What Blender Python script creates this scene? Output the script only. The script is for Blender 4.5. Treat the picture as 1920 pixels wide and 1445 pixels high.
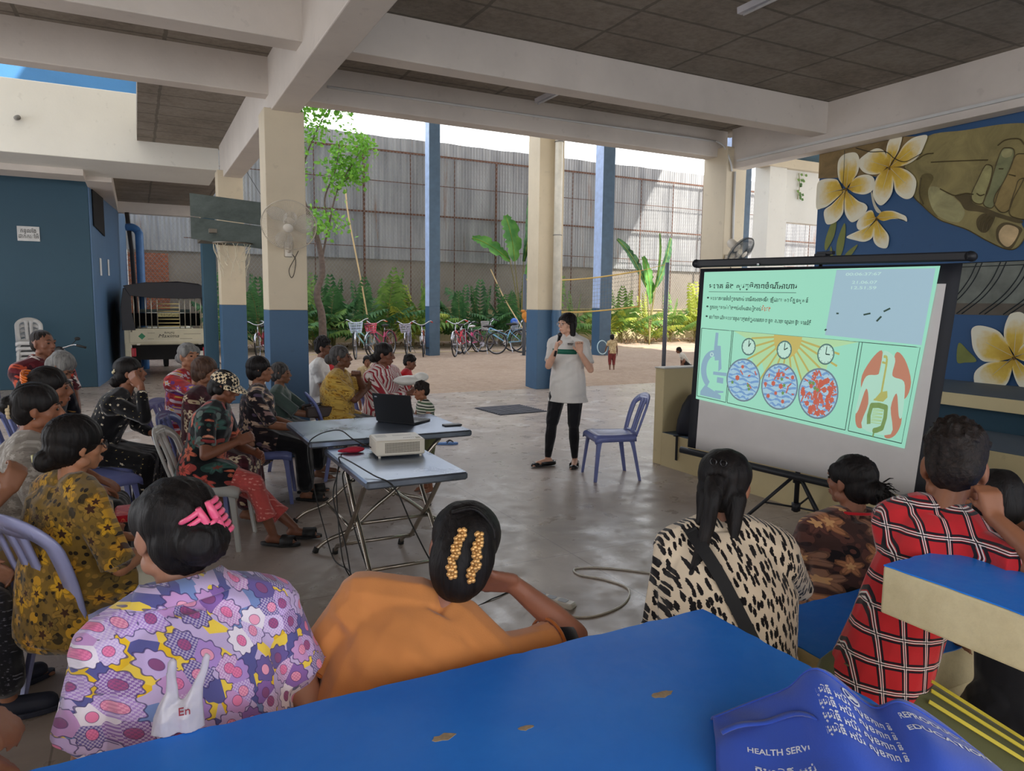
import bpy, bmesh, math, random
import numpy as np
from mathutils import Vector, Matrix, Euler, Quaternion
for o in list(bpy.data.objects): bpy.data.objects.remove(o, do_unlink=True)
SC = bpy.context.scene
COL = SC.collection
PI = math.pi
# ---------------------------------------------------------------- camera
def setup_camera():
    f, pt, ro, ya = 1350.3, .11352, .012324, .479208
    F = Vector((math.sin(ya)*math.cos(pt), math.cos(ya)*math.cos(pt), -math.sin(pt)))
    r0 = Vector((math.cos(ya), -math.sin(ya), 0)); u0 = r0.cross(F)
    R = math.cos(ro)*r0+math.sin(ro)*u0; U = -math.sin(ro)*r0+math.cos(ro)*u0
    cd = bpy.data.cameras.new('camera'); cam = bpy.data.objects.new('camera', cd); COL.objects.link(cam)
    m = Matrix((R, U, -F)).transposed().to_4x4(); m.translation = Vector((0, 0, 1.68))
    cam.matrix_world = m
    cd.sensor_width = 36; cd.lens = f/1920*36; cd.clip_start = .05; cd.clip_end = 300
    SC.camera = cam
setup_camera()
# ---------------------------------------------------------------- light
SC.view_settings.view_transform = 'Standard'; SC.view_settings.look = 'None'
SC.view_settings.gamma = 1; SC.view_settings.use_curve_mapping = False
SC.view_settings.exposure = 0.0
def setup_world():
    w = bpy.data.worlds.new('world'); SC.world = w; w.use_nodes = True
    nt = w.node_tree; nt.nodes.clear()
    out = nt.nodes.new('ShaderNodeOutputWorld'); bg = nt.nodes.new('ShaderNodeBackground')
    sky = nt.nodes.new('ShaderNodeTexSky'); sky.sky_type = 'HOSEK_WILKIE'
    sky.turbidity = 6; sky.ground_albedo = .4; sky.sun_direction = SUN_TO
    mix = nt.nodes.new('ShaderNodeMixRGB'); mix.inputs[0].default_value = .72
    mix.inputs[2].default_value = (.93, .95, 1.0, 1)
    nt.links.new(sky.outputs[0], mix.inputs[1]); nt.links.new(mix.outputs[0], bg.inputs[0])
    bg.inputs[1].default_value = 3.2; nt.links.new(bg.outputs[0], out.inputs[0])
SUN_DIR = Vector((-.41, .60, -.72)).normalized()      # direction the light travels
SUN_TO = -SUN_DIR
setup_world()
def setup_sun():
    l = bpy.data.lights.new('sun', 'SUN'); l.energy = 9.0; l.angle = .009; l.color = (1, .95, .86)
    o = bpy.data.objects.new('sun', l); COL.objects.link(o); o.location = (10, 5, 20)
    o.rotation_euler = SUN_DIR.to_track_quat('-Z', 'Y').to_euler()
SHADE_EDGE_X = 25.3
setup_sun()
def area(name, loc, to, sx, sy, e, col=(1, 1, 1)):
    l = bpy.data.lights.new(name, 'AREA'); l.shape = 'RECTANGLE'; l.size = sx; l.size_y = sy; l.energy = e; l.color = col
    o = bpy.data.objects.new(name, l); COL.objects.link(o); o.location = loc
    o.rotation_euler = (Vector(to)-Vector(loc)).to_track_quat('-Z', 'Y').to_euler(); return o
# unseen fill lamps added as daylight from behind and left of the bleachers
area('daylight_fill_behind', (-1.5, -5.5, 2.6), (1.5, 3, .8), 7, 2.2, 70, (1, .98, .95))
area('daylight_fill_left', (-9, 6, 2.4), (2, 6, 1.0), 9, 2.6, 120, (.93, .96, 1.0))
# ---------------------------------------------------------------- materials
MATS = {}
def lin(c):
    if len(c) == 4: c = c[:3]
    return tuple(((x/255+.055)/1.055)**2.4 if x/255 > .04045 else x/255/12.92 for x in c)+(1,)
class NT:
    def __init__(s, name):
        s.m = bpy.data.materials.new(name); s.m.use_nodes = True; s.t = s.m.node_tree
        s.b = s.t.nodes['Principled BSDF']; s.tc = None
    def n(s, ty, **k):
        x = s.t.nodes.new('ShaderNode'+ty)
        for a, v in k.items(): setattr(x, a, v)
        return x
    def l(s, a, b): s.t.links.new(a, b)
    def co(s, w='Object'):
        if s.tc is None: s.tc = s.n('TexCoord')
        return s.tc.outputs[w]
    def map(s, sc=(1, 1, 1), rot=(0, 0, 0), loc=(0, 0, 0), src=None):
        m = s.n('Mapping'); m.inputs['Scale'].default_value = sc; m.inputs['Rotation'].default_value = rot
        m.inputs['Location'].default_value = loc; s.l(src or s.co(), m.inputs[0]); return m.outputs[0]
    def noise(s, scale=5, detail=4, vec=None, rough=.55, dist=0):
        x = s.n('TexNoise'); x.inputs['Scale'].default_value = scale; x.inputs['Detail'].default_value = detail
        x.inputs['Roughness'].default_value = rough; x.inputs['Distortion'].default_value = dist
        s.l(vec or s.co(), x.inputs['Vector']); return x
    def vor(s, scale=5, vec=None, feature='F1', rnd=1.0, dims='3D'):
        x = s.n('TexVoronoi', feature=feature, voronoi_dimensions=dims); x.inputs['Scale'].default_value = scale
        x.inputs['Randomness'].default_value = rnd; s.l(vec or s.co(), x.inputs['Vector']); return x
    def ramp(s, fac, stops, interp='LINEAR'):
        r = s.n('ValToRGB'); cr = r.color_ramp; cr.interpolation = interp
        while len(cr.elements) > 1: cr.elements.remove(cr.elements[-1])
        for i, (p, c) in enumerate(stops):
            e = cr.elements[0] if i == 0 else cr.elements.new(p)
            e.position = p; e.color = c if len(c) == 4 else tuple(c)+(1,)
        s.l(fac, r.inputs[0]); return r.outputs[0]
    def mix(s, fac, a, b, mode='MIX'):
        x = s.n('MixRGB', blend_type=mode)
        for i, v in enumerate((fac, a, b)):
            if isinstance(v, (int, float)): x.inputs[i].default_value = v if i == 0 else (v, v, v, 1)
            elif isinstance(v, tuple): x.inputs[i].default_value = v
            else: s.l(v, x.inputs[i])
        return x.outputs[0]
    def math(s, op, a, b=0, c=None):
        x = s.n('Math', operation=op)
        for i, v in enumerate((a, b, c)):
            if v is None: continue
            if isinstance(v, (int, float)): x.inputs[i].default_value = v
            else: s.l(v, x.inputs[i])
        return x.outputs[0]
    def vmath(s, op, a, b=None):
        x = s.n('VectorMath', operation=op)
        for i, v in enumerate((a, b)):
            if v is None: continue
            if isinstance(v, tuple): x.inputs[i].default_value = v
            else: s.l(v, x.inputs[i])
        return x.outputs['Value'] if op in ('LENGTH', 'DOT_PRODUCT', 'DISTANCE') else x.outputs['Vector']
    def sep(s, v):
        x = s.n('SeparateXYZ'); s.l(v, x.inputs[0]); return x.outputs
    def comb(s, a, b, c=0):
        x = s.n('CombineXYZ')
        for i, v in enumerate((a, b, c)):
            if isinstance(v, (int, float)): x.inputs[i].default_value = v
            else: s.l(v, x.inputs[i])
        return x.outputs[0]
    def col(s, v):
        if isinstance(v, tuple): s.b.inputs['Base Color'].default_value = v
        else: s.l(v, s.b.inputs['Base Color'])
        return s
    def set(s, rough=None, metal=None, spec=None, trans=None, alpha=None, coat=None, sheen=None, sss=None):
        for k, v in (('Roughness', rough), ('Metallic', metal), ('Specular IOR Level', spec), ('Transmission Weight', trans),
                     ('Alpha', alpha), ('Coat Weight', coat), ('Sheen Weight', sheen), ('Subsurface Weight', sss)):
            if v is None: continue
            if isinstance(v, (int, float)): s.b.inputs[k].default_value = v
            else: s.l(v, s.b.inputs[k])
        return s
    def bump(s, h, strength=.3, dist=.01):
        x = s.n('Bump'); x.inputs['Strength'].default_value = strength; x.inputs['Distance'].default_value = dist
        s.l(h, x.inputs['Height']); s.l(x.outputs[0], s.b.inputs['Normal']); return s
def plain(name, rgb, rough=.6, metal=0, var=.12, nscale=6, bump=0, spec=None, coat=None, sheen=None, alpha=None, trans=None):
    if name in MATS: return MATS[name]
    t = NT(name); c = lin(rgb)
    if var > 0:
        n = t.noise(nscale, 5)
        lo = tuple(x*(1-var) for x in c[:3])+(1,); hi = tuple(min(1, x*(1+var)) for x in c[:3])+(1,)
        t.col(t.ramp(n.outputs[0], [(.3, lo), (.7, hi)]))
    else: t.col(c)
    t.set(rough, metal, spec, coat=coat, sheen=sheen, alpha=alpha, trans=trans)
    if bump: t.bump(t.noise(nscale*8, 3).outputs[0], bump, .004)
    MATS[name] = t.m; return t.m
def emis(name, rgb, st):
    if name in MATS: return MATS[name]
    t = NT(name); t.col(lin(rgb)); t.b.inputs['Emission Color'].default_value = lin(rgb); t.b.inputs['Emission Strength'].default_value = st
    MATS[name] = t.m; return t.m
# ---------------------------------------------------------------- meshes
def V(*a): return Vector(a if len(a) > 1 else a[0])
class MB:
    def __init__(s): s.v = []; s.f = []; s.m = []; s.M = None
    def add(s, vs, fs, mi=0):
        b = len(s.v)
        s.v += [tuple(s.M @ Vector(p)) if s.M else tuple(p) for p in vs]
        s.f += [tuple(i+b for i in f) for f in fs]; s.m += [mi]*len(fs) if isinstance(mi, int) else list(mi)
        return s
    def box(s, a, b, mi=0, R=None, c=None):
        x0, y0, z0 = a; x1, y1, z1 = b
        vs = [(x0, y0, z0), (x1, y0, z0), (x1, y1, z0), (x0, y1, z0), (x0, y0, z1), (x1, y0, z1), (x1, y1, z1), (x0, y1, z1)]
        if R is not None:
            c = Vector(c or ((x0+x1)/2, (y0+y1)/2, (z0+z1)/2)); vs = [R @ (Vector(p)-c)+c for p in vs]
        return s.add(vs, [(0, 3, 2, 1), (4, 5, 6, 7), (0, 1, 5, 4), (1, 2, 6, 5), (2, 3, 7, 6), (3, 0, 4, 7)], mi)
    def rbox(s, a, b, r=.01, mi=0, n=3):                # box with rounded vertical edges and softened rims
        x0, y0, z0 = a; x1, y1, z1 = b; prof = []
        for k, (cx, cy) in enumerate(((x1-r, y1-r), (x0+r, y1-r), (x0+r, y0+r), (x1-r, y0+r))):
            for i in range(n+1):
                t = (k+i/n)*PI/2; prof.append((cx, cy, math.cos(t), math.sin(t)))
        e = min(r, (z1-z0)/2)*.5; rings = [(z0, r-e), (z0+e, r), (z1-e, r), (z1, r-e)]; N = len(prof)
        vs = [(cx+q*c_, cy+q*s_, z) for z, q in rings for cx, cy, c_, s_ in prof]
        fs = [(k*N+i, k*N+(i+1) % N, (k+1)*N+(i+1) % N, (k+1)*N+i) for k in range(3) for i in range(N)]
        fs += [tuple(range(N))[::-1], tuple(3*N+i for i in range(N))]
        return s.add(vs, fs, mi)
    def loft(s, rings, mi=0, cap=True, close=False):      # rings: equal-length lists of points
        N = len(rings[0]); K = len(rings); vs = [p for r in rings for p in r]
        fs = [(k*N+i, k*N+(i+1) % N, ((k+1) % K)*N+(i+1) % N, ((k+1) % K)*N+i) for k in range(K if close else K-1) for i in range(N)]
        if cap and not close: fs += [tuple(range(N))[::-1], tuple((K-1)*N+i for i in range(N))]
        return s.add(vs, fs, mi)
    def tube(s, pts, r, n=8, mi=0, cap=True, close=False, flat=None):
        pts = [Vector(p) for p in pts]; K = len(pts); rs = r if isinstance(r, (list, tuple)) else [r]*K
        T = []
        for i in range(K):
            a = pts[(i-1) % K] if (i > 0 or close) else pts[0]; b = pts[(i+1) % K] if (i < K-1 or close) else pts[-1]
            t = (b-a); T.append(t.normalized() if t.length > 1e-9 else Vector((0, 0, 1)))
        u = T[0].cross(Vector((0, 0, 1)))
        if u.length < 1e-3: u = T[0].cross(Vector((1, 0, 0)))
        u.normalize(); rings = []
        for i in range(K):
            u = (u-T[i]*u.dot(T[i])); u.normalize(); w = T[i].cross(u)
            fx, fy = flat if flat else (1, 1)
            rings.append([pts[i]+(u*math.cos(2*PI*j/n)*fx+w*math.sin(2*PI*j/n)*fy)*rs[i] for j in range(n)])
        return s.loft(rings, mi, cap, close)
    def cyl(s, a, b, r0, r1=None, n=16, mi=0, cap=True): return s.tube([a, b], [r0, r0 if r1 is None else r1], n, mi, cap)
    def lathe(s, prof, c=(0, 0, 0), n=24, mi=0, axis=None, cap=True):
        c = Vector(c); Rm = (Vector(axis).normalized().to_track_quat('Z', 'Y').to_matrix() if axis is not None else Matrix.Identity(3))
        return s.loft([[c+Rm @ Vector((r*math.cos(2*PI*j/n), r*math.sin(2*PI*j/n), z)) for j in range(n)] for r, z in prof], mi, cap)
    def ell(s, c, r, R=None, n=14, k=9, mi=0):
        c = Vector(c); R = R or Matrix.Identity(3); r = r if isinstance(r, (tuple, list)) else (r, r, r); rings = []
        for i in range(k+1):
            a = -PI/2+PI*i/k; cr, z = max(math.cos(a), 1e-3), math.sin(a)
            rings.append([c+R @ Vector((r[0]*cr*math.cos(2*PI*j/n), r[1]*cr*math.sin(2*PI*j/n), r[2]*z)) for j in range(n)])
        return s.loft(rings, mi)
    def caps(s, a, b, ra, rb=None, n=10, mi=0):            # tapered capsule
        a = Vector(a); b = Vector(b); rb = ra if rb is None else rb; d = b-a; L = max(d.length, 1e-6); t = d/L
        pts = []; rs = []
        for k in range(4): th = PI/2*(1-k/3); pts.append(a-t*ra*math.sin(th)*.999); rs.append(max(ra*math.cos(th), 1e-4))
        for k in range(4): th = PI/2*(k/3); pts.append(b+t*rb*math.sin(th)*.999); rs.append(max(rb*math.cos(th), 1e-4))
        u = t.cross(Vector((0, 0, 1)))
        if u.length < 1e-3: u = t.cross(Vector((1, 0, 0)))
        u.normalize(); w = t.cross(u)
        return s.loft([[p+(u*math.cos(2*PI*j/n)+w*math.sin(2*PI*j/n))*r for j in range(n)] for p, r in zip(pts, rs)], mi)
    def prism(s, poly, d, mi=0):                           # closed 3-D polygon pushed along vector d
        N = len(poly); d = Vector(d); a = [Vector(p) for p in poly]
        fs = [tuple(range(N))[::-1], tuple(N+i for i in range(N))]+[(i, (i+1) % N, N+(i+1) % N, N+i) for i in range(N)]
        return s.add(a+[p+d for p in a], fs, mi)
    def quad(s, a, b, c, d, mi=0): return s.add([a, b, c, d], [(0, 1, 2, 3)], mi)
    def mesh(s, name):
        me = bpy.data.meshes.new(name); me.from_pydata(s.v, [], s.f); return me
    def build(s, name, mats, parent=None, smooth=False, loc=None, bevel=0, solid=0, sub=0, auto=None):
        me = s.mesh(name); mats = mats if isinstance(mats, (list, tuple)) else [mats]
        for m in mats: me.materials.append(m)
        if len(mats) > 1: me.polygons.foreach_set('material_index', s.m)
        if smooth or auto: me.polygons.foreach_set('use_smooth', [True]*len(me.polygons))
        if auto: me.set_sharp_from_angle(angle=math.radians(auto))
        me.update()
        o = bpy.data.objects.new(name, me); COL.objects.link(o)
        if parent: o.parent = parent
        if loc is not None: o.location = loc
        if solid: x = o.modifiers.new('s', 'SOLIDIFY'); x.thickness = solid; x.offset = 0
        if sub: x = o.modifiers.new('u', 'SUBSURF'); x.levels = x.render_levels = sub
        if bevel: x = o.modifiers.new('b', 'BEVEL'); x.width = bevel; x.segments = 2; x.limit_method = 'ANGLE'
        return o
def tag(o, label=None, cat=None, group=None, kind=None):
    for k, v in (('label', label), ('category', cat), ('group', group), ('kind', kind)):
        if v: o[k] = v
    return o
def struct(o, label=None, cat=None, group=None): return tag(o, label, cat, group, 'structure')
def thing(name, label, cat, loc=(0, 0, 0), rz=0, group=None, kind=None):
    o = bpy.data.objects.new(name, None); COL.objects.link(o); o.empty_display_size = .1
    o.location = loc; o.rotation_euler = (0, 0, rz); return tag(o, label, cat, group, kind)
def clone(root, loc, rz=0, label=None, group=None, scale=None):
    r = root.copy(); COL.objects.link(r); r.location = loc; r.rotation_euler = (0, 0, rz)
    if scale: r.scale = (scale,)*3
    if label: r['label'] = label
    if group: r['group'] = group
    def rec(src, dst):
        for ch in src.children:
            c = ch.copy(); COL.objects.link(c); c.parent = dst; rec(ch, c)
    rec(root, r); return r
def swapmat(root, old, new):
    def rec(o):
        for ch in o.children:
            if ch.type == 'MESH':
                for s_ in ch.material_slots:
                    if s_.material == old: s_.link = 'OBJECT'; s_.material = new
            rec(ch)
    rec(root)
def bez(pts, n=12):                                       # Catmull-Rom through points
    P = [Vector(p) for p in pts]; P = [P[0]*2-P[1]]+P+[P[-1]*2-P[-2]]; out = []
    for i in range(1, len(P)-2):
        for k in range(n):
            t = k/n; a, b, c, d = P[i-1:i+3]
            out.append(.5*((2*b)+(c-a)*t+(2*a-5*b+4*c-d)*t*t+(3*b-a-3*c+d)*t**3))
    out.append(P[-2]); return out
def text(name, body, loc, rot, size, m, parent=None, ext=.0008, align='LEFT', shear=0, sx=1, bold=0):
    c = bpy.data.curves.new(name, 'FONT'); c.body = body; c.size = size; c.extrude = ext; c.align_x = align; c.shear = shear
    c.offset = bold
    o = bpy.data.objects.new(name, c); COL.objects.link(o); o.location = loc; o.rotation_euler = rot; o.scale = (sx, 1, 1)
    bpy.context.view_layer.update()
    me = bpy.data.meshes.new_from_object(o.evaluated_get(bpy.context.evaluated_depsgraph_get())); me.materials.clear(); me.materials.append(m)
    COL.objects.unlink(o); p = bpy.data.objects.new(name, me); COL.objects.link(p); p.location = loc; p.rotation_euler = rot; p.scale = (sx, 1, 1)
    bpy.data.objects.remove(o)
    if parent: p.parent = parent
    return p

def fuse(objs, name, parent, keep=None):                  # several flat pieces of one surface pattern -> one mesh
    bm = bmesh.new(); mats = []; uvd = []
    for o in objs:
        n0 = len(bm.faces); me = o.data; mp = []
        for m in me.materials:
            if m not in mats: mats.append(m)
            mp.append(mats.index(m))
        bm.from_mesh(me); bm.faces.ensure_lookup_table()
        for i in range(n0, len(bm.faces)):
            f = bm.faces[i]; f.material_index = mp[min(f.material_index, len(mp)-1)]
        uvd.append(('UVMap' in me.uv_layers, n0, len(bm.faces), me))
    out = bpy.data.meshes.new(name); bm.to_mesh(out); bm.free()
    if any(u[0] for u in uvd) :
        lay = out.uv_layers.get('UVMap') or out.uv_layers.new(name='UVMap')
        for has, a, b, me in uvd:
            if not has: continue
            k = 0
            for pi in range(a, b):
                for li in out.polygons[pi].loop_indices:
                    lay.data[li].uv = me.uv_layers['UVMap'].data[k].uv; k += 1
    for m in mats: out.materials.append(m)
    o = bpy.data.objects.new(name, out); COL.objects.link(o); o.parent = parent
    for x in objs: bpy.data.objects.remove(x)
    return o
def descend(o):
    for c in list(o.children):
        yield from descend(c)
        yield c
# ---------------------------------------------------------------- setting
def paint(name, rgb, rough=.55, stain=.18):
    t = NT(name); c = lin(rgb)
    n = t.noise(.9, 6, rough=.6); n2 = t.noise(9, 5)
    a = t.ramp(n.outputs[0], [(.25, tuple(x*(1-stain) for x in c[:3])), (.6, c[:3])])
    b = t.mix(t.ramp(n2.outputs[0], [(.30, (1, 1, 1)), (.36, (0, 0, 0))]), a, tuple(x*.72 for x in c[:3])+(1,))
    t.col(t.mix(.35, a, b)).set(rough).bump(t.noise(30, 4).outputs[0], .25, .004); return t.m
M_cream = paint('cream_paint', (212, 198, 172)); M_beam = paint('beam_paint', (214, 205, 196)); M_blue = paint('blue_paint', (62, 96, 128))
M_white = paint('white_paint', (226, 224, 216), stain=.08); M_teal = paint('teal_wall_paint', (46, 80, 98), .6, .12)
M_beige = paint('beige_paint', (222, 205, 158), stain=.14)
def m_ceiling():
    t = NT('board_marked_concrete'); P = t.sep(t.co()); 
    def line(v, per, off, w=.018):
        q = t.math('FRACT', t.math('MULTIPLY', t.math('ADD', v, off), 1/per)); q = t.math('ABSOLUTE', t.math('SUBTRACT', q, .5))
        return t.math('GREATER_THAN', q, .5-w/per)
    wob = t.math('MULTIPLY', t.math('SUBTRACT', t.noise(3, 3).outputs[0], .5), .05)
    x = t.math('ADD', P[0], wob); y = t.math('ADD', P[1], wob)
    L = t.math('MAXIMUM', line(x, 1.18, -5.07), line(y, .54, -5.2))
    n = t.noise(1.3, 7, rough=.65); g = t.noise(14, 6, rough=.7)
    base = t.ramp(n.outputs[0], [(.3, lin((104, 94, 82))), (.5, lin((132, 122, 110))), (.7, lin((150, 141, 130)))])
    base = t.mix(.3, base, t.ramp(g.outputs[0], [(.35, lin((92, 84, 74))), (.6, lin((150, 142, 130)))]))
    t.col(t.mix(t.math('MULTIPLY', L, .55), base, lin((70, 64, 56)))).set(.85).bump(g.outputs[0], .4, .01); return t.m
M_ceil = m_ceiling()
def m_floor():
    t = NT('polished_concrete_floor'); n = t.noise(.8, 8, rough=.62, dist=.4); g = t.noise(5, 6, rough=.6, dist=.3); w = t.noise(2.2, 7, rough=.65, dist=.6)
    base = t.ramp(n.outputs[0], [(.3, lin((140, 128, 120))), (.55, lin((168, 155, 145))), (.75, lin((188, 177, 166)))])
    base = t.mix(t.ramp(w.outputs[0], [(.56, (0, 0, 0)), (.68, (.62, .62, .62))]), base, lin((212, 208, 204)))
    P = t.sep(t.co())
    def seam(v, per, off):
        q = t.math('ABSOLUTE', t.math('SUBTRACT', t.math('FRACT', t.math('MULTIPLY', t.math('ADD', v, off), 1/per)), .5)); return t.math('GREATER_THAN', q, .5-.004/per)
    s_ = t.math('MAXIMUM', seam(P[0], 2.9, .35), seam(P[1], 2.35, .7))
    base = t.mix(t.math('MULTIPLY', s_, .5), base, lin((84, 76, 70)))
    t.col(base).set(t.ramp(g.outputs[0], [(.35, (.24, .24, .24)), (.7, (.52, .52, .52))]), spec=.5); return t.m
M_floor = m_floor()
def m_sand():
    t = NT('packed_sand'); n = t.noise(.5, 8, rough=.7); g = t.noise(7, 10, rough=.8, dist=.6)
    s = t.noise(2.2, 8, vec=t.map((.35, 1.6, 1)), rough=.75)
    b = t.ramp(g.outputs[0], [(.3, lin((146, 124, 106))), (.55, lin((178, 156, 138))), (.75, lin((200, 182, 166)))])
    b = t.mix(t.ramp(s.outputs[0], [(.52, (0, 0, 0)), (.7, (.45, .45, .45))]), b, lin((128, 98, 76)))
    t.col(t.mix(.25, b, t.ramp(n.outputs[0], [(.35, lin((164, 140, 118))), (.65, lin((200, 182, 166)))]))).set(.95).bump(g.outputs[0], .9, .04); return t.m
M_sand = m_sand()
def solidbox(name, a, b, m, label=None, bevel=.008, mi=None):
    return struct(MB().box(a, b).build(name, m, bevel=bevel), label)
# ground
struct(MB().box((-9, -4, -.3), (7.9, 12.45, 0)).box((-9, 12.45, -.3), (1.9, 30, 0)).build('floor', M_floor), 'grey polished concrete floor of the open hall')
def sand():
    n = 70; xs = np.linspace(1.9, 40, n); ys = np.linspace(12.35, 27.3, 46); rnd = random.Random(3); b = MB()
    b.v = [(float(x), float(y+(.07*math.sin(x*2.1)+.05*math.sin(x*5.3) if j == 0 else 0)), (-.012 if j == 0 else .012)+.03*rnd.random()*min(1, j/3)+(.10*max(0, (y-25)/2))) for j, y in enumerate(ys) for x in xs]
    b.f = [(j*n+i, j*n+i+1, (j+1)*n+i+1, (j+1)*n+i) for j in range(45) for i in range(n-1)]; b.m = [0]*len(b.f)
    struct(b.build('ground', M_sand, smooth=True), 'brown sandy playground beyond the concrete')
sand()
solidbox('ground_base', (1.9, 12.45, -.3), (40, 29, -.06), M_sand)
solidbox('ground_passage', (7.9, 6.0, -.3), (40, 12.4, .0), M_floor)
# ceiling slabs and beams
b = MB().box((-6, -4, 4.15), (7.9, 8.3, 4.4)).box((.11, 8.2, 4.15), (1.58, 13.2, 4.4))
struct(b.build('ceiling', M_ceil), 'dark board-marked concrete ceiling')
def beam(a, b_, label): return solidbox('beam', a, b_, M_beam, label, .01)
beam((1.29, -4, 3.6), (1.57, 12.9, 4.2), 'deep cream beam running overhead from the camera to the pillar with the fan')
beam((7.55, -4, 3.6), (7.76, 7.9, 4.2), 'deep cream beam above the flower mural')
beam((1.5, 8.03, 3.78), (7.6, 8.27, 4.2), 'cream front beam with a conduit above the courtyard opening')
beam((1.5, 6.3, 3.78), (7.6, 6.53, 4.2), 'cream cross beam under the dark ceiling, next nearer than the front beam')
beam((-6, 6.27, 3.78), (1.35, 6.53, 4.2), 'cream cross beam at the top left corner')
beam((-6, 7.99, 3.78), (1.35, 8.2, 4.2), 'cream cracked beam left of the pillar with the fan')
struct(MB().box((-9, 13.1, 3.8), (1.3, 14.9, 4.86)).build('stair_landing', M_white, bevel=.01), 'bright cream parapet with a small pipe stub, left')
struct(MB().box((-9, 14.85, 3.96), (1.6, 20, 4.1)).build('ceiling_passage', M_ceil), 'dark concrete soffit over the parked vehicle')
beam((-.6, 19.7, 3.70), (1.75, 19.95, 4.1), 'grey beam over the parked three-wheeler')
beam((-.72, 14.9, 3.72), (-.30, 19.75, 3.98), 'cream beam on top of the blue side wall')
struct(MB().box((-9, 16.5, 4.86), (.4, 16.7, 8)).build('wall_stair', paint('sky_blue_paint', (72, 134, 190)), bevel=.01), 'bright blue wall above the cream parapet')
# pillars: blue dado, cream above
def pillar(x0, y0, x1, y1, top, cut, label, lo=None, hi=None, split=None):
    b = MB().box((x0, y0, 0), (x1, y1, cut), 0).box((x0, y0, cut), (x1, y1, top), 1)
    return tag(b.build('pillar', [lo or M_blue, hi or M_cream], bevel=.008), label, 'pillar', 'square concrete pillars', 'structure')
pillar(1.22, 7.86, 1.62, 8.22, 3.62, 1.58, 'cream and blue square pillar carrying the white wall fan')
pillar(7.42, 7.84, 7.80, 8.3, 3.9, 1.56, 'cream and blue pillar just behind the top left corner of the projection screen')
pillar(1.2, 12.4, 1.58, 12.75, 3.7, 1.6, 'pillar behind the basketball hoop')
pillar(.98, 12.9, 1.19, 13.2, 3.05, 3.0, 'narrow dark blue pillar beside the pillar behind the hoop', lo=M_teal)
pillar(6.93, 12.3, 7.48, 12.75, 9, 1.56, 'tall pillar with a white drainpipe behind the speaker')
pillar(12.96, 12.3, 13.5, 12.75, 4.9, 1.6, 'white pillar seen between the screen and the mural', hi=M_white)
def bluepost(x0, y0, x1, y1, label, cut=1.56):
    sky = plain('blue_skylit_face', (178, 200, 240), .5); dk = plain('blue_shaded_face', (70, 94, 116), .5)  # skylight and shade on the post faces put into their colours
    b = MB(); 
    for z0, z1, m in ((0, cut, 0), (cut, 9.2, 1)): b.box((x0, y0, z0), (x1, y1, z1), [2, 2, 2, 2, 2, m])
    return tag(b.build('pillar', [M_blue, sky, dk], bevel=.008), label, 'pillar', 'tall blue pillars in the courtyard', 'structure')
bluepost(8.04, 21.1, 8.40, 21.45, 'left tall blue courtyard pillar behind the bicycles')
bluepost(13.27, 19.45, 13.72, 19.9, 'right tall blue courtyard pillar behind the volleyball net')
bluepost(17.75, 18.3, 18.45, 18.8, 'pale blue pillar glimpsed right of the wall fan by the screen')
# pipe on the tall pillar
dp = thing('drainpipe', 'white drainpipe running down the tall pillar behind the speaker', 'pipe', (7.28, 12.18, 0))
MB().cyl((0, 0, 1.56), (0, 0, 7), .075, n=20).build('pipe', plain('pvc_white', (222, 218, 205), .35), dp, smooth=True)
MB().cyl((0, 0, 0), (0, 0, 1.56), .075, n=20).cyl((0, 0, 1.35), (0, 0, 1.5), .085, n=20).build('pipe', M_blue, dp, auto=30)
for z in (3.0, 4.75): MB().tube([(.0+.085*math.cos(a), .085*math.sin(a), z) for a in np.linspace(0, 2*PI, 17)[:-1]], .008, 6, close=True).build('clamp', plain('grey_wire', (120, 120, 118), .4), dp)
# left block
M_tside = paint('blue_side_wall_paint', (78, 110, 144), .55, .15)
struct(MB().box((-9, 15.76, 0), (-.72, 16.0, 4.0)).build('wall_left', M_teal, bevel=.01), 'dark teal blue wall behind the seated man')
b = MB(); b.prism([(-.74, 15.78, 0), (-.70, 15.76, 0), (-.30, 19.75, 0), (-.40, 19.8, 0)], (0, 0, 3.98)).prism([(-.40, 19.8, 0), (-.30, 19.75, 0), (-.22, 27, 0), (-.4, 27, 0)], (0, 0, 4.3))
struct(b.build('wall_passage', M_tside), 'blue side wall with a soot stain leading to the passage')
def on_side(y): return -.70+(y-15.76)*.4/3.99
sm = MB()
def soot():
    t = NT('soot_stain'); P = t.sep(t.co('Generated')); n = t.noise(3, 5)
    r = t.math('SQRT', t.math('ADD', t.math('POWER', t.math('MULTIPLY', t.math('SUBTRACT', P[1], .5), 2.0), 2), t.math('POWER', t.math('MULTIPLY', t.math('SUBTRACT', P[2], .5), 2.0), 4)))
    a = t.ramp(t.math('ADD', r, t.math('MULTIPLY', t.math('SUBTRACT', n.outputs[0], .5), .5)), [(.35, (.9, .9, .9)), (.95, (0, 0, 0))])
    t.col(lin((26, 32, 40))).set(.9, alpha=a); return t.m
y0, y1 = 17.4, 19.0
struct(MB().quad((on_side(y0)+.012, y0, .05), (on_side(y1)+.012, y1, .05), (on_side(y1)+.012, y1, 1.75), (on_side(y0)+.012, y0, 1.75)).build('trim_1', soot()), 'black soot stain low on the blue side wall')
b = MB(); b.prism([(on_side(16.0)+.01, 16.0, 3.05), (on_side(17.3)+.01, 17.3, 2.95), (on_side(17.3)+.01, 17.3, 3.72), (on_side(16.0)+.01, 16.0, 3.75)], (.015, -.002, 0))
struct(b.build('window_1', plain('vent_dark', (28, 26, 26), .9)), 'dark vent opening high on the blue side wall')
struct(MB().box((-9, 14.2, 3.7), (-.7, 14.9, 3.81)).build('trim_2', M_beam), 'cream underside beam above the teal wall')
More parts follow.
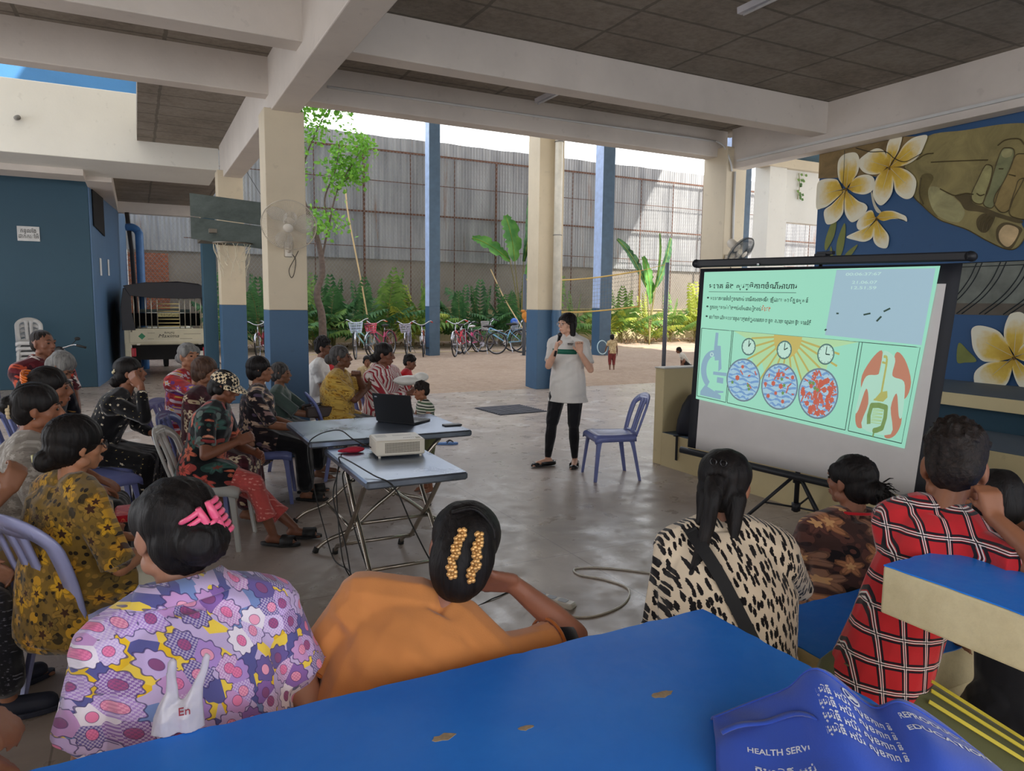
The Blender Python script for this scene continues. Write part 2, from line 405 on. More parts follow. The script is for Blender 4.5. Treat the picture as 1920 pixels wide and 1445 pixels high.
# mural wall and right side
struct(MB().box((7.78, -4, 0), (7.95, 6.56, 4.3)).build('wall_right', paint('mural_blue_ground', (44, 84, 128), .6, .1)), 'wall with a painted mural')
struct(MB().box((12.5, 12.25, 4.86), (22, 12.6, 5.08)).build('trim_3', M_cream, bevel=.01), 'cream edge beam at the far right')
struct(MB().box((12.5, 12.6, 5.05), (22, 12.8, 7.5)).build('wall_far_upper', M_teal), 'dark blue wall above the far right beam')
struct(MB().box((13.5, 12.4, 3.66), (22, 12.6, 4.88)).box((13.5, 12.35, 0), (13.62, 12.6, 3.7)).build('wall_far_right', M_white, bevel=.01), 'white wall panel with an opening, right of the screen top')
struct(MB().box((13.5, 12.3, 0), (22, 12.6, 1.1)).build('wall_far_low', M_white), 'low white wall at the far right')
struct(MB().box((-9.3, -4.2, 0), (-9, 3.5, 4.4)).box((-9.3, -4.3, 0), (8, -4, .4)).build('wall_back', M_cream), 'outer walls behind the bleachers')
# unseen sheet added above the courtyard to keep the sun off it
struct(MB().box((3, 8.3, 14.0), (SHADE_EDGE_X, 22.5, 14.12)).build('canopy', plain('sheet_metal', (190, 192, 196), .5)), 'unseen sheet added high over the courtyard to shade it')
struct(MB().box((-9, -4, 4.4), (SHADE_EDGE_X, 8.3, 14.1)).build('upper_floor', M_cream), 'unseen upper storey above the hall, stretched to shade the courtyard')  # unseen upper storey, height and length set for the shadow it casts
# fence wall
def m_block(name, c):
    t = NT(name); n = t.noise(1.2, 7, rough=.7); g = t.noise(18, 6, rough=.7)
    a = t.ramp(n.outputs[0], [(.3, tuple(x*.72 for x in lin(c)[:3])), (.65, lin(c)[:3])])
    t.col(t.mix(.3, a, t.ramp(g.outputs[0], [(.3, tuple(x*.6 for x in lin(c)[:3])), (.6, lin(c)[:3])]))).set(.9).bump(g.outputs[0], .5, .02); return t.m
M_blockg = m_block('grey_render', (150, 140, 128)); M_blockc = m_block('cream_render', (206, 190, 150))
struct(MB().box((-.2, 27.25, 0), (45, 27.55, 3.35)).build('wall_yard_upper', M_blockg), 'rough grey masonry under the corrugated sheets')
struct(MB().box((1.9, 27.0, 0), (45, 27.26, 1.48)).box((1.9, 26.95, 1.44), (45, 27.26, 1.5)).build('wall_yard_lower', M_blockc), 'low cream wall behind the plants')
def m_corr():
    t = NT('weathered_zinc'); P = t.co(); v = t.noise(1, 5, vec=t.map((7, 1, .10)), rough=.7); w = t.noise(1, 4, vec=t.map((1.6, 1, .25)), rough=.6)
    r = t.noise(1, 4, vec=t.map((2.6, 1, .28), loc=(7, 0, 3)), rough=.65)
    c = t.ramp(v.outputs[0], [(.3, lin((122, 124, 128))), (.5, lin((152, 154, 157))), (.72, lin((196, 197, 198)))])
    c = t.mix(.5, c, t.ramp(w.outputs[0], [(.35, lin((112, 113, 116))), (.65, lin((186, 186, 186)))]))
    c = t.mix(t.ramp(r.outputs[0], [(.60, (0, 0, 0)), (.70, (.75, .75, .75))]), c, lin((140, 104, 80)))
    t.col(c).set(.55, .25); return t.m
b = MB(); xs = np.arange(-.6, 46, .032); ph = [.020*math.sin(i*PI/2) for i in range(len(xs))]
zt = [7.88+.012*math.sin(x*1.3)+.010*math.sin(x*4.1) for x in xs]
b.v = [(x, 27.15+p, z) for x, p, q in zip(xs, ph, zt) for z in (3.3, 5.6, q)]
b.f = [(3*i+k, 3*i+3+k, 3*i+4+k, 3*i+1+k) for i in range(len(xs)-1) for k in (0, 1)]; b.m = [0]*len(b.f)
struct(b.build('wall_corrugated', m_corr(), smooth=True), 'tall grey corrugated metal wall behind the courtyard')
M_rust = plain('rusty_steel', (104, 72, 56), .85, .2, .35, 9)
b = MB()
for z, r in ((7.32, .034), (6.2, .014), (5.04, .032), (3.75, .014)): b.box((1.5, 27.0-r, z-r), (45, 27.0+r, z+r))
for i in range(24):
    x = 2.2+i*1.83; r = .036 if i % 3 == 0 else .015; b.box((x-r, 26.98-r, 1.4), (x+r, 26.98+r, 7.32))
struct(b.build('trim_4', M_rust), 'rusty steel frame in front of the corrugated wall')
b = MB(); rnd = random.Random(5)
for s_ in (1, -1):
    for i in range(-45, 330):
        x = 1+i*.135
        xa, xb = (x, x+5.9*.8) if s_ > 0 else (x+5.9*.8, x)
        b.tube([(xa, 26.9, 1.42), (xb, 26.9, 7.3)], .0045, 3, cap=False)
struct(b.build('trim_5', plain('fence_wire', (150, 150, 150), .5, .5)), 'chain-link fence in front of the corrugated wall')
# brick patch in the passage
def m_brick():
    t = NT('red_brick'); x = t.n('TexBrick'); x.inputs['Scale'].default_value = 3.2; x.inputs['Color1'].default_value = lin((178, 104, 72)); x.inputs['Color2'].default_value = lin((150, 84, 58))
    x.inputs['Mortar'].default_value = lin((120, 100, 88)); x.inputs['Mortar Size'].default_value = .03; t.l(t.map(rot=(PI/2, 0, 0)), x.inputs[0]); t.col(x.outputs[0]).set(.9); return t.m
struct(MB().box((-.2, 27.1, 0), (1.0, 27.24, 3.2)).build('wall_brick', m_brick()), 'patch of bare red brick in the passage')
# neighbour's pale roof above the wall
def m_roof():
    t = NT('white_roof_sheet'); q = t.math('FRACT', t.math('MULTIPLY', t.sep(t.co())[0], 1.15)); l = t.math('GREATER_THAN', q, .93)
    t.col(t.mix(l, lin((240, 243, 246)), lin((190, 196, 200)))).set(.5); return t.m
b = MB(); b.prism([(-20, 29.2, 7.4), (60, 29.2, 7.4), (60, 50, 19), (-20, 50, 19)], (0, 0, .08))
struct(b.build('neighbour_roof', m_roof()), 'white sheet roof of the neighbouring building beyond the wall')
struct(MB().box((-20, 29.0, 0), (60, 29.25, 7.4)).build('neighbour_wall', M_white), 'wall of the neighbouring building')
# ---------------------------------------------------------------- bleachers
def m_bluetop():
    t = NT('worn_blue_gloss_paint'); n = t.noise(3, 6, rough=.6); s = t.noise(14, 8, rough=.75, dist=1); 
    base = t.ramp(n.outputs[0], [(.3, lin((30, 122, 232))), (.7, lin((44, 138, 244)))])
    base = t.mix(t.ramp(s.outputs[0], [(.66, (0, 0, 0)), (.74, (.5, .5, .5))]), base, lin((120, 160, 210)))
    t.col(base).set(t.ramp(s.outputs[0], [(.3, (.32, .32, .32)), (.7, (.55, .55, .55))]), spec=.3).bump(s.outputs[0], .15, .003); return t.m
M_btop = m_bluetop()
def m_chip():
    t = NT('chipped_cream_paint'); n = t.noise(30, 5, rough=.7); v = t.noise(6, 6, rough=.7)
    a = t.ramp(v.outputs[0], [(.3, lin((205, 190, 148))), (.6, lin((226, 212, 170)))])
    t.col(t.mix(t.ramp(n.outputs[0], [(.27, (1, 1, 1)), (.32, (0, 0, 0))]), a, lin((110, 96, 76)))).set(.65).bump(n.outputs[0], .5, .004); return t.m
M_chip = m_chip()
M_chipspot = plain('bare_cement', (172, 150, 120), .9, 0, .25, 60)
def slab(name, label, cat, a, b, legs=(), seed=0, spots=(), group=None):
    t = thing(name, label, cat, ((a[0]+b[0])/2, (a[1]+b[1])/2, 0), 0, group); c = Vector(t.location)
    rnd = random.Random(seed); A = Vector(a)-c; B = Vector(b)-c
    # top sheet with a slightly ragged painted border over the cream edge
    def edge(p, q, n):
        return [Vector(p).lerp(Vector(q), i/n)+Vector((rnd.uniform(-1, 1)*.0035, rnd.uniform(-1, 1)*.0035, 0)) for i in range(n)]
    cs = [(A.x, A.y, B.z), (B.x, A.y, B.z), (B.x, B.y, B.z), (A.x, B.y, B.z)]; poly = []
    for i in range(4):
        p, q = Vector(cs[i]), Vector(cs[(i+1) % 4]); poly += edge(p, q, max(3, int((q-p).length/.03)))
    MB().prism(poly, (0, 0, .003)).build('painted_top', M_btop, t)
    MB().box(A, (B.x, B.y, B.z)).build('slab_edge', M_chip, t, bevel=.006)
    for l0, l1 in legs: MB().box(Vector(l0)-c, Vector(l1)-c).build('support', M_chip, t, bevel=.006)
    for k, (x, y, r) in enumerate(spots):
        n = 14; ps = [(x-c.x+r*(1+.5*rnd.random())*math.cos(2*PI*i/n)*1.5, y-c.y+r*(.6+.5*rnd.random())*math.sin(2*PI*i/n), B.z+.0031) for i in range(n)]
        MB().prism(ps, (0, 0, .0008)).build('paint_chip', M_chipspot, t)
    return t
G = 'concrete bleacher benches painted blue'
slab('bench', 'large worn blue bleacher slab filling the bottom foreground', 'bench', (-2.6, .35, .80), (1.30, 1.385, .88), [((-2.5, .4, 0), (-2.3, 1.3, .8)), ((.95, .4, 0), (1.2, 1.3, .8))], 1,
     [(.47, 1.16, .012), (.93, 1.10, .013), (-.02, 1.2, .01), (.62, 1.12, .008), (1.12, .98, .005), (.25, .98, .006)], G)
slab('bench', 'blue bench with a cream edge where the striped blouse elbow rests', 'bench', (1.78, 1.25, .50), (5.2, 1.70, .63), [((1.80, 1.27, 0), (5.1, 1.66, .5))], 2, [], G)
slab('bench', 'raised blue slab with a chipped cream edge the child in plaid leans on', 'bench', (1.53, .1, .965), (5.2, 1.045, 1.08), [((3.2, .2, 0), (3.4, .95, .965))], 3, [(2.0, .92, .006)], G)
slab('bench', 'low bench under the row of seated women in front of the large slab', 'bench', (-.9, 1.42, .30), (1.74, 1.80, .40), [((-.8, 1.45, 0), (1.7, 1.75, .3))], 4, [], G)
slab('bench', 'low bench under the woman in brown batik', 'bench', (1.95, 1.86, .25), (3.6, 2.2, .34), [((2.0, 1.88, 0), (3.5, 2.15, .25))], 5, [], G)
# stepped seating along the mural wall
M_step = paint('dusty_slate_top', (84, 98, 112), .7, .2)
def tier(label, x0, x1, z0, z1, m=M_beige, y1=5.9):
    b = MB().box((x0, -4, z0), (x1, y1, z1-.004)).box((x0, -4, z1-.004), (x1, y1, z1), 1)
    return tag(b.build('step', [m, M_step], bevel=.006), label, 'step', 'stepped seating along the mural wall', 'structure')
tier('lowest beige seating step behind the screen', 4.85, 5.7, 0, .355)
tier('middle beige seating step behind the screen', 5.7, 6.6, 0, .62)
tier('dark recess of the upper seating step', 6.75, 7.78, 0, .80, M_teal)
tier('top seating step slab under the mural', 6.6, 7.78, .80, .92)
struct(MB().box((6.6, 5.5, 0), (7.78, 5.9, .8)).build('trim_6', M_beige), 'beige end block of the top step')
struct(MB().box((4.85, 5.9, 0), (7.78, 6.04, 1.02)).box((4.84, 5.89, 1.02), (7.78, 6.05, 1.035), 1).build('wall_end', [M_beige, M_white], bevel=.006), 'low beige end wall of the stepped seating')
# ---------------------------------------------------------------- chairs
def make_chair(label, m, group):
    t = thing('plastic_chair', label, 'chair', group=group)
    b = MB()                                              # seat: dished pan with rolled apron
    nx, ny = 13, 13; rows = []
    for j in range(ny):
        v = j/(ny-1); y = -.20+.41*v; hw = .185+.028*v-.02*max(0, v-.9)*10*.3
        rows.append([(hw*(2*i/(nx-1)-1), y-(.018 if v > .95 and False else 0), .445-.012*(1-(2*i/(nx-1)-1)**2)*math.sin(PI*min(1, v*1.05))-.018*max(0, (v-.85)/.15)**2-.02*max(0, abs(2*i/(nx-1)-1)-.85)/.15) for i in range(nx)])
    b.v = [p for r in rows for p in r]; b.f = [(j*nx+i, j*nx+i+1, (j+1)*nx+i+1, (j+1)*nx+i) for j in range(ny-1) for i in range(nx-1)]; b.m = [0]*len(b.f)
    rim = rows[0]+[r[-1] for r in rows[1:]]+rows[-1][::-1][1:]+[r[0] for r in rows[::-1][1:-1]]
    N = len(rim); base = len(b.v); b.v += [(p[0]*1.01, p[1]*1.01, p[2]-.045-(.015*math.cos(abs(p[0])/.2*PI) if 0 else 0)) for p in rim]
    idx = {tuple(p): k for k, p in enumerate(b.v[:base])}
    b.f += [(idx[tuple(rim[i])], base+i, base+(i+1) % N, idx[tuple(rim[(i+1) % N])]) for i in range(N)]; b.m = [0]*len(b.f)
    b.build('seat', m, t, smooth=True, solid=.006)
    # backrest: arched rim band and two inner ribs leaving three slots
    b = MB()
    def P(u, h):                                          # u across -1..1, h height above the seat 0..1
        w = .185+.015*math.sin(PI*min(1, h*1.1)); return Vector((u*w, -.205-.10*h-.02*(1-u*u)*1.4-.03*h*h, .43+.375*h))
    def strip(ctr, wd, n):
        L = []; R = []
        for k in range(n+1):
            (u, h), w = ctr(k/n), wd(k/n); (u2, h2) = ctr(min(1, k/n+.01)); (u1, h1) = ctr(max(0, k/n-.01))
            d = Vector(((u2-u1)*.19, (h2-h1)*.375)).normalized(); nrm = Vector((-d.y, d.x))
            L.append(P(u+nrm.x*w/.19, h+nrm.y*w/.375)); R.append(P(u-nrm.x*w/.19, h-nrm.y*w/.375))
        base = len(b.v); b.v += [tuple(p) for k in range(n+1) for p in (L[k], R[k])]
        b.f += [(base+2*k, base+2*k+1, base+2*k+3, base+2*k+2) for k in range(n)]; b.m += [0]*n
    def arch(t_):
        s_ = t_*2-1; a = abs(s_); sg = 1 if s_ > 0 else -1
        if a > .42: q = (1-a)/.58; return (sg*(.80+.07*q), -.02+.74*q)
        th = (a/.42)*PI/2; return (sg*.87*math.sin(th), .72+.24*math.cos(th))
    strip(arch, lambda t_: .031-.004*math.cos(t_*2*PI), 48)
    for sg in (-1, 1):
        strip(lambda t_, sg=sg: (sg*(.14+.06*t_*t_+.03*(1-t_)**3), -.02+.93*t_), lambda t_: .021+.012*(2*t_-1)**4, 20)
    strip(lambda t_: (-.85+1.7*t_, .03+.02*math.sin(PI*t_)), lambda t_: .018, 12)
    strip(lambda t_: (-.62+1.24*t_, .90), lambda t_: .026, 10)
    b.build('backrest', m, t, smooth=True, solid=.012)
    for sx in (-1, 1):
        for sy in (-1, 1):
            b = MB(); x0, y0 = sx*.175, (.175 if sy > 0 else -.17); x1, y1 = sx*.215, (.215 if sy > 0 else -.245); rings = []
            for k in range(7):
                q = k/6; w = .034*(1-.35*q)+.03*max(0, 1-q*5); cx, cy = x0+(x1-x0)*q, y0+(y1-y0)*q; z = .432*(1-q)
                rings.append([(cx-sx*w, cy+sy*.006, z), (cx+sx*.004, cy+sy*.006, z), (cx+sx*.004, cy-sy*w, z), (cx-sx*.004, cy-sy*w, z), (cx-sx*.008, cy-sy*.010, z), (cx-sx*w, cy-sy*.002, z)])
            b.loft(rings).build('leg', m, t, bevel=.002)
    return t
def m_plastic(name, rgb, rough=.28, trans=0):
    t = NT(name); c = lin(rgb); n = t.noise(8, 3); t.col(t.ramp(n.outputs[0], [(.3, tuple(x*.9 for x in c[:3])), (.7, c[:3])])).set(rough, trans=trans, spec=.5); return t.m
M_chair = m_plastic('blue_violet_plastic', (112, 122, 178)); M_chair2 = m_plastic('pale_lilac_plastic', (160, 164, 208)); M_chair3 = m_plastic('cloudy_clear_plastic', (206, 206, 200), .22, .35); M_chair4 = m_plastic('cream_grey_plastic', (196, 196, 196), .4)
GC = 'blue plastic chairs of the audience'
chair0 = make_chair('empty blue plastic chair standing beside the speaker', M_chair, GC)
chair0.location = (4.06, 5.72, 0); chair0.rotation_euler = (0, 0, math.radians(74))
def put_chair(x, y, deg, label, m=None, s=1):
    c = clone(chair0, (x, y, 0), math.radians(deg), label, GC, s)
    if m: swapmat(c, M_chair, m)
    return c
# ---------------------------------------------------------------- stainless tables
def m_steel():
    t = NT('scuffed_stainless'); n = t.noise(2.5, 6, rough=.6, dist=.4); g = t.noise(12, 6)
    t.col(t.ramp(n.outputs[0], [(.3, lin((104, 116, 136))), (.65, lin((150, 160, 176)))])).set(t.ramp(n.outputs[0], [(.3, (.20, .20, .20)), (.7, (.42, .42, .42))]), .9); return t.m
M_steel = m_steel(); M_tube = plain('brushed_steel_tube', (176, 168, 156), .25, .95, .1, 8); M_rub = plain('black_rubber', (30, 29, 28), .7)
def table(label, w, d, z, loc, rz):
    t = thing('folding_table', label, 'table', loc, rz, 'stainless folding tables')
    MB().rbox((-w/2, -d/2, z-.045), (w/2, d/2, z), .02).build('tabletop', M_steel, t, auto=35)
    # two X frames, one at each long side, with flared curved feet
    for sx in (-1, 1):
        for s2 in (-1, 1):
            x = sx*(w/2-.07)+s2*.013
            pts = bez([(x, s2*d*.30, z-.05), (x, s2*d*.06, .42), (x, -s2*d*.12, .26), (x, -s2*d*.26, .13), (x, -s2*d*.40, .075), (x, -s2*d*.47, .02)], 6)
            l = MB().tube(pts, .0145, 10).build('leg', M_tube, t, smooth=True)
            MB().cyl((x, -s2*d*.462, .034), (x, -s2*d*.474, .0), .019, .021, 12).build('rubber_foot', M_rub, l, smooth=True)
    for yy, zz in ((-d*.26, .13), (d*.26, .13), (-d*.30, z-.06), (d*.30, z-.06), (.0, .335)):
        MB().cyl((-(w/2-.06), yy, zz), (w/2-.06, yy, zz), .0115, n=10).build('crossbar', M_tube, t, smooth=True)
    return t
table('near stainless folding table carrying the white projector', .6, 1.0, .715, (1.355, 4.21, 0), 0)
table('far stainless folding table carrying the laptop', .86, 1.16, .765, (1.545, 5.13, 0), PI/2)
# projector
pr = thing('projector', 'white projector with a side vent grille on the near steel table', 'projector', (1.44, 4.36, .715), math.radians(-6))
M_pw = plain('projector_white', (214, 206, 190), .4, var=.04); M_dk = plain('dark_grille', (92, 84, 70), .6)
MB().rbox((-.155, -.125, .014), (.155, .125, .112), .016).build('body', M_pw, pr, auto=35)
b = MB()
for r in range(7):
    for c_ in range(24): b.box((-.10+c_*.0092, -.1262, .034+r*.0092), (-.0935+c_*.0092, -.1248, .0405+r*.0092))
b.build('vent_grille', M_dk, pr)
for k in range(4): MB().cyl(((-1)**k*.13, (-.1 if k < 2 else .1), 0), ((-1)**k*.13, (-.1 if k < 2 else .1), .016), .008, n=10).build('foot', M_pw, pr)
MB().box((-.02, .02, .112), (.10, .06, .1126)).box((-.13, .0, .112), (-.06, .08, .1126)).build('top_panel', plain('label_grey', (196, 190, 178), .5), pr)
b = MB()
for k in range(6): b.box((.03+.012*k, -.06, .1121), (.038+.012*k, -.052, .1128))
b.build('button', M_dk, pr); MB().box((.105, -.09, .1121), (.135, -.05, .1128)).build('sticker', plain('sticker_olive', (150, 140, 100), .5), pr)
MB().lathe([(.03, 0), (.032, .02), (.026, .022), (.02, .012), (.001, .01)], (.155, .03, .062), 20, axis=(1, 0, 0)).build('lens', plain('lens_black', (20, 20, 24), .15), pr, smooth=True)
# laptop
lp = thing('laptop', 'open black laptop with its lid back towards the camera on the far steel table', 'laptop', (1.72, 5.2, .765), math.radians(-52))
M_lap = plain('laptop_black', (22, 23, 26), .45, var=.05)
MB().rbox((-.17, -.02, 0), (.17, .215, .018), .012).build('base', M_lap, lp, auto=35)
b = MB(); b.M = Matrix.Translation((0, -.02, .012)) @ Matrix.Rotation(math.radians(14), 4, 'X'); b.rbox((-.17, -.009, 0), (.17, 0, .225), .006); lid = b.build('lid', M_lap, lp, auto=35)
b = MB(); b.M = Matrix.Translation((0, -.02, .012)) @ Matrix.Rotation(math.radians(14), 4, 'X'); b.box((-.155, .0, .012), (.155, .001, .215)); b.build('display', emis('screen_dim', (120, 135, 150), .2), lp)
b = MB()
for r in range(5):
    for c_ in range(13): b.box((-.15+c_*.0232, .10-.002+r*.02, .018), (-.131+c_*.0232, .114+r*.02, .0205))
b.build('keyboard', plain('key_black', (38, 38, 42), .5), lp)
b = MB(); b.M = Matrix.Translation((0, -.02, .012)) @ Matrix.Rotation(math.radians(14), 4, 'X'); b.box((-.150, -.0096, .195), (-.128, -.009, .205)); b.build('badge', plain('badge_silver', (190, 190, 196), .3, .6), lp)
md = tag(MB().rbox((-.07, -.035, 0), (.07, .035, .012), .01).build('phone', M_lap, loc=(2.06, 4.93, .765), auto=30), 'black phone lying in front of the laptop', 'phone')
rc = tag(MB().ell((0, 0, .02), (.07, .035, .02)).ell((-.05, .02, .014), (.05, .025, .012)).build('red_cloth', plain('red_cloth_mat', (170, 30, 54), .9, bump=.4), loc=(1.20, 4.50, .715), smooth=True), 'small crumpled red cloth beside the projector', 'cloth')
# cables
M_cab = plain('black_cable', (22, 21, 20), .5)
def cable(label, pts, r=.004, m=None, name='cable'):
    return tag(MB().tube(bez(pts, 8), r, 6).build(name, m or M_cab, smooth=True), label, 'cable')
cable('black projector cable looping up over the steel tables', [(1.29, 4.42, .755), (1.20, 4.50, .80), (1.13, 4.60, .85), (1.02, 4.74, .80), (.95, 4.70, .72), (.98, 4.66, .45), (1.03, 4.62, .2), (1.06, 4.5, .03), (1.10, 4.3, .02), (1.08, 4.08, .03), (.99, 3.98, .2), (.99, 4.1, .5), (1.04, 4.3, .62), (1.10, 4.42, .73)])
cable('black cable drooping beneath the near steel table to the power strip', [(1.06, 4.3, .70), (1.02, 4.1, .78), (1.12, 3.80, .73), (1.20, 3.68, .68), (1.30, 3.66, .45), (1.42, 3.62, .2), (1.55, 3.5, .015), (1.75, 3.55, .006), (1.9, 3.6, .006), (1.96, 3.5, .03)])
cable('black cable knotted on the left leg of the near steel table', [(1.10, 4.46, .66), (1.07, 4.42, .60), (1.04, 4.4, .45), (1.06, 4.2, .22), (1.03, 3.9, .05), (1.06, 3.82, .02), (1.14, 3.9, .03), (1.12, 4.2, .3), (1.10, 4.4, .58), (1.15, 4.42, .62), (1.17, 4.38, .56), (1.12, 4.36, .58)], .0045)
ps = thing('power_strip', 'white power strip lying on the floor with a plug in it', 'power strip', (2.0, 3.38, 0), math.radians(-62))
M_ws = plain('strip_white', (226, 222, 214), .4, var=.03)
MB().rbox((-.17, -.03, 0), (.17, .03, .035), .012).build('housing', M_ws, ps, auto=35)
for k in range(4): MB().rbox((-.15+.075*k, -.022, .035), (-.095+.075*k, .022, .0375), .01).build('socket', plain('socket_grey', (170, 175, 185), .5), ps, auto=35)
MB().cyl((-.12, 0, .037), (-.12, 0, .065), .014, .009, 10).build('plug', M_cab, ps, smooth=True)
cable('white extension cord winding over the floor to the right', [(2.06, 3.22, .01), (2.12, 3.28, .006), (2.05, 3.36, .02), (1.98, 3.22, .006), (2.1, 3.1, .006), (2.35, 3.15, .006), (2.52, 3.32, .006), (2.48, 3.5, .006), (2.38, 3.64, .006), (2.42, 3.74, .006), (2.6, 3.66, .006), (2.85, 3.42, .006), (3.1, 3.2, .006)], .006, M_ws, 'extension_cord')
# floor grate, sandals, litter
gr = thing('floor_grate', 'dark slatted drain grate in the floor between the tables and the speaker', 'grate', (5.2, 10.05, 0), math.radians(4))
b = MB()
for k in range(12): b.box((-.42, -.40+k*.07, .001), (.42, -.37+k*.07, .014))
b.build('slats', plain('grate_grey', (96, 98, 108), .6, .3), gr); MB().box((-.44, -.43, .0005), (.44, .43, .002)).build('pit', plain('pit_black', (42, 42, 48), .9), gr)
def sandal(label, x, y, rz, m, thong=False):
    t = thing('sandal', label, 'sandal', (x, y, 0), rz)
    sole = [(.045*math.cos(a)*(1.0 if math.sin(a) > 0 else .8), .13*math.sin(a), 0) for a in np.linspace(0, 2*PI, 25)[:-1]]
    MB().prism(sole, (0, 0, .025)).build('sole', m, t, bevel=.005)
    if thong: MB().tube(bez([(-.04, -.01, .025), (-.02, .03, .05), (0, .07, .028), (.02, .03, .05), (.04, -.01, .025)], 5), .006, 6).build('strap', M_rub, t, smooth=True)
    else:
        b = MB(); b.loft([[(-.046, y_, .02), (-.03, y_, .062+h), (.0, y_, .075+h), (.03, y_, .062+h), (.046, y_, .02), (.036, y_, .022), (.022, y_, .05+h), (0, y_, .063+h), (-.022, y_, .05+h), (-.036, y_, .022)] for y_, h in ((-.02, .006), (.03, 0), (.08, -.014))]).build('strap', m, t, auto=40)
    return t
sandal('blue flip-flop with black thong lying on the floor behind the far table', 3.22, 7.85, -1.9, plain('blue_foam', (100, 140, 200), .7), True)
for x, y, r, l in ((3.62, 8.65, .02, 'small dark pebble on the concrete near the grate'), (5.35, 8.55, .015, 'tiny dry leaf on the concrete left of the speaker'), (1.93, 5.0, .012, 'bit of litter on the floor beyond the steel tables')):
    tag(MB().ell((0, 0, r*.4), (r*1.4, r, r*.5), n=8, k=5).build('pebble', plain('litter_brown', (90, 76, 60), .9), loc=(x, y, 0), smooth=True), l, 'litter')
# ---------------------------------------------------------------- projection screen with the slide
def screen():
    BL, BR = Vector((4.06, 4.60, .47)), Vector((4.73, 2.96, .34))        # ends of the bottom bar
    TL, TR = Vector((4.16, 4.64, 2.03)), Vector((4.88, 2.92, 2.03))
    t = thing('projection_screen', 'portable projection screen on a black tripod, showing a slide', 'projection screen', (4.36, 3.80, 0))
    o = Vector(t.location)
    def Q(u, v, off=0):                                                  # u left-right 0..1, v bottom-top 0..1
        p = (BL*(1-u)+BR*u)*(1-v)+(TL*(1-u)+TR*u)*v; n = Vector((-(TR-TL).y*-1, 0, 0))
        d = (TR-TL).normalized(); nn = Vector((d.y, -d.x, 0)); nn = nn if nn.x < 0 else -nn
        return p-o+nn*off
    t_black = plain('matte_black_metal', (26, 28, 34), .5, var=.05); t_cloth = plain('screen_white_cloth', (206, 202, 200), .85, var=.03)
    t_border = plain('screen_black_border', (22, 24, 32), .7, var=.04)
    # fabric with black borders (front face), slightly thick
    us = np.linspace(0, 1, 25); vs = np.linspace(.02, .97, 13); b = MB()
    b.v = [tuple(Q(u, v, .004+.0)) for v in vs for u in us]; b.f = [(j*25+i, j*25+i+1, (j+1)*25+i+1, (j+1)*25+i) for j in range(12) for i in range(24)]
    b.m = [1 if (i == 0 or i == 23 or j == 11) else 0 for j in range(12) for i in range(24)]
    b.build('fabric', [t_cloth, t_border], t, smooth=True, solid=.003)
    b = MB(); b.tube([Q(-.03, 0, .02), Q(1.03, 0, .02)], .028, 12); b.build('bottom_bar', t_black, t, smooth=True)
    b = MB(); q = [Q(-.01, 1.0, -.03), Q(1.02, 1.0, -.03), Q(1.02, 1.0, .05), Q(-.01, 1.0, .05)]; b.prism([p+Vector((0, 0, -.035)) for p in q], (0, 0, .06)); b.build('roller_case', t_black, t, bevel=.01)
    for u in (-.012, 1.022): MB().tube([Q(u, 1.0, -.03)-Vector((0, 0, .006)), Q(u, 1.0, .05)-Vector((0, 0, .006))], .034, 12).build('end_cap', t_black, t, smooth=True)
    c = (BL+BR)/2-o; bk = Q(.5, .5, 0)-Q(.5, .5, .09); c += bk; top = Q(.5, 1.0, -.09)
    MB().cyl((c.x, c.y, .10), (c.x, c.y, 1.2), .019, n=12).cyl((c.x, c.y, 1.2), top+Vector((0, 0, .03)), .013, n=12).build('pole', t_black, t, smooth=True)
    for z_ in (.33, .11): MB().cyl((c.x, c.y, z_), (c.x, c.y, z_+.06), .034, n=12).build('collar', t_black, t, smooth=True)
    for a in (150, 258, 18):
        d = Vector((math.cos(math.radians(a)), math.sin(math.radians(a)), 0)); p0 = c.copy(); p0.z = .38
        l = MB().tube([p0+d*.03, p0+d*.42-Vector((0, 0, .37))], .014, 8).build('leg', t_black, t, smooth=True)
        p1 = c.copy(); p1.z = .14; MB().tube([p1+d*.03, p0+d*.24-Vector((0, 0, .21))], .008, 6).build('brace', t_black, l, smooth=True)
        MB().ell(p0+d*.425-Vector((0, 0, .37)), .018, n=10, k=6).build('foot', M_rub, l, smooth=True)
    b = MB(); b.box(top+Vector((-.03, -.05, .0)), top+Vector((.03, .05, .05))).box(top+Vector((-.02, -.1, .04)), top+Vector((.02, .04, .065))); b.build('hanger', t_black, t, bevel=.004)
    MB().ell(Q(.27, .985, .06), .012, n=8, k=5).build('screw', plain('chrome', (200, 200, 205), .2, .9), t, smooth=True)
    # ---- the projected slide (corners as the beam falls, keystoned)
    sc = [(.026, .285), (.905, .215), (.932, .962), (.022, .952)]           # BL, BR, TR, TL in u,v of the fabric
    sc = [Vector(p) for p in sc]
    def S(x, y, off=0):                                                   # slide coords 0..1 (y from the bottom)
        y = y*.56/.46 if y < .46 else .56+(y-.46)*.44/.54
        if y <= .5601: x = float(np.interp(x, (0, .145, .152, .70, .712, .965, 1), (0, .165, .172, .747, .76, .985, 1)))
        p = (sc[0]*(1-x)+sc[1]*x)*(1-y)+(sc[3]*(1-x)+sc[2]*x)*y
        return Q(p.x, p.y, .0125+off)
    def lit(name, rgb, e=.30):
        k = 'slide_'+name
        if k in MATS: return MATS[k]
        m = NT(k); m.col(tuple(x*.55 for x in lin(rgb)[:3])+(1,)).set(.9, spec=.1); m.b.inputs['Emission Color'].default_value = lin(rgb); m.b.inputs['Emission Strength'].default_value = .55
        MATS[k] = m.m; return m.m
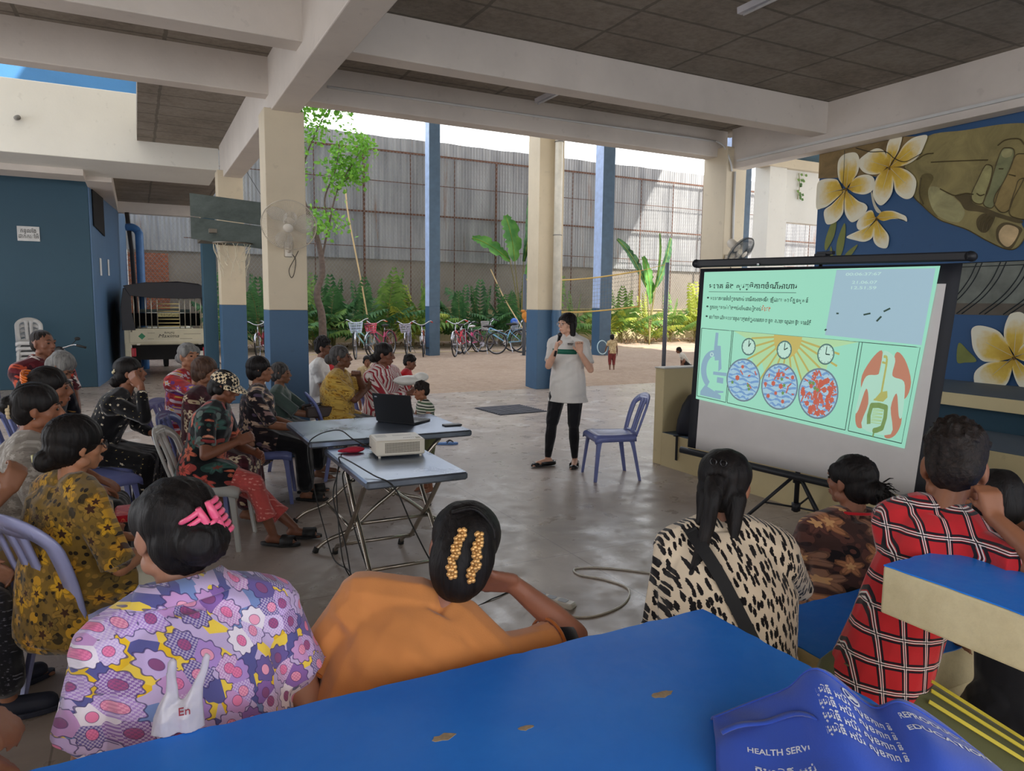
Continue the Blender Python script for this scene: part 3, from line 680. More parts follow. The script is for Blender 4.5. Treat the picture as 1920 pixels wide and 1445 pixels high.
    def sheet(poly, mat, name, lay, parent):                              # flat printed shape following the slide, subdivided by S
        b = MB(); b.add([S(x, y, .0007*lay) for x, y in poly], [tuple(range(len(poly)))]); return b.build(name, mat, parent)
    n = 24; b = MB(); b.v = [tuple(S(i/n, j/12)) for j in range(13) for i in range(n+1)]; b.f = [(j*(n+1)+i, j*(n+1)+i+1, (j+1)*(n+1)+i+1, (j+1)*(n+1)+i) for j in range(12) for i in range(n)]; b.m = [0]*len(b.f)
    def slide_bg():
        m = NT('slide_mint'); P = m.sep(m.co('Generated')); c = m.ramp(P[0 if 0 else 1], [(0, lin((160, 226, 200))), (1, lin((172, 234, 206)))])
        m.t.links.new(c, m.b.inputs['Emission Color']); m.b.inputs['Emission Strength'].default_value = .62; m.col(tuple(x*.5 for x in lin((150, 215, 190))[:3])+(1,)).set(.9, spec=.1); return m.m
    sl = b.build('slide', slide_bg(), t, smooth=True)
    A = 1.55                                                              # slide width / height
    def circ(cx, cy, r, n=28, a0=0, a1=2*PI): return [(cx+r*math.cos(a0+(a1-a0)*i/n)/A, cy+r*math.sin(a0+(a1-a0)*i/n)) for i in range(n)]
    def ringm(cx, cy, r, w, mat, name, lay):
        n = 32; b = MB(); a = circ(cx, cy, r, n); c_ = circ(cx, cy, r-w, n)
        b.v = [tuple(S(x, y, .0007*lay)) for x, y in a+c_]; b.f = [(i, (i+1) % n, n+(i+1) % n, n+i) for i in range(n)]; b.m = [0]*n; b.build(name, mat, sl)
    def line(p, q, w, b, lay):
        p, q = Vector(p), Vector(q); d = Vector(((q-p).x*A, (q-p).y)).normalized(); nn = Vector((-d.y/A, d.x))*w/2
        k = len(b.v); m_ = max(1, int((q-p).length/.08))
        for i in range(m_+1):
            c_ = p.lerp(q, i/m_); b.v += [tuple(S(*(c_+nn), .0007*lay)), tuple(S(*(c_-nn), .0007*lay))]
        b.f += [(k+2*i, k+2*i+1, k+2*i+3, k+2*i+2) for i in range(m_)]; b.m += [0]*m_
    ink = lit('ink', (60, 82, 74)); gr = lit('blue_grey', (156, 190, 204))
    # photo inset of a microscope field, top right
    sheet([(.60, .49), (.988, .475), (.985, .985), (.61, .99)], lit('inset', (168, 198, 212)), 'inset_picture', 1, sl)
    for i, (x, y, a) in enumerate(((.76, .665, .3), (.835, .70, .6), (.81, .635, 1.0), (.64, .66, 0), (.60, .53, .9))):
        l = .014 if i < 3 else .005; b = MB(); line((x-l*math.cos(a)/1, y-l*math.sin(a)*A), (x+l*math.cos(a), y+l*math.sin(a)*A), .012, b, 2); b.build('microbe', ink, sl)
    # boxes
    for x0, x1, y0, y1 in ((.005, .145, .02, .46), (.152, .70, .02, .46), (.712, .965, .02, .46)):
        b = MB()
        for p, q in (((x0, y0), (x1, y0)), ((x1, y0), (x1, y1)), ((x1, y1), (x0, y1)), ((x0, y1), (x0, y0))): line(p, q, .004, b, 1)
        b.build('box_outline', ink, sl)
    # microscope drawing
    ms = lit('microscope', (150, 184, 204))
    sheet([(.072, .44), (.085, .44), (.085, .36), (.10, .36), (.112, .18+.04), (.098, .20), (.096, .27), (.078, .265), (.070, .34)], ms, 'microscope_tube', 2, sl)
    arm = [(.075+.060*math.cos(a), .205+.125*math.sin(a)) for a in np.linspace(1.4, 4.3, 14)]+[(.075+.034*math.cos(a), .205+.085*math.sin(a)) for a in np.linspace(4.3, 1.4, 14)]
    b = MB(); 
    for i in range(13): b.add([S(*arm[i], .0008), S(*arm[i+1], .0008), S(*arm[26-i], .0008), S(*arm[27-i], .0008)], [(0, 1, 2, 3)])
    b.build('microscope_arm', ms, sl)
    for q in ([(.02, .03), (.12, .03), (.12, .055), (.075, .08), (.04, .10), (.02, .055)], [(.075, .175), (.138, .18), (.138, .20), (.075, .195)], [(.095, .13), (.125, .13), (.125, .165), (.095, .165)], [(.09, .06), (.13, .075), (.13, .085), (.09, .08)]): sheet(q, ms, 'microscope_part', 2, sl)
    ringm(.062, .30, .014, .007, lit('pale', (196, 228, 224)), 'knob', 3)
    # sun and rays
    sun = lit('sun', (206, 190, 112)); ray = lit('ray', (196, 186, 108))
    sheet([(.152, .46), (.70, .46), (.60, .42), (.56, .10), (.46, .30), (.38, .04), (.30, .30), (.25, .12), (.26, .40)], lit('haze', (186, 226, 174)), 'sun_glow', 1, sl)
    sheet([(.345, .459)]+[(.405+.062*math.cos(a), .459+.125*math.sin(a)) for a in np.linspace(PI, 2*PI, 14)], sun, 'sun', 3, sl)
    b = MB()
    for a, r in ((188, .165), (200, .19), (212, .24), (226, .27), (240, .28), (254, .24), (268, .24), (284, .24), (298, .26), (312, .27), (326, .27), (338, .24), (348, .23)):
        a = math.radians(a); line((.405+.05*math.cos(a), .459+.08*math.sin(a)), (.405+r*math.cos(a), .459+r*math.sin(a)*1.45), .011, b, 2)
    b.build('sun_rays', ray, sl)
    # clocks
    for cx, cy, r, h in ((.232, .375, .052, 60), (.396, .380, .052, 30), (.575, .382, .055, 0)):
        sheet(circ(cx, cy, r), lit('clock_face', (200, 236, 220)), 'clock_face', 4, sl); ringm(cx, cy, r, .008, lit('clock_rim', (96, 130, 124)), 'clock_rim', 5)
        b = MB(); line((cx, cy), (cx, cy+.038), .005, b, 5)
        a = math.radians(h); line((cx, cy), (cx+.026*math.cos(a)/A, cy+.026*math.sin(a)), .006, b, 5)
        for k in range(12): a = k*PI/6; line((cx+.040*math.cos(a)/A, cy+.040*math.sin(a)), (cx+.045*math.cos(a)/A, cy+.045*math.sin(a)), .003, b, 5)
        b.build('clock_hands', ink, sl)
    # dishes
    rnd = random.Random(4); red = lit('germ_red', (206, 112, 92)); grn = lit('germ_green', (118, 160, 96)); wv = lit('wave', (128, 168, 214)); dish = lit('dish', (176, 212, 230))
    for k, (cx, cy, r) in enumerate(((.222, .175, .128), (.394, .175, .130), (.566, .175, .133))):
        sheet(circ(cx, cy, r, 36), dish, 'dish', 5, sl); ringm(cx, cy, r, .009, lit('dish_rim', (120, 140, 152)), 'dish_rim', 8)
        b = MB()
        for j in range(9):
            y = cy-r*.8+j*r*.2; w = math.sqrt(max(0, (r*.9)**2-(y-cy)**2))/A; P = [(cx-w+2*w*i/8, y+.008*math.sin(i*1.6+j*2)) for i in range(9)]
            for i in range(8): line(P[i], P[i+1], .013*(1 if (i+j) % 3 else .5), b, 6)
        b.build('waves', wv, sl)
        b = MB(); g = MB()
        for j in range((7, 20, 95)[k]):
            rr = r*.84*math.sqrt(rnd.random()); a = rnd.random()*2*PI; x, y = cx+rr*math.cos(a)/A, cy+rr*math.sin(a)
            if rnd.random() < .35:
                q = rnd.uniform(.009, .014); ps = [(x+q*(1+.3*(i % 2))*math.cos(i*PI/6)/A, y+q*(1+.3*(i % 2))*math.sin(i*PI/6)) for i in range(12)]; b.add([S(*p, .0056) for p in ps], [tuple(range(12))])
            else:
                a = rnd.random()*PI; l = rnd.uniform(.008, .018); line((x-l*math.cos(a)/A, y-l*math.sin(a)), (x+l*math.cos(a)/A, y+l*math.sin(a)), .008, b, 7)
        for j in range((3, 3, 4)[k]):
            rr = r*.7*math.sqrt(rnd.random()); a = rnd.random()*2*PI; x, y = cx+rr*math.cos(a)/A, cy+rr*math.sin(a); q = .014
            ps = [(x+q*(1 if i % 2 else .5)*math.cos(i*PI/5)/A, y+q*(1 if i % 2 else .5)*math.sin(i*PI/5)) for i in range(10)]; g.add([S(*p, .006) for p in ps], [tuple(range(10))])
        b.build('red_germs', red, sl); g.build('green_germs', grn, sl)
    # body with digestive tract
    redb = lit('body_red', (196, 136, 112)); body = lit('body', (184, 228, 208)); yel = lit('gullet', (186, 186, 110)); gut = lit('gut', (132, 160, 100))
    def cr(pts, n=4): return [(p.x, p.y) for p in bez([(a_, b_, 0) for a_, b_ in pts[-1:]+pts+pts[:2]], n)[n:-n-1]]
    sheet(cr([(.735, .30), (.775, .40), (.81, .42), (.80, .25), (.75, .22)]), redb, 'red_shade', 1, sl); sheet(cr([(.865, .42), (.91, .40), (.955, .30), (.94, .22), (.88, .25)]), redb, 'red_shade', 1, sl)
    sheet(cr([(.765, .24), (.79, .15), (.785, .06), (.75, .05), (.735, .12)]), redb, 'red_shade', 1, sl); sheet(cr([(.90, .24), (.875, .12), (.885, .03), (.93, .05), (.945, .13)]), redb, 'red_shade', 1, sl)
    sheet(cr([(.818, .43), (.812, .39), (.815, .33), (.80, .312), (.755, .298), (.738, .22), (.732, .12), (.744, .13), (.764, .24), (.785, .17), (.775, .05), (.91, .05), (.888, .17), (.903, .24), (.93, .14), (.944, .14), (.94, .22), (.925, .298), (.88, .312), (.868, .33), (.868, .40)]), body, 'torso', 2, sl)
    b = MB(); P = [(.818, .40), (.826, .405), (.834, .395), (.836, .36), (.836, .23)]
    for i in range(4): line(P[i], P[i+1], .013, b, 5)
    line((.815, .375), (.833, .372), .01, b, 4); b.build('gullet', yel, sl)
    sheet([(.832, .235), (.86, .245), (.866, .215), (.85, .192), (.825, .19), (.808, .20), (.806, .19), (.83, .175), (.868, .19)][:7], yel, 'stomach', 5, sl)
    b = MB(); P = [(.803, .075), (.797, .115), (.802, .165), (.835, .172), (.868, .168), (.872, .12), (.866, .07), (.845, .055), (.833, .05), (.832, .02)]
    for i in range(9): line(P[i], P[i+1], .026 if i < 8 else .01, b, 5); b.add([S(*p, .0035) for p in circ(*P[i+1], .013 if i < 8 else .003, 10)], [tuple(range(10))])
    b.build('colon', gut, sl)
    b = MB()
    for i in range(9): line((.812, .085+.008*i), (.858, .088+.008*i+.004*(i % 2)), .0035, b, 5)
    b.build('small_bowel', lit('bowel', (176, 206, 140)), sl)
    # writing
    def write(body, x, y, size, mat, wd):
        c = bpy.data.curves.new('writing', 'FONT'); c.body = body; c.size = 1; c.offset = .02
        ob = bpy.data.objects.new('writing', c); COL.objects.link(ob); bpy.context.view_layer.update()
        me = bpy.data.meshes.new_from_object(ob.evaluated_get(bpy.context.evaluated_depsgraph_get())); bpy.data.objects.remove(ob)
        if not me.vertices: return None
        xs = [v.co.x for v in me.vertices]; k = wd/(max(xs)-min(xs)); x_0 = min(xs)
        for v in me.vertices: v.co = S(x+(v.co.x-x_0)*k, y+v.co.y*size, .0012)
        me.materials.clear(); me.materials.append(mat); ob = bpy.data.objects.new('writing', me); COL.objects.link(ob); ob.parent = sl; return ob
    write('\u17c1\u1798\u17c1\u179a\u17b6\u1782 \u1793\u17b7\u1784 \u179f\u17bb\u179c\u178f\u17d2\u1790\u17b7\u1797\u17b6\u1796\u1785\u17c6\u178e\u17b8\u17a2\u17b6\u17a0\u17b6\u179a'[1:], .03, .845, .062, ink, .42)
    b = MB(); line((.03, .812), (.45, .812), .004, b, 2); b.build('underline', ink, sl)
    w2 = [('\u1798\u17c1\u179a\u17c4\u1782\u1798\u17b6\u1793\u1791\u17c6\u17a0\u17c6\u178f\u17bc\u1785\u178e\u17b6\u179f\u17cb \u17a0\u17be\u1799\u1782\u17c1\u17a2\u17b6\u1785\u1798\u17be\u179b\u1783\u17be\u1789\u178a\u17c4\u1799\u179f\u17b6\u179a\u1798\u17b8\u1780\u17d2\u179a\u17bc\u1791\u179f\u17d2\u179f\u1793\u17cd', .735, .045, .465),
          ('\u1796\u17bd\u1780\u179c\u17b6\u179b\u17bc\u178f\u179b\u17b6\u179f\u17cb\u1799\u17c9\u17b6\u1784\u1786\u17b6\u1794\u17cb\u179a\u17a0\u17d0\u179f\u1787\u17b6\u179a\u17c0\u1784\u179a\u17b6\u179b\u17cb', .652, .045, .255),
          ('\u1793\u17c5\u1796\u17c1\u179b\u178a\u17c2\u179b\u1798\u17c1\u179a\u17c4\u1782\u1782\u17d2\u179a\u17c4\u17c7\u1790\u17d2\u1793\u17b6\u1780\u17cb\u178f\u17d2\u179a\u17bc\u179c\u1794\u17b6\u1793\u1782\u17c1\u179b\u17c1\u1794\u1785\u17bc\u179b \u179c\u17b6\u17a2\u17b6\u1785\u1794\u178e\u17d2\u178a\u17b6\u179b\u17b1\u17d2\u1799\u1798\u17b6\u1793\u1787\u17c6\u1784\u17ba', .558, .045, .49)]
    for s_, y, sz, wd in w2:
        write(s_, .042, y, sz, ink, wd); sheet(circ(.028, y+.02, .009, 10), ink, 'bullet', 2, sl)
    write('\u1798\u17c9\u17c4\u1784', .30, .652, .055, lit('orange_ink', (206, 104, 64)), .042)
    write('00:06:37:67', .65, .945, .03, lit('pale', (196, 228, 224)), .14); write('21.06.07', .68, .885, .03, lit('pale', (196, 228, 224)), .10); write('12.51.59', .68, .845, .03, lit('pale', (196, 228, 224)), .10)
    pcs = [c for c in descend(sl) if c.type == 'MESH']; f_ = fuse([sl]+pcs, 'slide', t)
    return t
screen()
# ---------------------------------------------------------------- mural (flat painting on the wall, outlines in wall metres: y along the wall, z up)
MUR_P = {
 'f1': ((6.139,3.127),[[(6.19,3.18),(6.256,3.256),(6.284,3.381),(6.273,3.486),(6.201,3.54),(6.061,3.54),(5.997,3.486),(5.977,3.385),(5.997,3.284),(6.067,3.203),(6.117,3.151)],[(6.107,3.123),(6.067,3.203),(5.979,3.249),(5.86,3.249),(5.776,3.2),(5.751,3.12),(5.786,3.048),(5.887,3.022),(6.025,3.059),(6.098,3.108)],[(6.128,3.092),(6.054,3.03),(5.956,2.953),(5.863,2.909),(5.829,2.847),(5.897,2.763),(6.014,2.709),(6.087,2.755),(6.142,2.854),(6.153,3.002)],[(6.154,3.082),(6.161,2.963),(6.164,2.83),(6.252,2.737),(6.381,2.715),(6.434,2.802),(6.436,2.899),(6.333,2.956),(6.212,3.05)],[(6.185,3.113),(6.239,3.2),(6.291,3.255),(6.439,3.283),(6.558,3.258),(6.575,3.122),(6.562,2.933),(6.48,2.924),(6.382,2.948),(6.243,3.04)]]),
 'f2': ((5.577,3.29),[[(5.601,3.325),(5.625,3.404),(5.629,3.517),(5.601,3.599),(5.534,3.617),(5.449,3.609),(5.464,3.5),(5.492,3.431),(5.553,3.343)],[(5.551,3.305),(5.477,3.416),(5.417,3.503),(5.329,3.56),(5.227,3.574),(5.147,3.558),(5.168,3.47),(5.223,3.361),(5.309,3.303),(5.426,3.279)],[(5.549,3.286),(5.438,3.26),(5.341,3.211),(5.255,3.126),(5.233,3.038),(5.265,2.921),(5.357,2.907),(5.472,2.996),(5.517,3.138)],[(5.569,3.27),(5.528,3.19),(5.511,3.063),(5.537,2.954),(5.629,2.87),(5.702,2.898),(5.765,3.007),(5.755,3.121),(5.712,3.217)],[(5.605,3.295),(5.685,3.238),(5.8,3.24),(5.907,3.284),(5.972,3.359),(5.978,3.437),(5.879,3.498),(5.779,3.531),(5.692,3.51),(5.631,3.443)]]),
 'f3': ((5.703,2.731),[[(5.69,2.749),(5.637,2.795),(5.51,2.791),(5.398,2.745),(5.334,2.708),(5.32,2.651),(5.379,2.681),(5.503,2.699),(5.614,2.687)],[(5.726,2.746),(5.768,2.822),(5.841,2.816),(5.926,2.753),(5.966,2.678),(5.931,2.612),(5.842,2.628),(5.743,2.684)],[(5.715,2.694),(5.813,2.638),(5.945,2.597),(6.095,2.539),(5.983,2.494),(5.844,2.464),(5.744,2.503),(5.729,2.592)],[(5.694,2.705),(5.623,2.622),(5.539,2.526),(5.523,2.449),(5.548,2.372),(5.649,2.391),(5.719,2.462),(5.731,2.567)]]),
 'f4': ((4.064,1.211),[[(4.085,1.242),(4.175,1.4),(4.259,1.475),(4.414,1.511),(4.494,1.479),(4.493,1.385),(4.458,1.251),(4.36,1.148),(4.224,1.154),(4.104,1.188)],[(4.061,1.227),(4.096,1.282),(4.166,1.384),(4.177,1.498),(4.147,1.613),(4.112,1.646),(4.038,1.655),(3.975,1.601),(3.965,1.49),(3.988,1.329),(4.019,1.254)],[(4.045,1.212),(4.009,1.312),(3.94,1.371),(3.869,1.375),(3.823,1.26),(3.866,1.177),(3.952,1.171)],[(4.051,1.196),(3.98,1.144),(3.877,1.057),(3.903,0.934),(3.991,0.925),(4.064,1.08)],[(4.074,1.194),(4.102,1.167),(4.224,1.154),(4.341,1.115),(4.43,1.014),(4.403,0.88),(4.279,0.86),(4.126,0.91),(4.076,1.039)]]),
}
MUR_S = {
 'brown': [(6.577,3.612),(6.097,3.607),(5.438,3.605),(5.137,3.556),(5.051,3.261),(5.21,3.047),(5.596,3.175),(5.889,3.243),(6.292,3.275),(6.572,3.308)],
 'hand': [(5.147,3.558),(4.74,3.538),(4.346,3.519),(4.108,3.459),(3.987,3.295),(3.933,2.664),(4.121,2.567),(4.068,2.412),(4.138,2.288),(4.241,2.283),(4.42,2.372),(4.632,2.502),(4.801,2.574),(4.964,2.648),(5.153,2.811),(5.266,2.933),(5.237,3.05),(5.353,3.201),(5.399,3.281),(5.236,3.363)],
 'light': [(5.08,3.005),(4.953,2.965),(4.762,2.813),(4.682,2.69),(4.744,2.592),(4.928,2.656),(5.075,2.79),(5.111,2.914)],
 'umber1': [(4.802,2.876),(4.652,2.88),(4.61,2.784),(4.494,2.726),(4.335,2.643),(4.121,2.556),(4.138,2.526),(4.331,2.598),(4.511,2.672),(4.672,2.712),(4.737,2.799)],
 'cuff': [(5.203,3.118),(5.117,3.153),(5.05,3.096),(5.102,2.96),(5.05,2.787),(4.965,2.66),(5.113,2.782),(5.189,2.863)],
 'fg1': [(4.516,3.13),(4.473,3.14),(4.438,3.107),(4.441,3.008),(4.473,2.88),(4.497,2.771),(4.552,2.761),(4.611,2.801),(4.623,2.876),(4.581,2.984)],
 'fg2': [(4.366,3.258),(4.305,3.28),(4.245,3.248),(4.243,3.162),(4.284,3.029),(4.354,2.864),(4.395,2.715),(4.46,2.717),(4.497,2.771),(4.453,2.899),(4.423,3.049)],
 'fg3': [(4.225,3.191),(4.155,3.195),(4.113,3.172),(4.102,3.044),(4.15,2.902),(4.21,2.77),(4.243,2.666),(4.315,2.652),(4.386,2.736),(4.388,2.825),(4.318,2.947),(4.266,3.069)],
 'fg4': [(4.174,2.948),(4.095,2.958),(3.994,2.923),(3.972,2.669),(4.041,2.559),(4.174,2.583),(4.235,2.632),(4.228,2.74),(4.198,2.866)],
 'nl1': [(4.355,3.256),(4.309,3.27),(4.261,3.245),(4.267,3.198),(4.318,3.185),(4.357,3.213)],
 'thumbshade': [(4.55,2.608),(4.488,2.658),(4.388,2.631),(4.374,2.591),(4.429,2.474),(4.494,2.468),(4.544,2.528)],
 'nail0': [(4.344,2.5),(4.264,2.548),(4.114,2.481),(4.119,2.416),(4.18,2.29),(4.241,2.283),(4.334,2.378)],
 'nail': [(4.319,2.454),(4.257,2.523),(4.142,2.472),(4.156,2.376),(4.222,2.302),(4.301,2.364)],
 'l1': [(6.333,2.724),(6.261,2.738),(6.28,2.57),(6.375,2.404),(6.413,2.427),(6.402,2.551)],
 'l2': [(6.147,2.707),(6.119,2.611),(6.133,2.424),(6.173,2.311),(6.231,2.334),(6.228,2.511)],
 'l3': [(5.94,2.438),(5.98,2.361),(6.045,2.297),(6.109,2.307),(6.066,2.366)],
 'l4': [(6.321,2.449),(6.278,2.316),(6.327,2.319)],
 'stem': [(5.807,3.038),(5.784,3.022),(5.73,2.888),(5.651,2.79),(5.708,2.796),(5.767,2.892)],
 'leafb': [(4.633,1.318),(4.533,1.246),(4.433,1.142),(4.548,1.116),(4.634,1.118)],
}
MUR_L = {
 'c1': [(5.19,3.116),(5.196,2.949),(5.141,2.822)],
 'c2': [(5.089,3.267),(4.832,3.237),(4.489,3.192)],
 'c3': [(5.258,3.319),(5.159,3.362),(5.071,3.358)],
 'w1': [(4.454,2.644),(4.515,2.582),(4.518,2.492)],
 'w2': [(4.419,2.624),(4.469,2.567),(4.484,2.478)],
 'w3': [(4.396,2.605),(4.434,2.541),(4.441,2.486)],
 'k1': [(4.572,2.87),(4.536,2.843),(4.493,2.849)],
 'k2': [(4.372,3.086),(4.33,3.079)],
 'k3': [(4.272,3.016),(4.208,2.991)],
 'c4': [(4.966,2.967),(4.802,2.876),(4.687,2.884),(4.605,2.863)],
 'c5': [(4.403,3.319),(4.332,3.36),(4.208,3.347),(4.153,3.284)],
 'wire1': [(6.173,3.582),(6.164,3.362),(6.166,3.071)],
 'wire2': [(6.019,3.58),(5.82,3.501),(5.618,3.465),(5.501,3.371),(5.375,3.314),(5.26,3.343),(5.173,3.376)],
}

def mural():
    t = thing('mural', 'mural of white and yellow flowers and a large hand on a blue wall', 'mural', (7.775, 3, 0))
    def P(y, z, lay): return Vector((-.0006*lay, y-3, z))
    def smooth(pts, n=5): return [(p.y, p.z) for p in bez([(0, a, b) for a, b in pts[-1:]+pts+pts[:2]], n)[n:-n-1]]
    def shape(name, pts, mat, lay, sm=1):
        if sm: pts = smooth(pts)
        return MB().prism([P(a, c, lay) for a, c in pts], (.0005, 0, 0)).build(name, mat, t)
    m = NT('petal_paint'); P_ = m.sep(m.co('UV')); n = m.noise(16, 4)
    f = m.math('ADD', P_[0], m.math('MULTIPLY', m.math('SUBTRACT', n.outputs[0], .5), .3))
    m.col(m.ramp(f, [(.05, lin((190, 150, 40))), (.42, lin((224, 190, 80))), (.72, lin((236, 230, 206)))])).set(.7); pm = m.m
    edge = plain('petal_outline', (206, 200, 176), .7)
    def petal(base, pts, lay):
        o = smooth([base]+pts); N = len(o); b = MB(); c = (sum(p[0] for p in o)/N, sum(p[1] for p in o)/N); L = max(math.hypot(p[0]-base[0], p[1]-base[1]) for p in o)
        ring = lambda q: [P(c[0]+(p[0]-c[0])*q, c[1]+(p[1]-c[1])*q, lay) for p in o]
        r0, r1, r2 = ring(1), ring(.72), ring(.36); b.v = r0+r1+r2+[P(c[0], c[1], lay)]
        b.f = [(k*N+i, k*N+(i+1) % N, (k+1)*N+(i+1) % N, (k+1)*N+i) for k in (0, 1) for i in range(N)]+[(2*N+i, 2*N+(i+1) % N, 3*N) for i in range(N)]; b.m = [0]*len(b.f)
        b.v = [tuple(v) for v in b.v]; ob = b.build('petal', pm, t); u = ob.data.uv_layers.new(name='UVMap')
        for l in ob.data.loops:
            k = l.vertex_index; v = b.v[k]; d = math.hypot(v[1]+3-base[0], v[2]-base[1])/L; u.data[l.index].uv = (min(1, d*.85+(.30 if k < N and d > .25 else 0)), 0)
        MB().tube([P(base[0]+(c[0]-base[0])*q, base[1]+(c[1]-base[1])*q, lay+.8) for q in (.1, .7, 1.25)], .0022, 4).build('vein', edge, ob)
    for fi, k in enumerate(('f3', 'f1', 'f2', 'f4')):
        base, ps = MUR_P[k]
        for i, p in enumerate(ps): petal(base, [tuple(q) for q in p], 14+8*fi+i*1.3)
        MB().tube([P(base[0], base[1], 24+8*fi), P(base[0]-.01, base[1]-.03, 24+8*fi)], .010, 6).build('throat', plain('throat_brown', (96, 72, 30), .7), t)
    def sk(n_, c_, sc=3):
        q = NT('hand_'+n_); c_ = lin(c_); a = q.noise(sc, 6, rough=.65, dist=.8); q.col(q.ramp(a.outputs[0], [(.3, tuple(x*.68 for x in c_[:3])), (.5, c_[:3]), (.7, tuple(x*1.3 for x in c_[:3]))])).set(.75); return q.m
    hb, hd, hl, nail = sk('ochre', (142, 130, 84)), sk('umber', (88, 76, 46)), sk('light', (158, 152, 108)), sk('nail', (196, 170, 128))
    bm = sk('brown', (134, 112, 74)); leafm = plain('mural_leaf', (124, 130, 66), .7); g = sk('green', (128, 130, 92)); ps = sk('pale_finger', (160, 154, 104))
    for lay, k, mt in ((1, 'brown', bm), (2, 'hand', hb), (3, 'light', hl), (3, 'umber1', hd), (4, 'cuff', sk('cuff', (112, 100, 58))), (5, 'fg4', sk('f4', (140, 124, 76))), (6, 'fg2', g), (7, 'fg3', sk('f3', (148, 128, 80))), (8, 'fg1', ps), (9, 'nl1', hl),
                       (5, 'thumbshade', hd), (5, 'nail0', hd), (6, 'nail', nail), (4, 'l1', leafm), (4, 'l2', leafm), (5, 'l3', leafm), (4, 'l4', leafm), (4, 'stem', edge), (4, 'leafb', leafm)):
        shape({'fg': 'finger', 'na': 'thumb_nail', 'nl': 'nail', 'l1': 'leaf', 'l2': 'leaf', 'l3': 'leaf', 'l4': 'leaf', 'le': 'leaf'}.get(k[:2], {'brown': 'sleeve', 'hand': 'hand', 'light': 'hand_highlight', 'cuff': 'wrist_crease', 'stem': 'stem'}.get(k, 'dark_stroke')), MUR_S[k], mt, lay, 0 if k == 'brown' else 1)
    for k in ('fg1', 'fg2', 'fg3', 'fg4'): MB().tube([P(a, b_, 11) for a, b_ in smooth(MUR_S[k])], .005, 4, close=True).build('finger_outline', hd, t)
    MB().tube([P(a, b_, 11) for a, b_ in smooth(MUR_S['hand'])[35:]], .005, 4).build('hand_outline', hd, t)
    for k, p in MUR_L.items():
        w = k[0] == 'w' and len(k) > 2
        MB().tube(bez([P(a, b_, 75 if w else 12) for a, b_ in p], 6), .004 if w else .006, 4).build('hanging_wire' if w else 'crease', M_cab if w else hd, t)
    shape('band', [(6.5, 1.72), (6.5, 2.16), (0, 2.16), (0, 1.72)], plain('band_grey', (116, 120, 112), .75, nscale=5, var=.25), 3, 0); shape('band_foot', [(6.5, 1.62), (6.5, 1.74), (0, 1.74), (0, 1.62)], plain('band_brown', (96, 88, 78), .75, nscale=6), 4, 0)
    ln = plain('band_black', (28, 36, 40), .7)
    for k in range(16):
        y = 4.75-.235*k
        for o_ in (0, .055): MB().tube(bez([P(y-o_, 2.155, 6), P(y+.07-o_, 1.98, 6), P(y+.20-o_, 1.80, 6), P(y+.40-o_, 1.63, 6)], 5), .006, 4).build('arc_line', ln, t)
    for z in (2.12, 2.16): MB().tube([P(6.4, z, 6), P(0, z, 6)], .004, 4).build('arc_line', ln, t)
    fuse([c for c in descend(t) if c.type == 'MESH'], 'painting', t)
mural()
# ---------------------------------------------------------------- plants along the yard wall
def m_leaf(name, a, b_, sc=4):
    t = NT(name); n = t.noise(sc, 3); r = t.n('ObjectInfo')
    t.col(t.ramp(n.outputs[0], [(.35, lin(a)), (.65, lin(b_))])).set(.5, spec=.3); t.b.inputs['Subsurface Weight'].default_value = 0
    tr = t.n('BsdfTranslucent'); tr.inputs[0].default_value = lin(b_); mx = t.n('MixShader'); mx.inputs[0].default_value = .22
    o = t.t.nodes['Material Output']; t.l(t.b.outputs[0], mx.inputs[1]); t.l(tr.outputs[0], mx.inputs[2]); t.l(mx.outputs[0], o.inputs[0]); return t.m
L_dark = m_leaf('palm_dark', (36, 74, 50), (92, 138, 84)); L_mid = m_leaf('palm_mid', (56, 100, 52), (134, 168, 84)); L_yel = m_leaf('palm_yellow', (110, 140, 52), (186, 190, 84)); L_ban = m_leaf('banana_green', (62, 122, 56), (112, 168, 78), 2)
M_stem = plain('palm_stem', (132, 124, 74), .7, var=.2); M_bark = plain('bark_brown', (104, 90, 82), .9, var=.25, nscale=12, bump=.6)
rp = random.Random(11)
def frond(b, base, az, L, up, droop, nl=17, wl=.30, mi=0):
    d = Vector((math.cos(az), math.sin(az), 0)); pts = []
    for i in range(nl+1):
        q = i/nl; pts.append(Vector(base)+d*(L*(math.sin(up)*q+.15*q*q*droop))+Vector((0, 0, L*(math.cos(up)*q-droop*q*q*.75))))
    b.tube(pts[::3]+[pts[-1]], [.012*(1-.8*i/(len(pts[::3]))) for i in range(len(pts[::3])+1)], 4, mi=1)
    side = d.cross(Vector((0, 0, 1)))
    for i in range(3, nl):
        q = i/nl; t = (pts[i+1]-pts[i-1]).normalized(); l = wl*math.sin(PI*min(1, .12+q*.88))**.6*rp.uniform(.85, 1.1); w = .040+.022*math.sin(PI*q)
        for s in (-1, 1):
            v = (side*s*.85+t*.65+Vector((0, 0, -.18-.25*rp.random()))).normalized(); p = pts[i]; m_ = p+v*l*.55+Vector((0, 0, .02)); e = p+v*l-Vector((0, 0, l*.28)); u = t*w
            b.add([p-u*.3, p+u*.3, m_+u, m_-u, e], [(0, 1, 2, 3), (3, 2, 4)], mi)
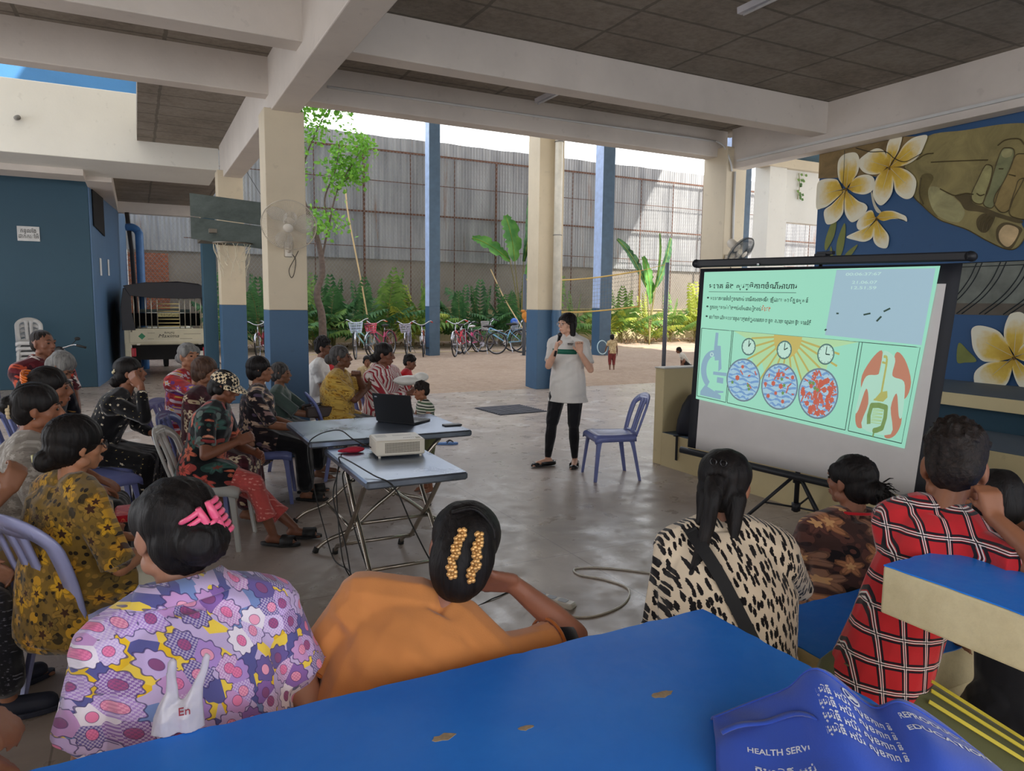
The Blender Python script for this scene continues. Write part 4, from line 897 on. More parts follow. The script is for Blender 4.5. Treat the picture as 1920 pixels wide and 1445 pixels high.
def palm(kind, seed):
    global rp; rp = random.Random(seed); b = MB(); n = (8, 9, 7)[kind]
    for k in range(n):
        az = 2*PI*k/n+rp.uniform(-.4, .4); frond(b, (rp.uniform(-.08, .08), rp.uniform(-.08, .08), .1+.3*rp.random()), az, rp.uniform(1.7, 2.7), rp.uniform(.30, 1.0), rp.uniform(.25, .75), wl=rp.uniform(.40, .60))
    for k in range(3): frond(b, (0, 0, .3), rp.uniform(0, 6.28), rp.uniform(1.8, 2.5), rp.uniform(.02, .25), .12, wl=.34)
    return b
P_lab = {}
def plant(x, y, seed, kind, mat, s, label):
    y -= .7; t = thing('areca_palm', label, 'plant', (x, y, .02), 0, 'palms along the yard wall')
    pb_ = palm(kind, seed); lim = (26.75-y)/s; pb_.v = [(a, b__ if b__ < lim*.7 else lim*(.7+.3*math.tanh((b__/lim-.7)/.3)), c) for a, b__, c in pb_.v]; pb_.build('foliage', [mat, M_stem], t); b = MB()
    r = random.Random(seed)
    for k in range(4): b.tube([(0.05*math.cos(k*1.6), .05*math.sin(k*1.6), 0), (.09*math.cos(k*1.6), .09*math.sin(k*1.6), .55+.1*k)], .022, 6)
    b.build('stem', M_stem, t); t.scale = (s,)*3; return t
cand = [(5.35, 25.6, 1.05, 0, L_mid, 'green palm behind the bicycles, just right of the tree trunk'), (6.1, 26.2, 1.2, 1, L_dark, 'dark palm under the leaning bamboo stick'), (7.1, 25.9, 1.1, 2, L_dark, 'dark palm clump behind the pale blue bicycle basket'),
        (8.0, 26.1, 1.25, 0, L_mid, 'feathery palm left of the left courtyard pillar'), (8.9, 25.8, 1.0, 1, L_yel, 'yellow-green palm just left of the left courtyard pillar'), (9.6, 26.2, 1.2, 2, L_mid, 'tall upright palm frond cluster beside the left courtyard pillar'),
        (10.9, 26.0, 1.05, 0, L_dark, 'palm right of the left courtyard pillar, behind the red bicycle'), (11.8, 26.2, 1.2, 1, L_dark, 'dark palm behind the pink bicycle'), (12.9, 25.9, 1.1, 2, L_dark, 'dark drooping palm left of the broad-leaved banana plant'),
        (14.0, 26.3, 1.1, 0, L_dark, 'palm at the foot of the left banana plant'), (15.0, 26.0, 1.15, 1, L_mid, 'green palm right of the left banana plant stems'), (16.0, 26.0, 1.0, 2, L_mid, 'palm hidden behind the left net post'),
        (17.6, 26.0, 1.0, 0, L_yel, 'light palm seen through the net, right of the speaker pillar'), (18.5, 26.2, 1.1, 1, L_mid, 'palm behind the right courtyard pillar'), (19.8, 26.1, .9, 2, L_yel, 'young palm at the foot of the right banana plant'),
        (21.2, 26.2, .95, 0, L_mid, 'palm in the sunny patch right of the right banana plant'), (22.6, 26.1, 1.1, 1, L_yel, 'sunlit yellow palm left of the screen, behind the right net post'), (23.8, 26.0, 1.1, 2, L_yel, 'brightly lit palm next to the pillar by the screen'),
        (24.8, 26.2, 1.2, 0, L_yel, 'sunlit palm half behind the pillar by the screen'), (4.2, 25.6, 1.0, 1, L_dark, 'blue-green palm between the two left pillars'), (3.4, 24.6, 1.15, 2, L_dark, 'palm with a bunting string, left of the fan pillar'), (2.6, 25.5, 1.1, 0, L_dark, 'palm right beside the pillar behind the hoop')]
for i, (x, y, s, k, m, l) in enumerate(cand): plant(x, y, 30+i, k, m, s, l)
# broad-leaved plants
def banana(label, x, y, leaves, seed):
    t = thing('banana_plant', label, 'plant', (x, y, .02), 0, None); r = random.Random(seed)
    for (dx, dz, L, W, az, tilt, m) in leaves:
        st = bez([(0, 0, 0), (dx*.3, 0, dz*.5), (dx, 0, dz)], 6); MB().tube(st, [.035*(1-.6*i/(len(st)-1)) for i in range(len(st))], 6).build('stalk', M_stem, t, smooth=True)
        b = MB(); n = 22; d = Vector((math.sin(tilt), 0, math.cos(tilt))); w = Vector((math.cos(tilt)*math.cos(az), math.sin(az), -math.sin(tilt)*math.cos(az)))
        nrm = d.cross(w); rows = []
        for i in range(n+1):
            q = i/n; hw = W*math.sin(PI*(q*.94+.03))**.55; c = Vector((dx, 0, dz))+d*L*q+nrm*(.18*L*q*q)+Vector((0, 0, -.10*L*q**3)); tear = [0 if r.random() < .75 else r.uniform(.15, .45) for _ in (0, 1)]
            rows.append([c-w*hw*(1-tear[0])-nrm*.10*hw+d*.05, c-w*hw*.5+nrm*.03, c, c+w*hw*.5+nrm*.03, c+w*hw*(1-tear[1])-nrm*.10*hw+d*.05])
        b.v = [tuple(p) for q in rows for p in q]; b.f = [(i*5+j, i*5+j+1, i*5+j+6, i*5+j+5) for i in range(n) for j in range(4)]; b.m = [0]*len(b.f)
        lf = b.build('leaf', m, t, smooth=True); MB().tube([q[2]-nrm*.004 for q in rows], .012, 5).build('midrib', L_yel, lf)
    return t
banana('banana plant with tall broad leaves left of the speaker pillar', 13.55, 25.4, [(-.30, 3.3, 2.0, .46, .2, -.10, L_ban), (.10, 3.3, 2.9, .36, .5, .24, L_dark), (.12, 2.5, 2.3, .42, .6, .42, L_ban), (-.5, 3.3, 1.8, .32, .4, -.90, L_ban)], 3)
banana('banana plant with ragged leaves between the two right courtyard pillars', 19.2, 24.4, [(-.25, 2.4, 2.5, .28, .4, -.45, L_dark), (.25, 2.4, 2.6, .30, .4, .48, L_dark), (.15, 2.2, 2.7, .16, 1.1, .30, L_mid), (0, 1.7, 2.2, .30, .2, -.05, L_ban)], 4)
# tree with small leaves
def tree():
    t = thing('small_tree', 'slender tree with small bright leaves rising just right of the fan pillar', 'tree', (5.1, 22.6, 0)); r = random.Random(8)
    tr = bez([(0, 0, 0), (-.02, 0, 1.2), (-.16, 0, 1.9), (.02, 0, 2.6), (-.1, 0, 3.5), (-.42, 0, 4.4), (-.62, .1, 5.3), (-.55, .1, 6.6), (-.5, .1, 8.0)], 6)
    MB().tube(tr, [.13-.10*i/(len(tr)-1) for i in range(len(tr))], 8).build('trunk', M_bark, t, smooth=True)
    B = [bez([(.0, 0, 2.9), (.25, .05, 4.0), (.55, .1, 5.1), (1.1, .2, 6.0), (1.45, .2, 6.6)], 6), bez([(.25, 0, 4.0), (.15, .1, 4.8), (.5, .1, 5.7), (.62, .1, 6.5)], 6), bez([(-.62, .1, 5.2), (-.35, .1, 6.1), (.0, .1, 6.9), (.45, .1, 7.7)], 6), bez([(-.5, .1, 6.6), (-.8, .1, 7.2), (-.9, .1, 8.2)], 6), bez([(-.4, .1, 4.4), (-.7, .1, 5.2), (-1.0, .1, 5.9)], 6), bez([(.55, .1, 5.1), (.9, .2, 5.5), (1.3, .2, 5.6)], 6)]
    for p in B: MB().tube(p, [.035-.026*i/(len(p)-1) for i in range(len(p))], 6).build('branch', M_bark, t, smooth=True)
    b = MB(); sites = [p for br in B for p in br[len(br)//2:]]+tr[-12:]+[Vector(c)+Vector((r.gauss(0, .3), r.gauss(0, .3), r.gauss(0, .25))) for c in ((1.3, .2, 6.5), (.8, .2, 6.1), (.2, .1, 7.6), (.5, .1, 7.7), (-.2, .1, 7.9), (0, .1, 8.3), (-.6, .1, 7.7), (.5, .1, 8.1), (-.1, 0, 4.2), (.2, 0, 4.0)) for _ in range(5)]
    for s_ in sites:
        for k in range(22):
            c = s_+Vector((r.gauss(0, .17), r.gauss(0, .17), r.gauss(0, .15))); d = Vector((r.gauss(0, 1), r.gauss(0, 1), r.gauss(.2, .7))).normalized(); u = d.cross(Vector((r.gauss(0, 1), r.gauss(0, 1), r.gauss(0, 1)))).normalized(); l = r.uniform(.11, .19)
            b.add([c, c+d*l*.5+u*l*.36, c+d*l, c+d*l*.5-u*l*.36], [(0, 1, 2, 3)])
    b.build('foliage', m_leaf('tree_leaf', (84, 146, 50), (150, 204, 84)), t)
tree()
st = tag(MB().tube(bez([(7.2, 24.3, 0), (7.0, 24.9, 2.2), (6.75, 25.6, 4.6), (6.72, 25.9, 5.6)], 5), .03, 6).build('bamboo_stick', plain('bamboo_tan', (200, 170, 124), .6)), 'long pale bamboo stick leaning against the wall above the bicycles', 'stick')
tag(MB().tube(bez([(12.0, 21.6, .3), (12.4, 24.5, 1.8), (12.45, 25.9, 3.0)], 5), .025, 6).build('bamboo_stick', plain('bamboo_tan', (200, 170, 124))), 'pale bamboo stick standing beside the left banana plant', 'stick')
# dry leaf litter and kerb
b = MB(); r = random.Random(2)
for k in range(900):
    c = Vector((r.uniform(2.5, 25), min(26.85, r.gauss(25.6, .5)), .06+r.random()*.14)); d = Vector((r.gauss(0, 1), r.gauss(0, 1), r.gauss(0, .4))).normalized()*.12; u = d.cross(Vector((0, 0, 1))).normalized()*.03; b.add([c-d, c+u, c+d, c-u], [(0, 1, 2, 3)])
tag(b.build('leaf_litter', plain('dry_leaf', (140, 104, 72), .9, var=.3)), 'dry brown leaf litter under the palms', 'leaves', kind='stuff')
struct(MB().box((4.4, 22.35, 0), (40, 22.47, .05)).build('kerb', M_blockc), 'low kerb of the planting bed')
# ---------------------------------------------------------------- bicycles
M_tyre = plain('tyre_black', (34, 34, 36), .8); M_chrome = plain('chrome_metal', (196, 198, 204), .2, .9, .05); M_spk = plain('spoke_grey', (150, 150, 156), .35, .8)
def bike(label, x, y, rz, rgb, basket=None, seatc=(30, 30, 32), grip=(40, 40, 42), R=.31, s=1.0, steer=.0, load=None, lean=.06):
    t = thing('bicycle', label, 'bicycle', (x, y, .02), rz, 'bicycles parked along the yard'); t.scale = (s,)*3; t.rotation_euler = (lean, 0, rz)
    fm = plain('bike_%d_%d_%d' % rgb, rgb, .3, var=.05); hx, rx = .54, -.50                    # bike points along local +X
    def wheel(cx, rot):
        w = thing_part('wheel', t); w_ = MB(); n = 24
        Rm = Matrix.Translation((cx, 0, R)) @ Matrix.Rotation(rot, 4, 'Z')
        tb = MB(); tb.M = Rm; tb.tube([(R*math.cos(a)*.955, 0, R*math.sin(a)*.955) for a in np.linspace(0, 2*PI, n+1)[:-1]], .016, 7, close=True); tb.build('tyre', M_tyre, w, smooth=True)
        rb = MB(); rb.M = Rm; rb.tube([((R-.035)*math.cos(a), 0, (R-.035)*math.sin(a)) for a in np.linspace(0, 2*PI, n+1)[:-1]], .009, 6, close=True)
        for k in range(18): a = 2*PI*k/18; rb.tube([(.02*math.cos(a+.8), .02*(-1)**k, .02*math.sin(a+.8)), ((R-.035)*math.cos(a), 0, (R-.035)*math.sin(a))], .0016, 3)
        rb.cyl((0, -.04, 0), (0, .04, 0), .018, n=8); rb.build('rim', M_spk, w)
    def thing_part(n_, p): e = MB().cyl((0, -.001, 0), (0, .001, 0), .001, n=3).build(n_, M_spk, p); return e
    wheel(hx, steer); wheel(rx, 0)
    fb = MB(); bb = (-.08, 0, .27); st_ = (-.20, 0, .60); hd = (.36, 0, .66); hb = (.40, 0, .56)
    for p, q, rr in ((bb, st_, .015), (bb, hb, .019), ((-.15, 0, .46), hd, .016), ((rx, .045, R), bb, .009), ((rx, -.045, R), bb, .009), ((rx, .045, R), (-.19, .01, .57), .008), ((rx, -.045, R), (-.19, -.01, .57), .008), (hd, hb, .02)): fb.cyl(p, q, rr, n=8)
    fb.build('frame', fm, t, smooth=True)
    Rs = Matrix.Translation((.38, 0, 0)) @ Matrix.Rotation(steer, 4, 'Z') @ Matrix.Translation((-.38, 0, 0))
    k = MB(); k.M = Rs
    for sy in (-.05, .05): k.tube([(hx, sy, R), (.42, sy, .52), (.41, 0, .56)], .010, 6)
    k.cyl((.40, 0, .56), (.335, 0, .80), .013, n=8); k.build('fork', M_chrome, t, smooth=True)
    h = MB(); h.M = Rs; h.tube(bez([(.17, -.27, .86), (.28, -.22, .90), (.34, -.06, .82), (.34, .06, .82), (.28, .22, .90), (.17, .27, .86)], 5), .011, 8); hb_ = h.build('handlebar', M_chrome, t, smooth=True)
    for sy in (-1, 1): g = MB(); g.M = Rs; g.cyl((.255, sy*.235, .893), (.15, sy*.275, .855), .017, n=8); g.build('grip', plain('grip_%d_%d_%d' % grip, grip, .6), hb_, smooth=True)
    MB().cyl(st_, (-.235, 0, .74), .011, n=8).build('seat_post', M_chrome, t, smooth=True)
    MB().ell((-.27, 0, .77), (.13, .075, .035)).ell((-.17, 0, .765), (.10, .03, .025)).build('saddle', plain('saddle_%d_%d_%d' % seatc, seatc, .5), t, smooth=True)
    for cx, a0, a1 in ((rx, 30, 175), (hx, 20, 140)):
        m_ = MB(); m_.M = Rs if cx > 0 else None; A = [math.radians(a) for a in np.linspace(a0, a1, 10)]
        m_.loft([[(cx+(R+.02)*math.cos(a), -.025, R+(R+.02)*math.sin(a)), (cx+(R+.03)*math.cos(a), 0, R+(R+.03)*math.sin(a)), (cx+(R+.02)*math.cos(a), .025, R+(R+.02)*math.sin(a)), (cx+(R+.024)*math.cos(a), 0, R+(R+.024)*math.sin(a))] for a in A]); m_.build('mudguard', fm if cx < 0 else M_chrome, t, smooth=True)
    MB().box((rx-.18, -.05, .655), (rx+.16, .05, .668)).cyl((rx, .05, R), (rx-.05, .05, .655), .005, n=5).cyl((rx, -.05, R), (rx-.05, -.05, .655), .005, n=5).build('rear_rack', M_chrome, t)
    c = MB(); c.cyl((-.08, -.03, .27), (-.08, .03, .27), .07, n=18); c.build('chainring', M_chrome, t); 
    for s2 in (-1, 1): MB().tube([(-.08, s2*.05, .27), (-.08+s2*.12, s2*.07, .20)], .008, 5).box((-.11+s2*.12, s2*.10-.04, .19), (-.05+s2*.12, s2*.10+.04, .21)).build('pedal', M_tyre, t)
    MB().tube([(-.2, .03, .27), (-.3, .16, 0.0)], .008, 5).build('kickstand', M_chrome, t)
    if basket:
        q = MB(); q.M = Rs; bm_ = plain('basket_%d_%d_%d' % basket, basket, .45)
        for zz, w_ in ((.60, .10), (.66, .115), (.72, .125), (.78, .135), (.83, .14)): q.tube([(.50+w_*.8*math.cos(a), w_*1.15*math.sin(a), zz) for a in np.linspace(0, 2*PI, 17)[:-1]], .006, 4, close=True)
        for a in np.linspace(0, 2*PI, 25)[:-1]: q.tube([(.50+.08*math.cos(a), .115*math.sin(a), .60), (.50+.112*math.cos(a), .16*math.sin(a), .83)], .004, 4)
        q.lathe([(.001, .60), (.095, .60), (.095, .604), (.001, .604)], (.5, 0, 0), 16); q.build('basket', bm_, t)
    return t
bike('pale turquoise bicycle with a white front basket, leftmost behind the seated women', 5.95, 20.9, -2.25, (140, 206, 210), (200, 214, 236), s=1.28, steer=.3)
bike('pink bicycle with a pink front basket next to the turquoise one', 6.65, 21.5, -2.35, (196, 80, 120), (228, 88, 120), grip=(200, 110, 60), s=1.22)
bike('lilac grey bicycle with a bag on the handlebar, third from the left', 7.72, 22.1, -2.0, (150, 150, 178), (186, 182, 200), s=1.18)
bike('red and yellow bicycle just left of the left courtyard pillar', 7.9, 21.2, -1.95, (214, 96, 60), None, grip=(186, 60, 50), s=1.2)
bike('red bicycle immediately right of the left courtyard pillar', 9.0, 20.9, -2.2, (214, 60, 80), None, grip=(220, 60, 50), s=1.25)
bike('pink bicycle with a white saddle right of the red one', 9.75, 21.9, -2.5, (232, 90, 150), None, (225, 220, 224), s=1.15)
bike('black and silver bicycle left of the light blue one', 9.95, 21.5, 2.35, (70, 66, 74), None, s=1.18)
bike('light blue bicycle with a basket and a black saddle, rightmost of the main row', 11.0, 21.9, 2.55, (132, 192, 232), (190, 186, 190), s=1.25)
bike('grey bicycle behind the left net post with a ball in its basket', 12.1, 21.8, 2.6, (120, 126, 140), (176, 184, 200), s=1.22)
bike('maroon bicycle between the two left pillars', 3.15, 21.5, -1.9, (150, 40, 60), None, s=1.2)
bike('dark violet bicycle behind the maroon one between the two left pillars', 3.6, 22.3, -1.8, (96, 84, 128), (110, 120, 150), s=1.2)
tag(MB().ell((0, 0, 0), .13, n=20, k=12).build('ball', plain('ball_blue', (56, 104, 200), .4), loc=(11.56, 22.15, 1.05), smooth=True), 'blue ball sitting in a bicycle basket', 'ball')
# ---------------------------------------------------------------- volleyball net
def post(label, x, y, h, m):
    t = thing('net_post', label, 'post', (x, y, 0)); MB().cyl((0, 0, 0), (0, 0, h), .055, n=16).build('pole', m, t, smooth=True); MB().cyl((0, 0, 0), (0, 0, .04), .12, n=16).build('base', m, t, auto=40); return t
M_post = plain('grey_post_paint', (88, 96, 108), .5)
pa = post('grey net post with an orange rag tied to it, left of the speaker', 10.917, 20.222, 2.6, M_post)
MB().ell((0, -.03, 1.30), (.10, .09, .13)).ell((.03, -.06, 1.18), (.07, .05, .10)).ell((-.04, 0, 1.44), (.08, .08, .05)).build('rag', plain('rag_orange', (206, 140, 66), .9, bump=.4), pa, smooth=True)
post('thick grey net post left of the projection screen', 12.5, 15.24, 2.80, M_post)
nt = thing('volleyball_net', 'volleyball net with yellow tapes stretched between the two posts', 'net', (11.7, 17.7, 0)); A_, B_ = Vector((10.95, 20.15, 0)), Vector((12.2, 16.0, 0)); o_ = Vector(nt.location)
def NP(u, z): return A_.lerp(B_, u)+Vector((0, 0, z-.10*math.sin(PI*u)+.18*u))-o_
b = MB()
for z in (2.42, 1.46): b.tube([NP(u, z) for u in np.linspace(0, 1, 16)], .022, 6)
b.tube([NP(1, 1.46), NP(1, 2.42)], .022, 6); b.build('tape', plain('tape_yellow', (206, 172, 96), .7), nt, smooth=True)
b = MB()
for u in np.linspace(0, 1, 42): b.tube([NP(u, 1.46), NP(u, 2.42)], .0035, 3)
for z in np.linspace(1.46, 2.42, 10): b.tube([NP(u, z) for u in np.linspace(0, 1, 10)], .0035, 3)
b.build('mesh_cord', plain('cord_grey', (120, 118, 112), .8), nt); MB().tube([NP(0, 2.42), (10.93-o_.x, 20.2-o_.y, 2.5)], .008, 5).build('tie_rope', plain('tape_yellow', (206, 172, 96)), nt); MB().tube([NP(1, 2.42), (12.48-o_.x, 15.3-o_.y, 2.75)], .008, 5).build('tie_rope', plain('tape_yellow', (206, 172, 96)), nt)
# string of small flags hanging left of the fan pillar
bt = thing('bunting', 'string of small blue and red paper flags between the hoop and the fan pillar', 'bunting', (1.95, 11.9, 0)); MB().tube([(0, 0, 1.9), (0, 0, 3.0), (-.385, 0, 3.64)], .004, 4).build('string', M_cab, bt)
for k in range(6):
    b = MB(); z = 2.8-.15*k; b.prism([(-.05, .005*k, z), (.05, .01, z-.02), (.01, .02, z-.11)], (0, .004, 0)); b.build('flag', plain('flag_%d' % (k % 3), ((90, 150, 210), (222, 222, 226), (206, 72, 72))[k % 3], .7), bt)
# ---------------------------------------------------------------- wall fans
M_fan = plain('fan_ivory', (214, 206, 192), .4, var=.04); M_fanw = plain('fan_wire', (196, 186, 168), .4); M_fand = plain('fan_blade', (224, 222, 216), .3, alpha=.22, var=0)
def fan(label, base, hub, face, r=.25, wire=None):
    t = thing('wall_fan', label, 'fan', base); base, hub, face = Vector(base), Vector(hub), Vector(face).normalized()
    H = hub-base; R = face.to_track_quat('Z', 'Y').to_matrix(); w = wire or M_fanw
    def C(x, y, z): return H+R @ Vector((x, y, z))
    c = MB(); c.tube([C(r*math.cos(a), r*math.sin(a), 0) for a in np.linspace(0, 2*PI, 41)[:-1]], .006, 6, close=True)
    for k in range(96):
        a = 2*PI*k/96
        c.tube([C(.05*math.cos(a), .05*math.sin(a), .065), C(r*.6*math.cos(a), r*.6*math.sin(a), .058), C(r*.93*math.cos(a), r*.93*math.sin(a), .03), C(r*math.cos(a), r*math.sin(a), 0), C(r*.93*math.cos(a), r*.93*math.sin(a), -.04), C(r*.55*math.cos(a), r*.55*math.sin(a), -.07), C(.06*math.cos(a), .06*math.sin(a), -.075)], .0015, 3, cap=False)
    c.build('cage', w, t)
    m = MB(); m.lathe([(.001, .075), (.045, .073), (.05, .064), (.001, .062)], C(0, 0, 0), 24, axis=R @ Vector((0, 0, 1))); m.build('badge', M_fan, t, smooth=True)
    m = MB(); m.lathe([(.001, -.24), (.045, -.235), (.062, -.20), (.064, -.10), (.05, -.07), (.001, -.068)], C(0, 0, 0), 24, axis=R @ Vector((0, 0, 1))); m.build('motor', M_fan, t, auto=40)
    for k in range(3):
        b = MB(); rows = []
        for i in range(9):
            q = i/8; rr = .04+q*(r-.055); a = 2*PI*k/3+.25*q; hw = (.20+.38*math.sin(PI*min(1, q*.9+.1)))
            rows.append([C(rr*math.cos(a+s*hw), rr*math.sin(a+s*hw), .012-s*.028) for s in (-1, -.5, 0, .5, 1)])
        b.v = [tuple(p) for q in rows for p in q]; b.f = [(i*5+j, i*5+j+1, i*5+j+6, i*5+j+5) for i in range(8) for j in range(4)]; b.m = [0]*len(b.f); b.build('blade', M_fand, t, smooth=True, solid=.002)
    MB().tube(bez([(0, -.01, -.02), (0, -.07, .0), H*.5+Vector((0, -.05, 0)), C(0, 0, -.15)], 6), [.03]*7+[.022]*12, 10).build('bracket', M_fan, t, smooth=True)
    n = Vector((0, -1, 0)) if abs(face.y) > .3 or True else face
    MB().rbox((-.045, -.022, -.09), (.045, 0, .07), .02).build('wall_plate', M_fan, t, auto=35)
    MB().tube(bez([(.04, -.015, -.06), (.07, -.02, -.12), (.05, -.02, -.26), (.02, -.02, -.30), (.0, -.02, -.22), (.06, -.02, -.1), (.10, -.015, -.02)], 6), .0035, 5).build('power_cord', M_cab, t, smooth=True)
    return t
fan('white wire-cage fan mounted on the cream pillar behind the audience', (1.43, 7.86, 2.22), (1.37, 7.47, 2.42), (-.25, -.85, -.50), .262)
fan('tilted wall fan sticking up behind the top left of the projection screen', (7.50, 7.84, 2.33), (7.35, 7.42, 2.42), (.15, -.55, -.45), .22, plain('fan_dark_wire', (60, 70, 76), .4))
# ---------------------------------------------------------------- basketball board
bb = thing('basketball_hoop', 'old grey basketball board with a rim and tattered net in front of the pillar', 'basketball hoop', (1.13, 10.1, 2.4)); o_ = Vector(bb.location)
def m_board():
    t = NT('weathered_board'); n = t.noise(1.6, 7, rough=.7, vec=t.map((1, 1, 2.4))); t.col(t.ramp(n.outputs[0], [(.3, lin((56, 62, 58))), (.65, lin((80, 86, 82)))])).set(.9, spec=.1); return t.m
p0, p1 = Vector((.684, 10.714, 0)), Vector((1.66, 9.32, 0)); dn = (p1-p0).normalized(); nn = Vector((dn.y, -dn.x, 0))*-1
if nn.y > 0: nn = -nn
b = MB(); b.prism([p0+Vector((0, 0, 2.79))-o_, p1+Vector((0, 0, 2.56))-o_, p1+Vector((0, 0, 2.84))-o_, p0+Vector((0, 0, 3.09))-o_], nn*-.03).prism([p0+Vector((0, 0, 2.49))-o_, p1+Vector((0, 0, 2.27))-o_, p1+Vector((0, 0, 2.55))-o_, p0+Vector((0, 0, 2.78))-o_], nn*-.03)
b.build('backboard', m_board(), bb, bevel=.004)
rc_ = (Vector((.985, 10.129, 2.40))+Vector((1.254, 9.645, 2.38)))/2-o_; R_ = .235
MB().tube([rc_+Vector((R_*math.cos(a), R_*math.sin(a), .0)) for a in np.linspace(0, 2*PI, 33)[:-1]], .011, 8, close=True).tube([rc_+Vector((.1, .2, 0)), rc_+Vector((.10, .42, .03))], .012, 6).tube([rc_+Vector((-.1, .2, 0)), rc_+Vector((-.02, .42, .03))], .012, 6).build('rim', plain('rim_steel', (120, 112, 100), .5, .6), bb, smooth=True)
b = MB(); r = random.Random(3)
for k in range(22):
    a = 2*PI*k/22; P_ = [rc_+Vector((R_*math.cos(a), R_*math.sin(a), 0))]; l = r.uniform(.2, .45)
    for j in range(1, 6): q = j/5; P_.append(rc_+Vector((R_*(1-.45*q)*math.cos(a+.5*q*(-1)**k)+r.gauss(0, .012), R_*(1-.45*q)*math.sin(a+.5*q*(-1)**k)+r.gauss(0, .012), -l*q+(.05 if j == 5 and r.random() < .5 else 0))))
    b.tube(bez(P_, 3), .004, 4)
b.build('net', plain('net_string', (206, 196, 172), .8), bb)
MB().box((-.25+.13-.13, .2, .15), (.05, 2.3, .2)).box((.22, .2, .15), (.27, 2.3, .2)).build('mounting_arm', plain('rim_steel', (120, 112, 100)), bb)
# ---------------------------------------------------------------- parked three-wheeler seen from behind
M_tw = plain('truck_cream', (206, 200, 176), .5, var=.08, nscale=3); M_tarp = plain('black_tarp', (26, 25, 34), .45, bump=.3); M_gal = plain('galvanised_rail', (190, 184, 170), .35, .7); M_brs = plain('yellow_rail', (214, 196, 140), .35, .5)
tk = thing('three_wheeler', 'cream passenger three-wheeler with a black canopy parked in the passage', 'vehicle', (.60, 17.2, 0), math.radians(0))
W_ = .86
b = MB(); b.box((-W_, 0, .72), (W_, .06, 1.05)).box((-W_+.02, .06, .70), (W_-.02, 1.9, .78)).box((-W_, .05, .72), (-W_+.05, 1.9, 1.05)).box((W_-.05, .05, .72), (W_, 1.9, 1.05)).build('tray', M_tw, tk, bevel=.01)
MB().box((-W_+.10, -.012, .755), (W_-.10, 0, 1.02)).build('tailgate', M_tw, tk, bevel=.008)
for s in (-1, 1): MB().box((s*W_-(.12 if s > 0 else 0), 0, .32), (s*W_+(.12 if s < 0 else 0), .5, .74)).build('mudguard', M_tw, tk, bevel=.02)
MB().box((-W_+.13, .35, .36), (W_-.13, 1.8, .70)).build('chassis', plain('chassis_black', (22, 22, 24), .8), tk); 
for s in (-1, 1):
    MB().lathe([(.001, -.07), (.2, -.07), (.25, -.05), (.25, .05), (.2, .07), (.001, .07)], (s*(W_-.16), .75, .25), 24, axis=(1, 0, 0)).build('wheel', M_tyre, tk, auto=40)
    MB().rbox((s*.70-.05, .02, .46), (s*.70+.05, .10, .64), .015).build('tail_light', plain('tail_red', (180, 30, 48), .25), tk, auto=30)
    MB().box((s*.60-.03, -.02, .70), (s*.60+.03, .02, .735)).build('hinge', M_gal, tk)
MB().lathe([(.001, -.06), (.2, -.06), (.24, -.05), (.24, .05), (.2, .06), (.001, .06)], (0, 2.9, .24), 24, axis=(1, 0, 0)).build('wheel', M_tyre, tk, auto=40)
b = MB(); rings = []
for y in (0, .5, 1.1, 1.8, 2.1): rings.append([(x, y, z+.015*math.sin(y*9+x*4)) for x, z in ((-W_-.03, 1.02), (-W_-.04, 1.5), (-W_+.03, 1.86), (-W_+.14, 1.97), (-.3, 2.04), (.2, 2.05), (W_-.25, 2.01), (W_-.02, 1.90), (W_+.04, 1.55), (W_+.06, 1.02), (W_-.02, 1.02), (W_-.03, 1.5), (W_-.14, 1.84), (.2, 1.97), (-.3, 1.97), (-W_+.18, 1.88), (-W_+.05, 1.5), (-W_+.03, 1.02))])
b.loft(rings).build('canopy', M_tarp, tk, smooth=True)
b = MB(); q = [(-W_+.02, 1.95), (-.4, 2.03), (.3, 2.04), (W_-.1, 1.96), (W_-.02, 1.72), (W_-.14, 1.71), (.3, 1.69), (-.3, 1.70), (-W_+.14, 1.74)]; b.prism([(x, -.03, z) for x, z in q], (0, .03, 0)); b.build('canopy_flap', M_tarp, tk, bevel=.008)
for s in (-1, 1): b = MB(); b.prism([(s*W_*1.04, -.02, 1.02), (s*(W_-.19+.03*s), -.02, 1.02), (s*(W_-.16), -.02, 1.4), (s*(W_-.15), -.02, 1.9), (s*W_*.98, -.02, 1.9), (s*W_*1.05, -.02, 1.5)], (0, .03, 0)); b.build('side_curtain', M_tarp, tk, bevel=.008)
for x in (-.66, -.56, -.44, -.33, -.215, .215, .32, .43, .54, .64): MB().cyl((x, .03, 1.05), (x, .03, 1.95), .011, n=8).build('rail', M_gal, tk, smooth=True)
for s in (-1, 1): MB().cyl((s*.72, .0, .98), (s*.72, .0, 1.9), .02, n=8).build('corner_post', M_gal, tk, smooth=True)
for z in (1.10, 1.17, 1.25, 1.42, 1.50, 1.58): MB().cyl((-.215, .02, z), (.215, .02, z), .011, n=8).build('ladder_rung', M_brs, tk, smooth=True)
MB().box((-.21, .02, 1.30), (.21, .03, 1.385)).build('patterned_plate', plain('rail_plate', (150, 142, 100), .5, .4, .5, 40), tk)
MB().box((-.75, 1.85, 1.05), (.75, 1.88, 1.35)).build('seat_back', plain('seat_black', (20, 20, 22), .8), tk); MB().box((-.55, 1.9, 1.36), (.55, 1.93, 1.44)).build('inner_bar', plain('inner_teal', (140, 160, 156), .6), tk)
b = MB(); b.box((-.5, 2.6, .9), (.5, 3.0, 1.35)).box((-.62, 2.1, .5), (.62, 3.1, 1.0)).build('cab', M_tw, tk, bevel=.05)
g = MB().prism([(-.60, -.014, .89), (-.53, -.014, .82), (-.46, -.014, .89), (-.53, -.014, .96)], (0, .002, 0)).build('diamond_sticker', plain('sticker_green', (44, 130, 92), .5), tk)
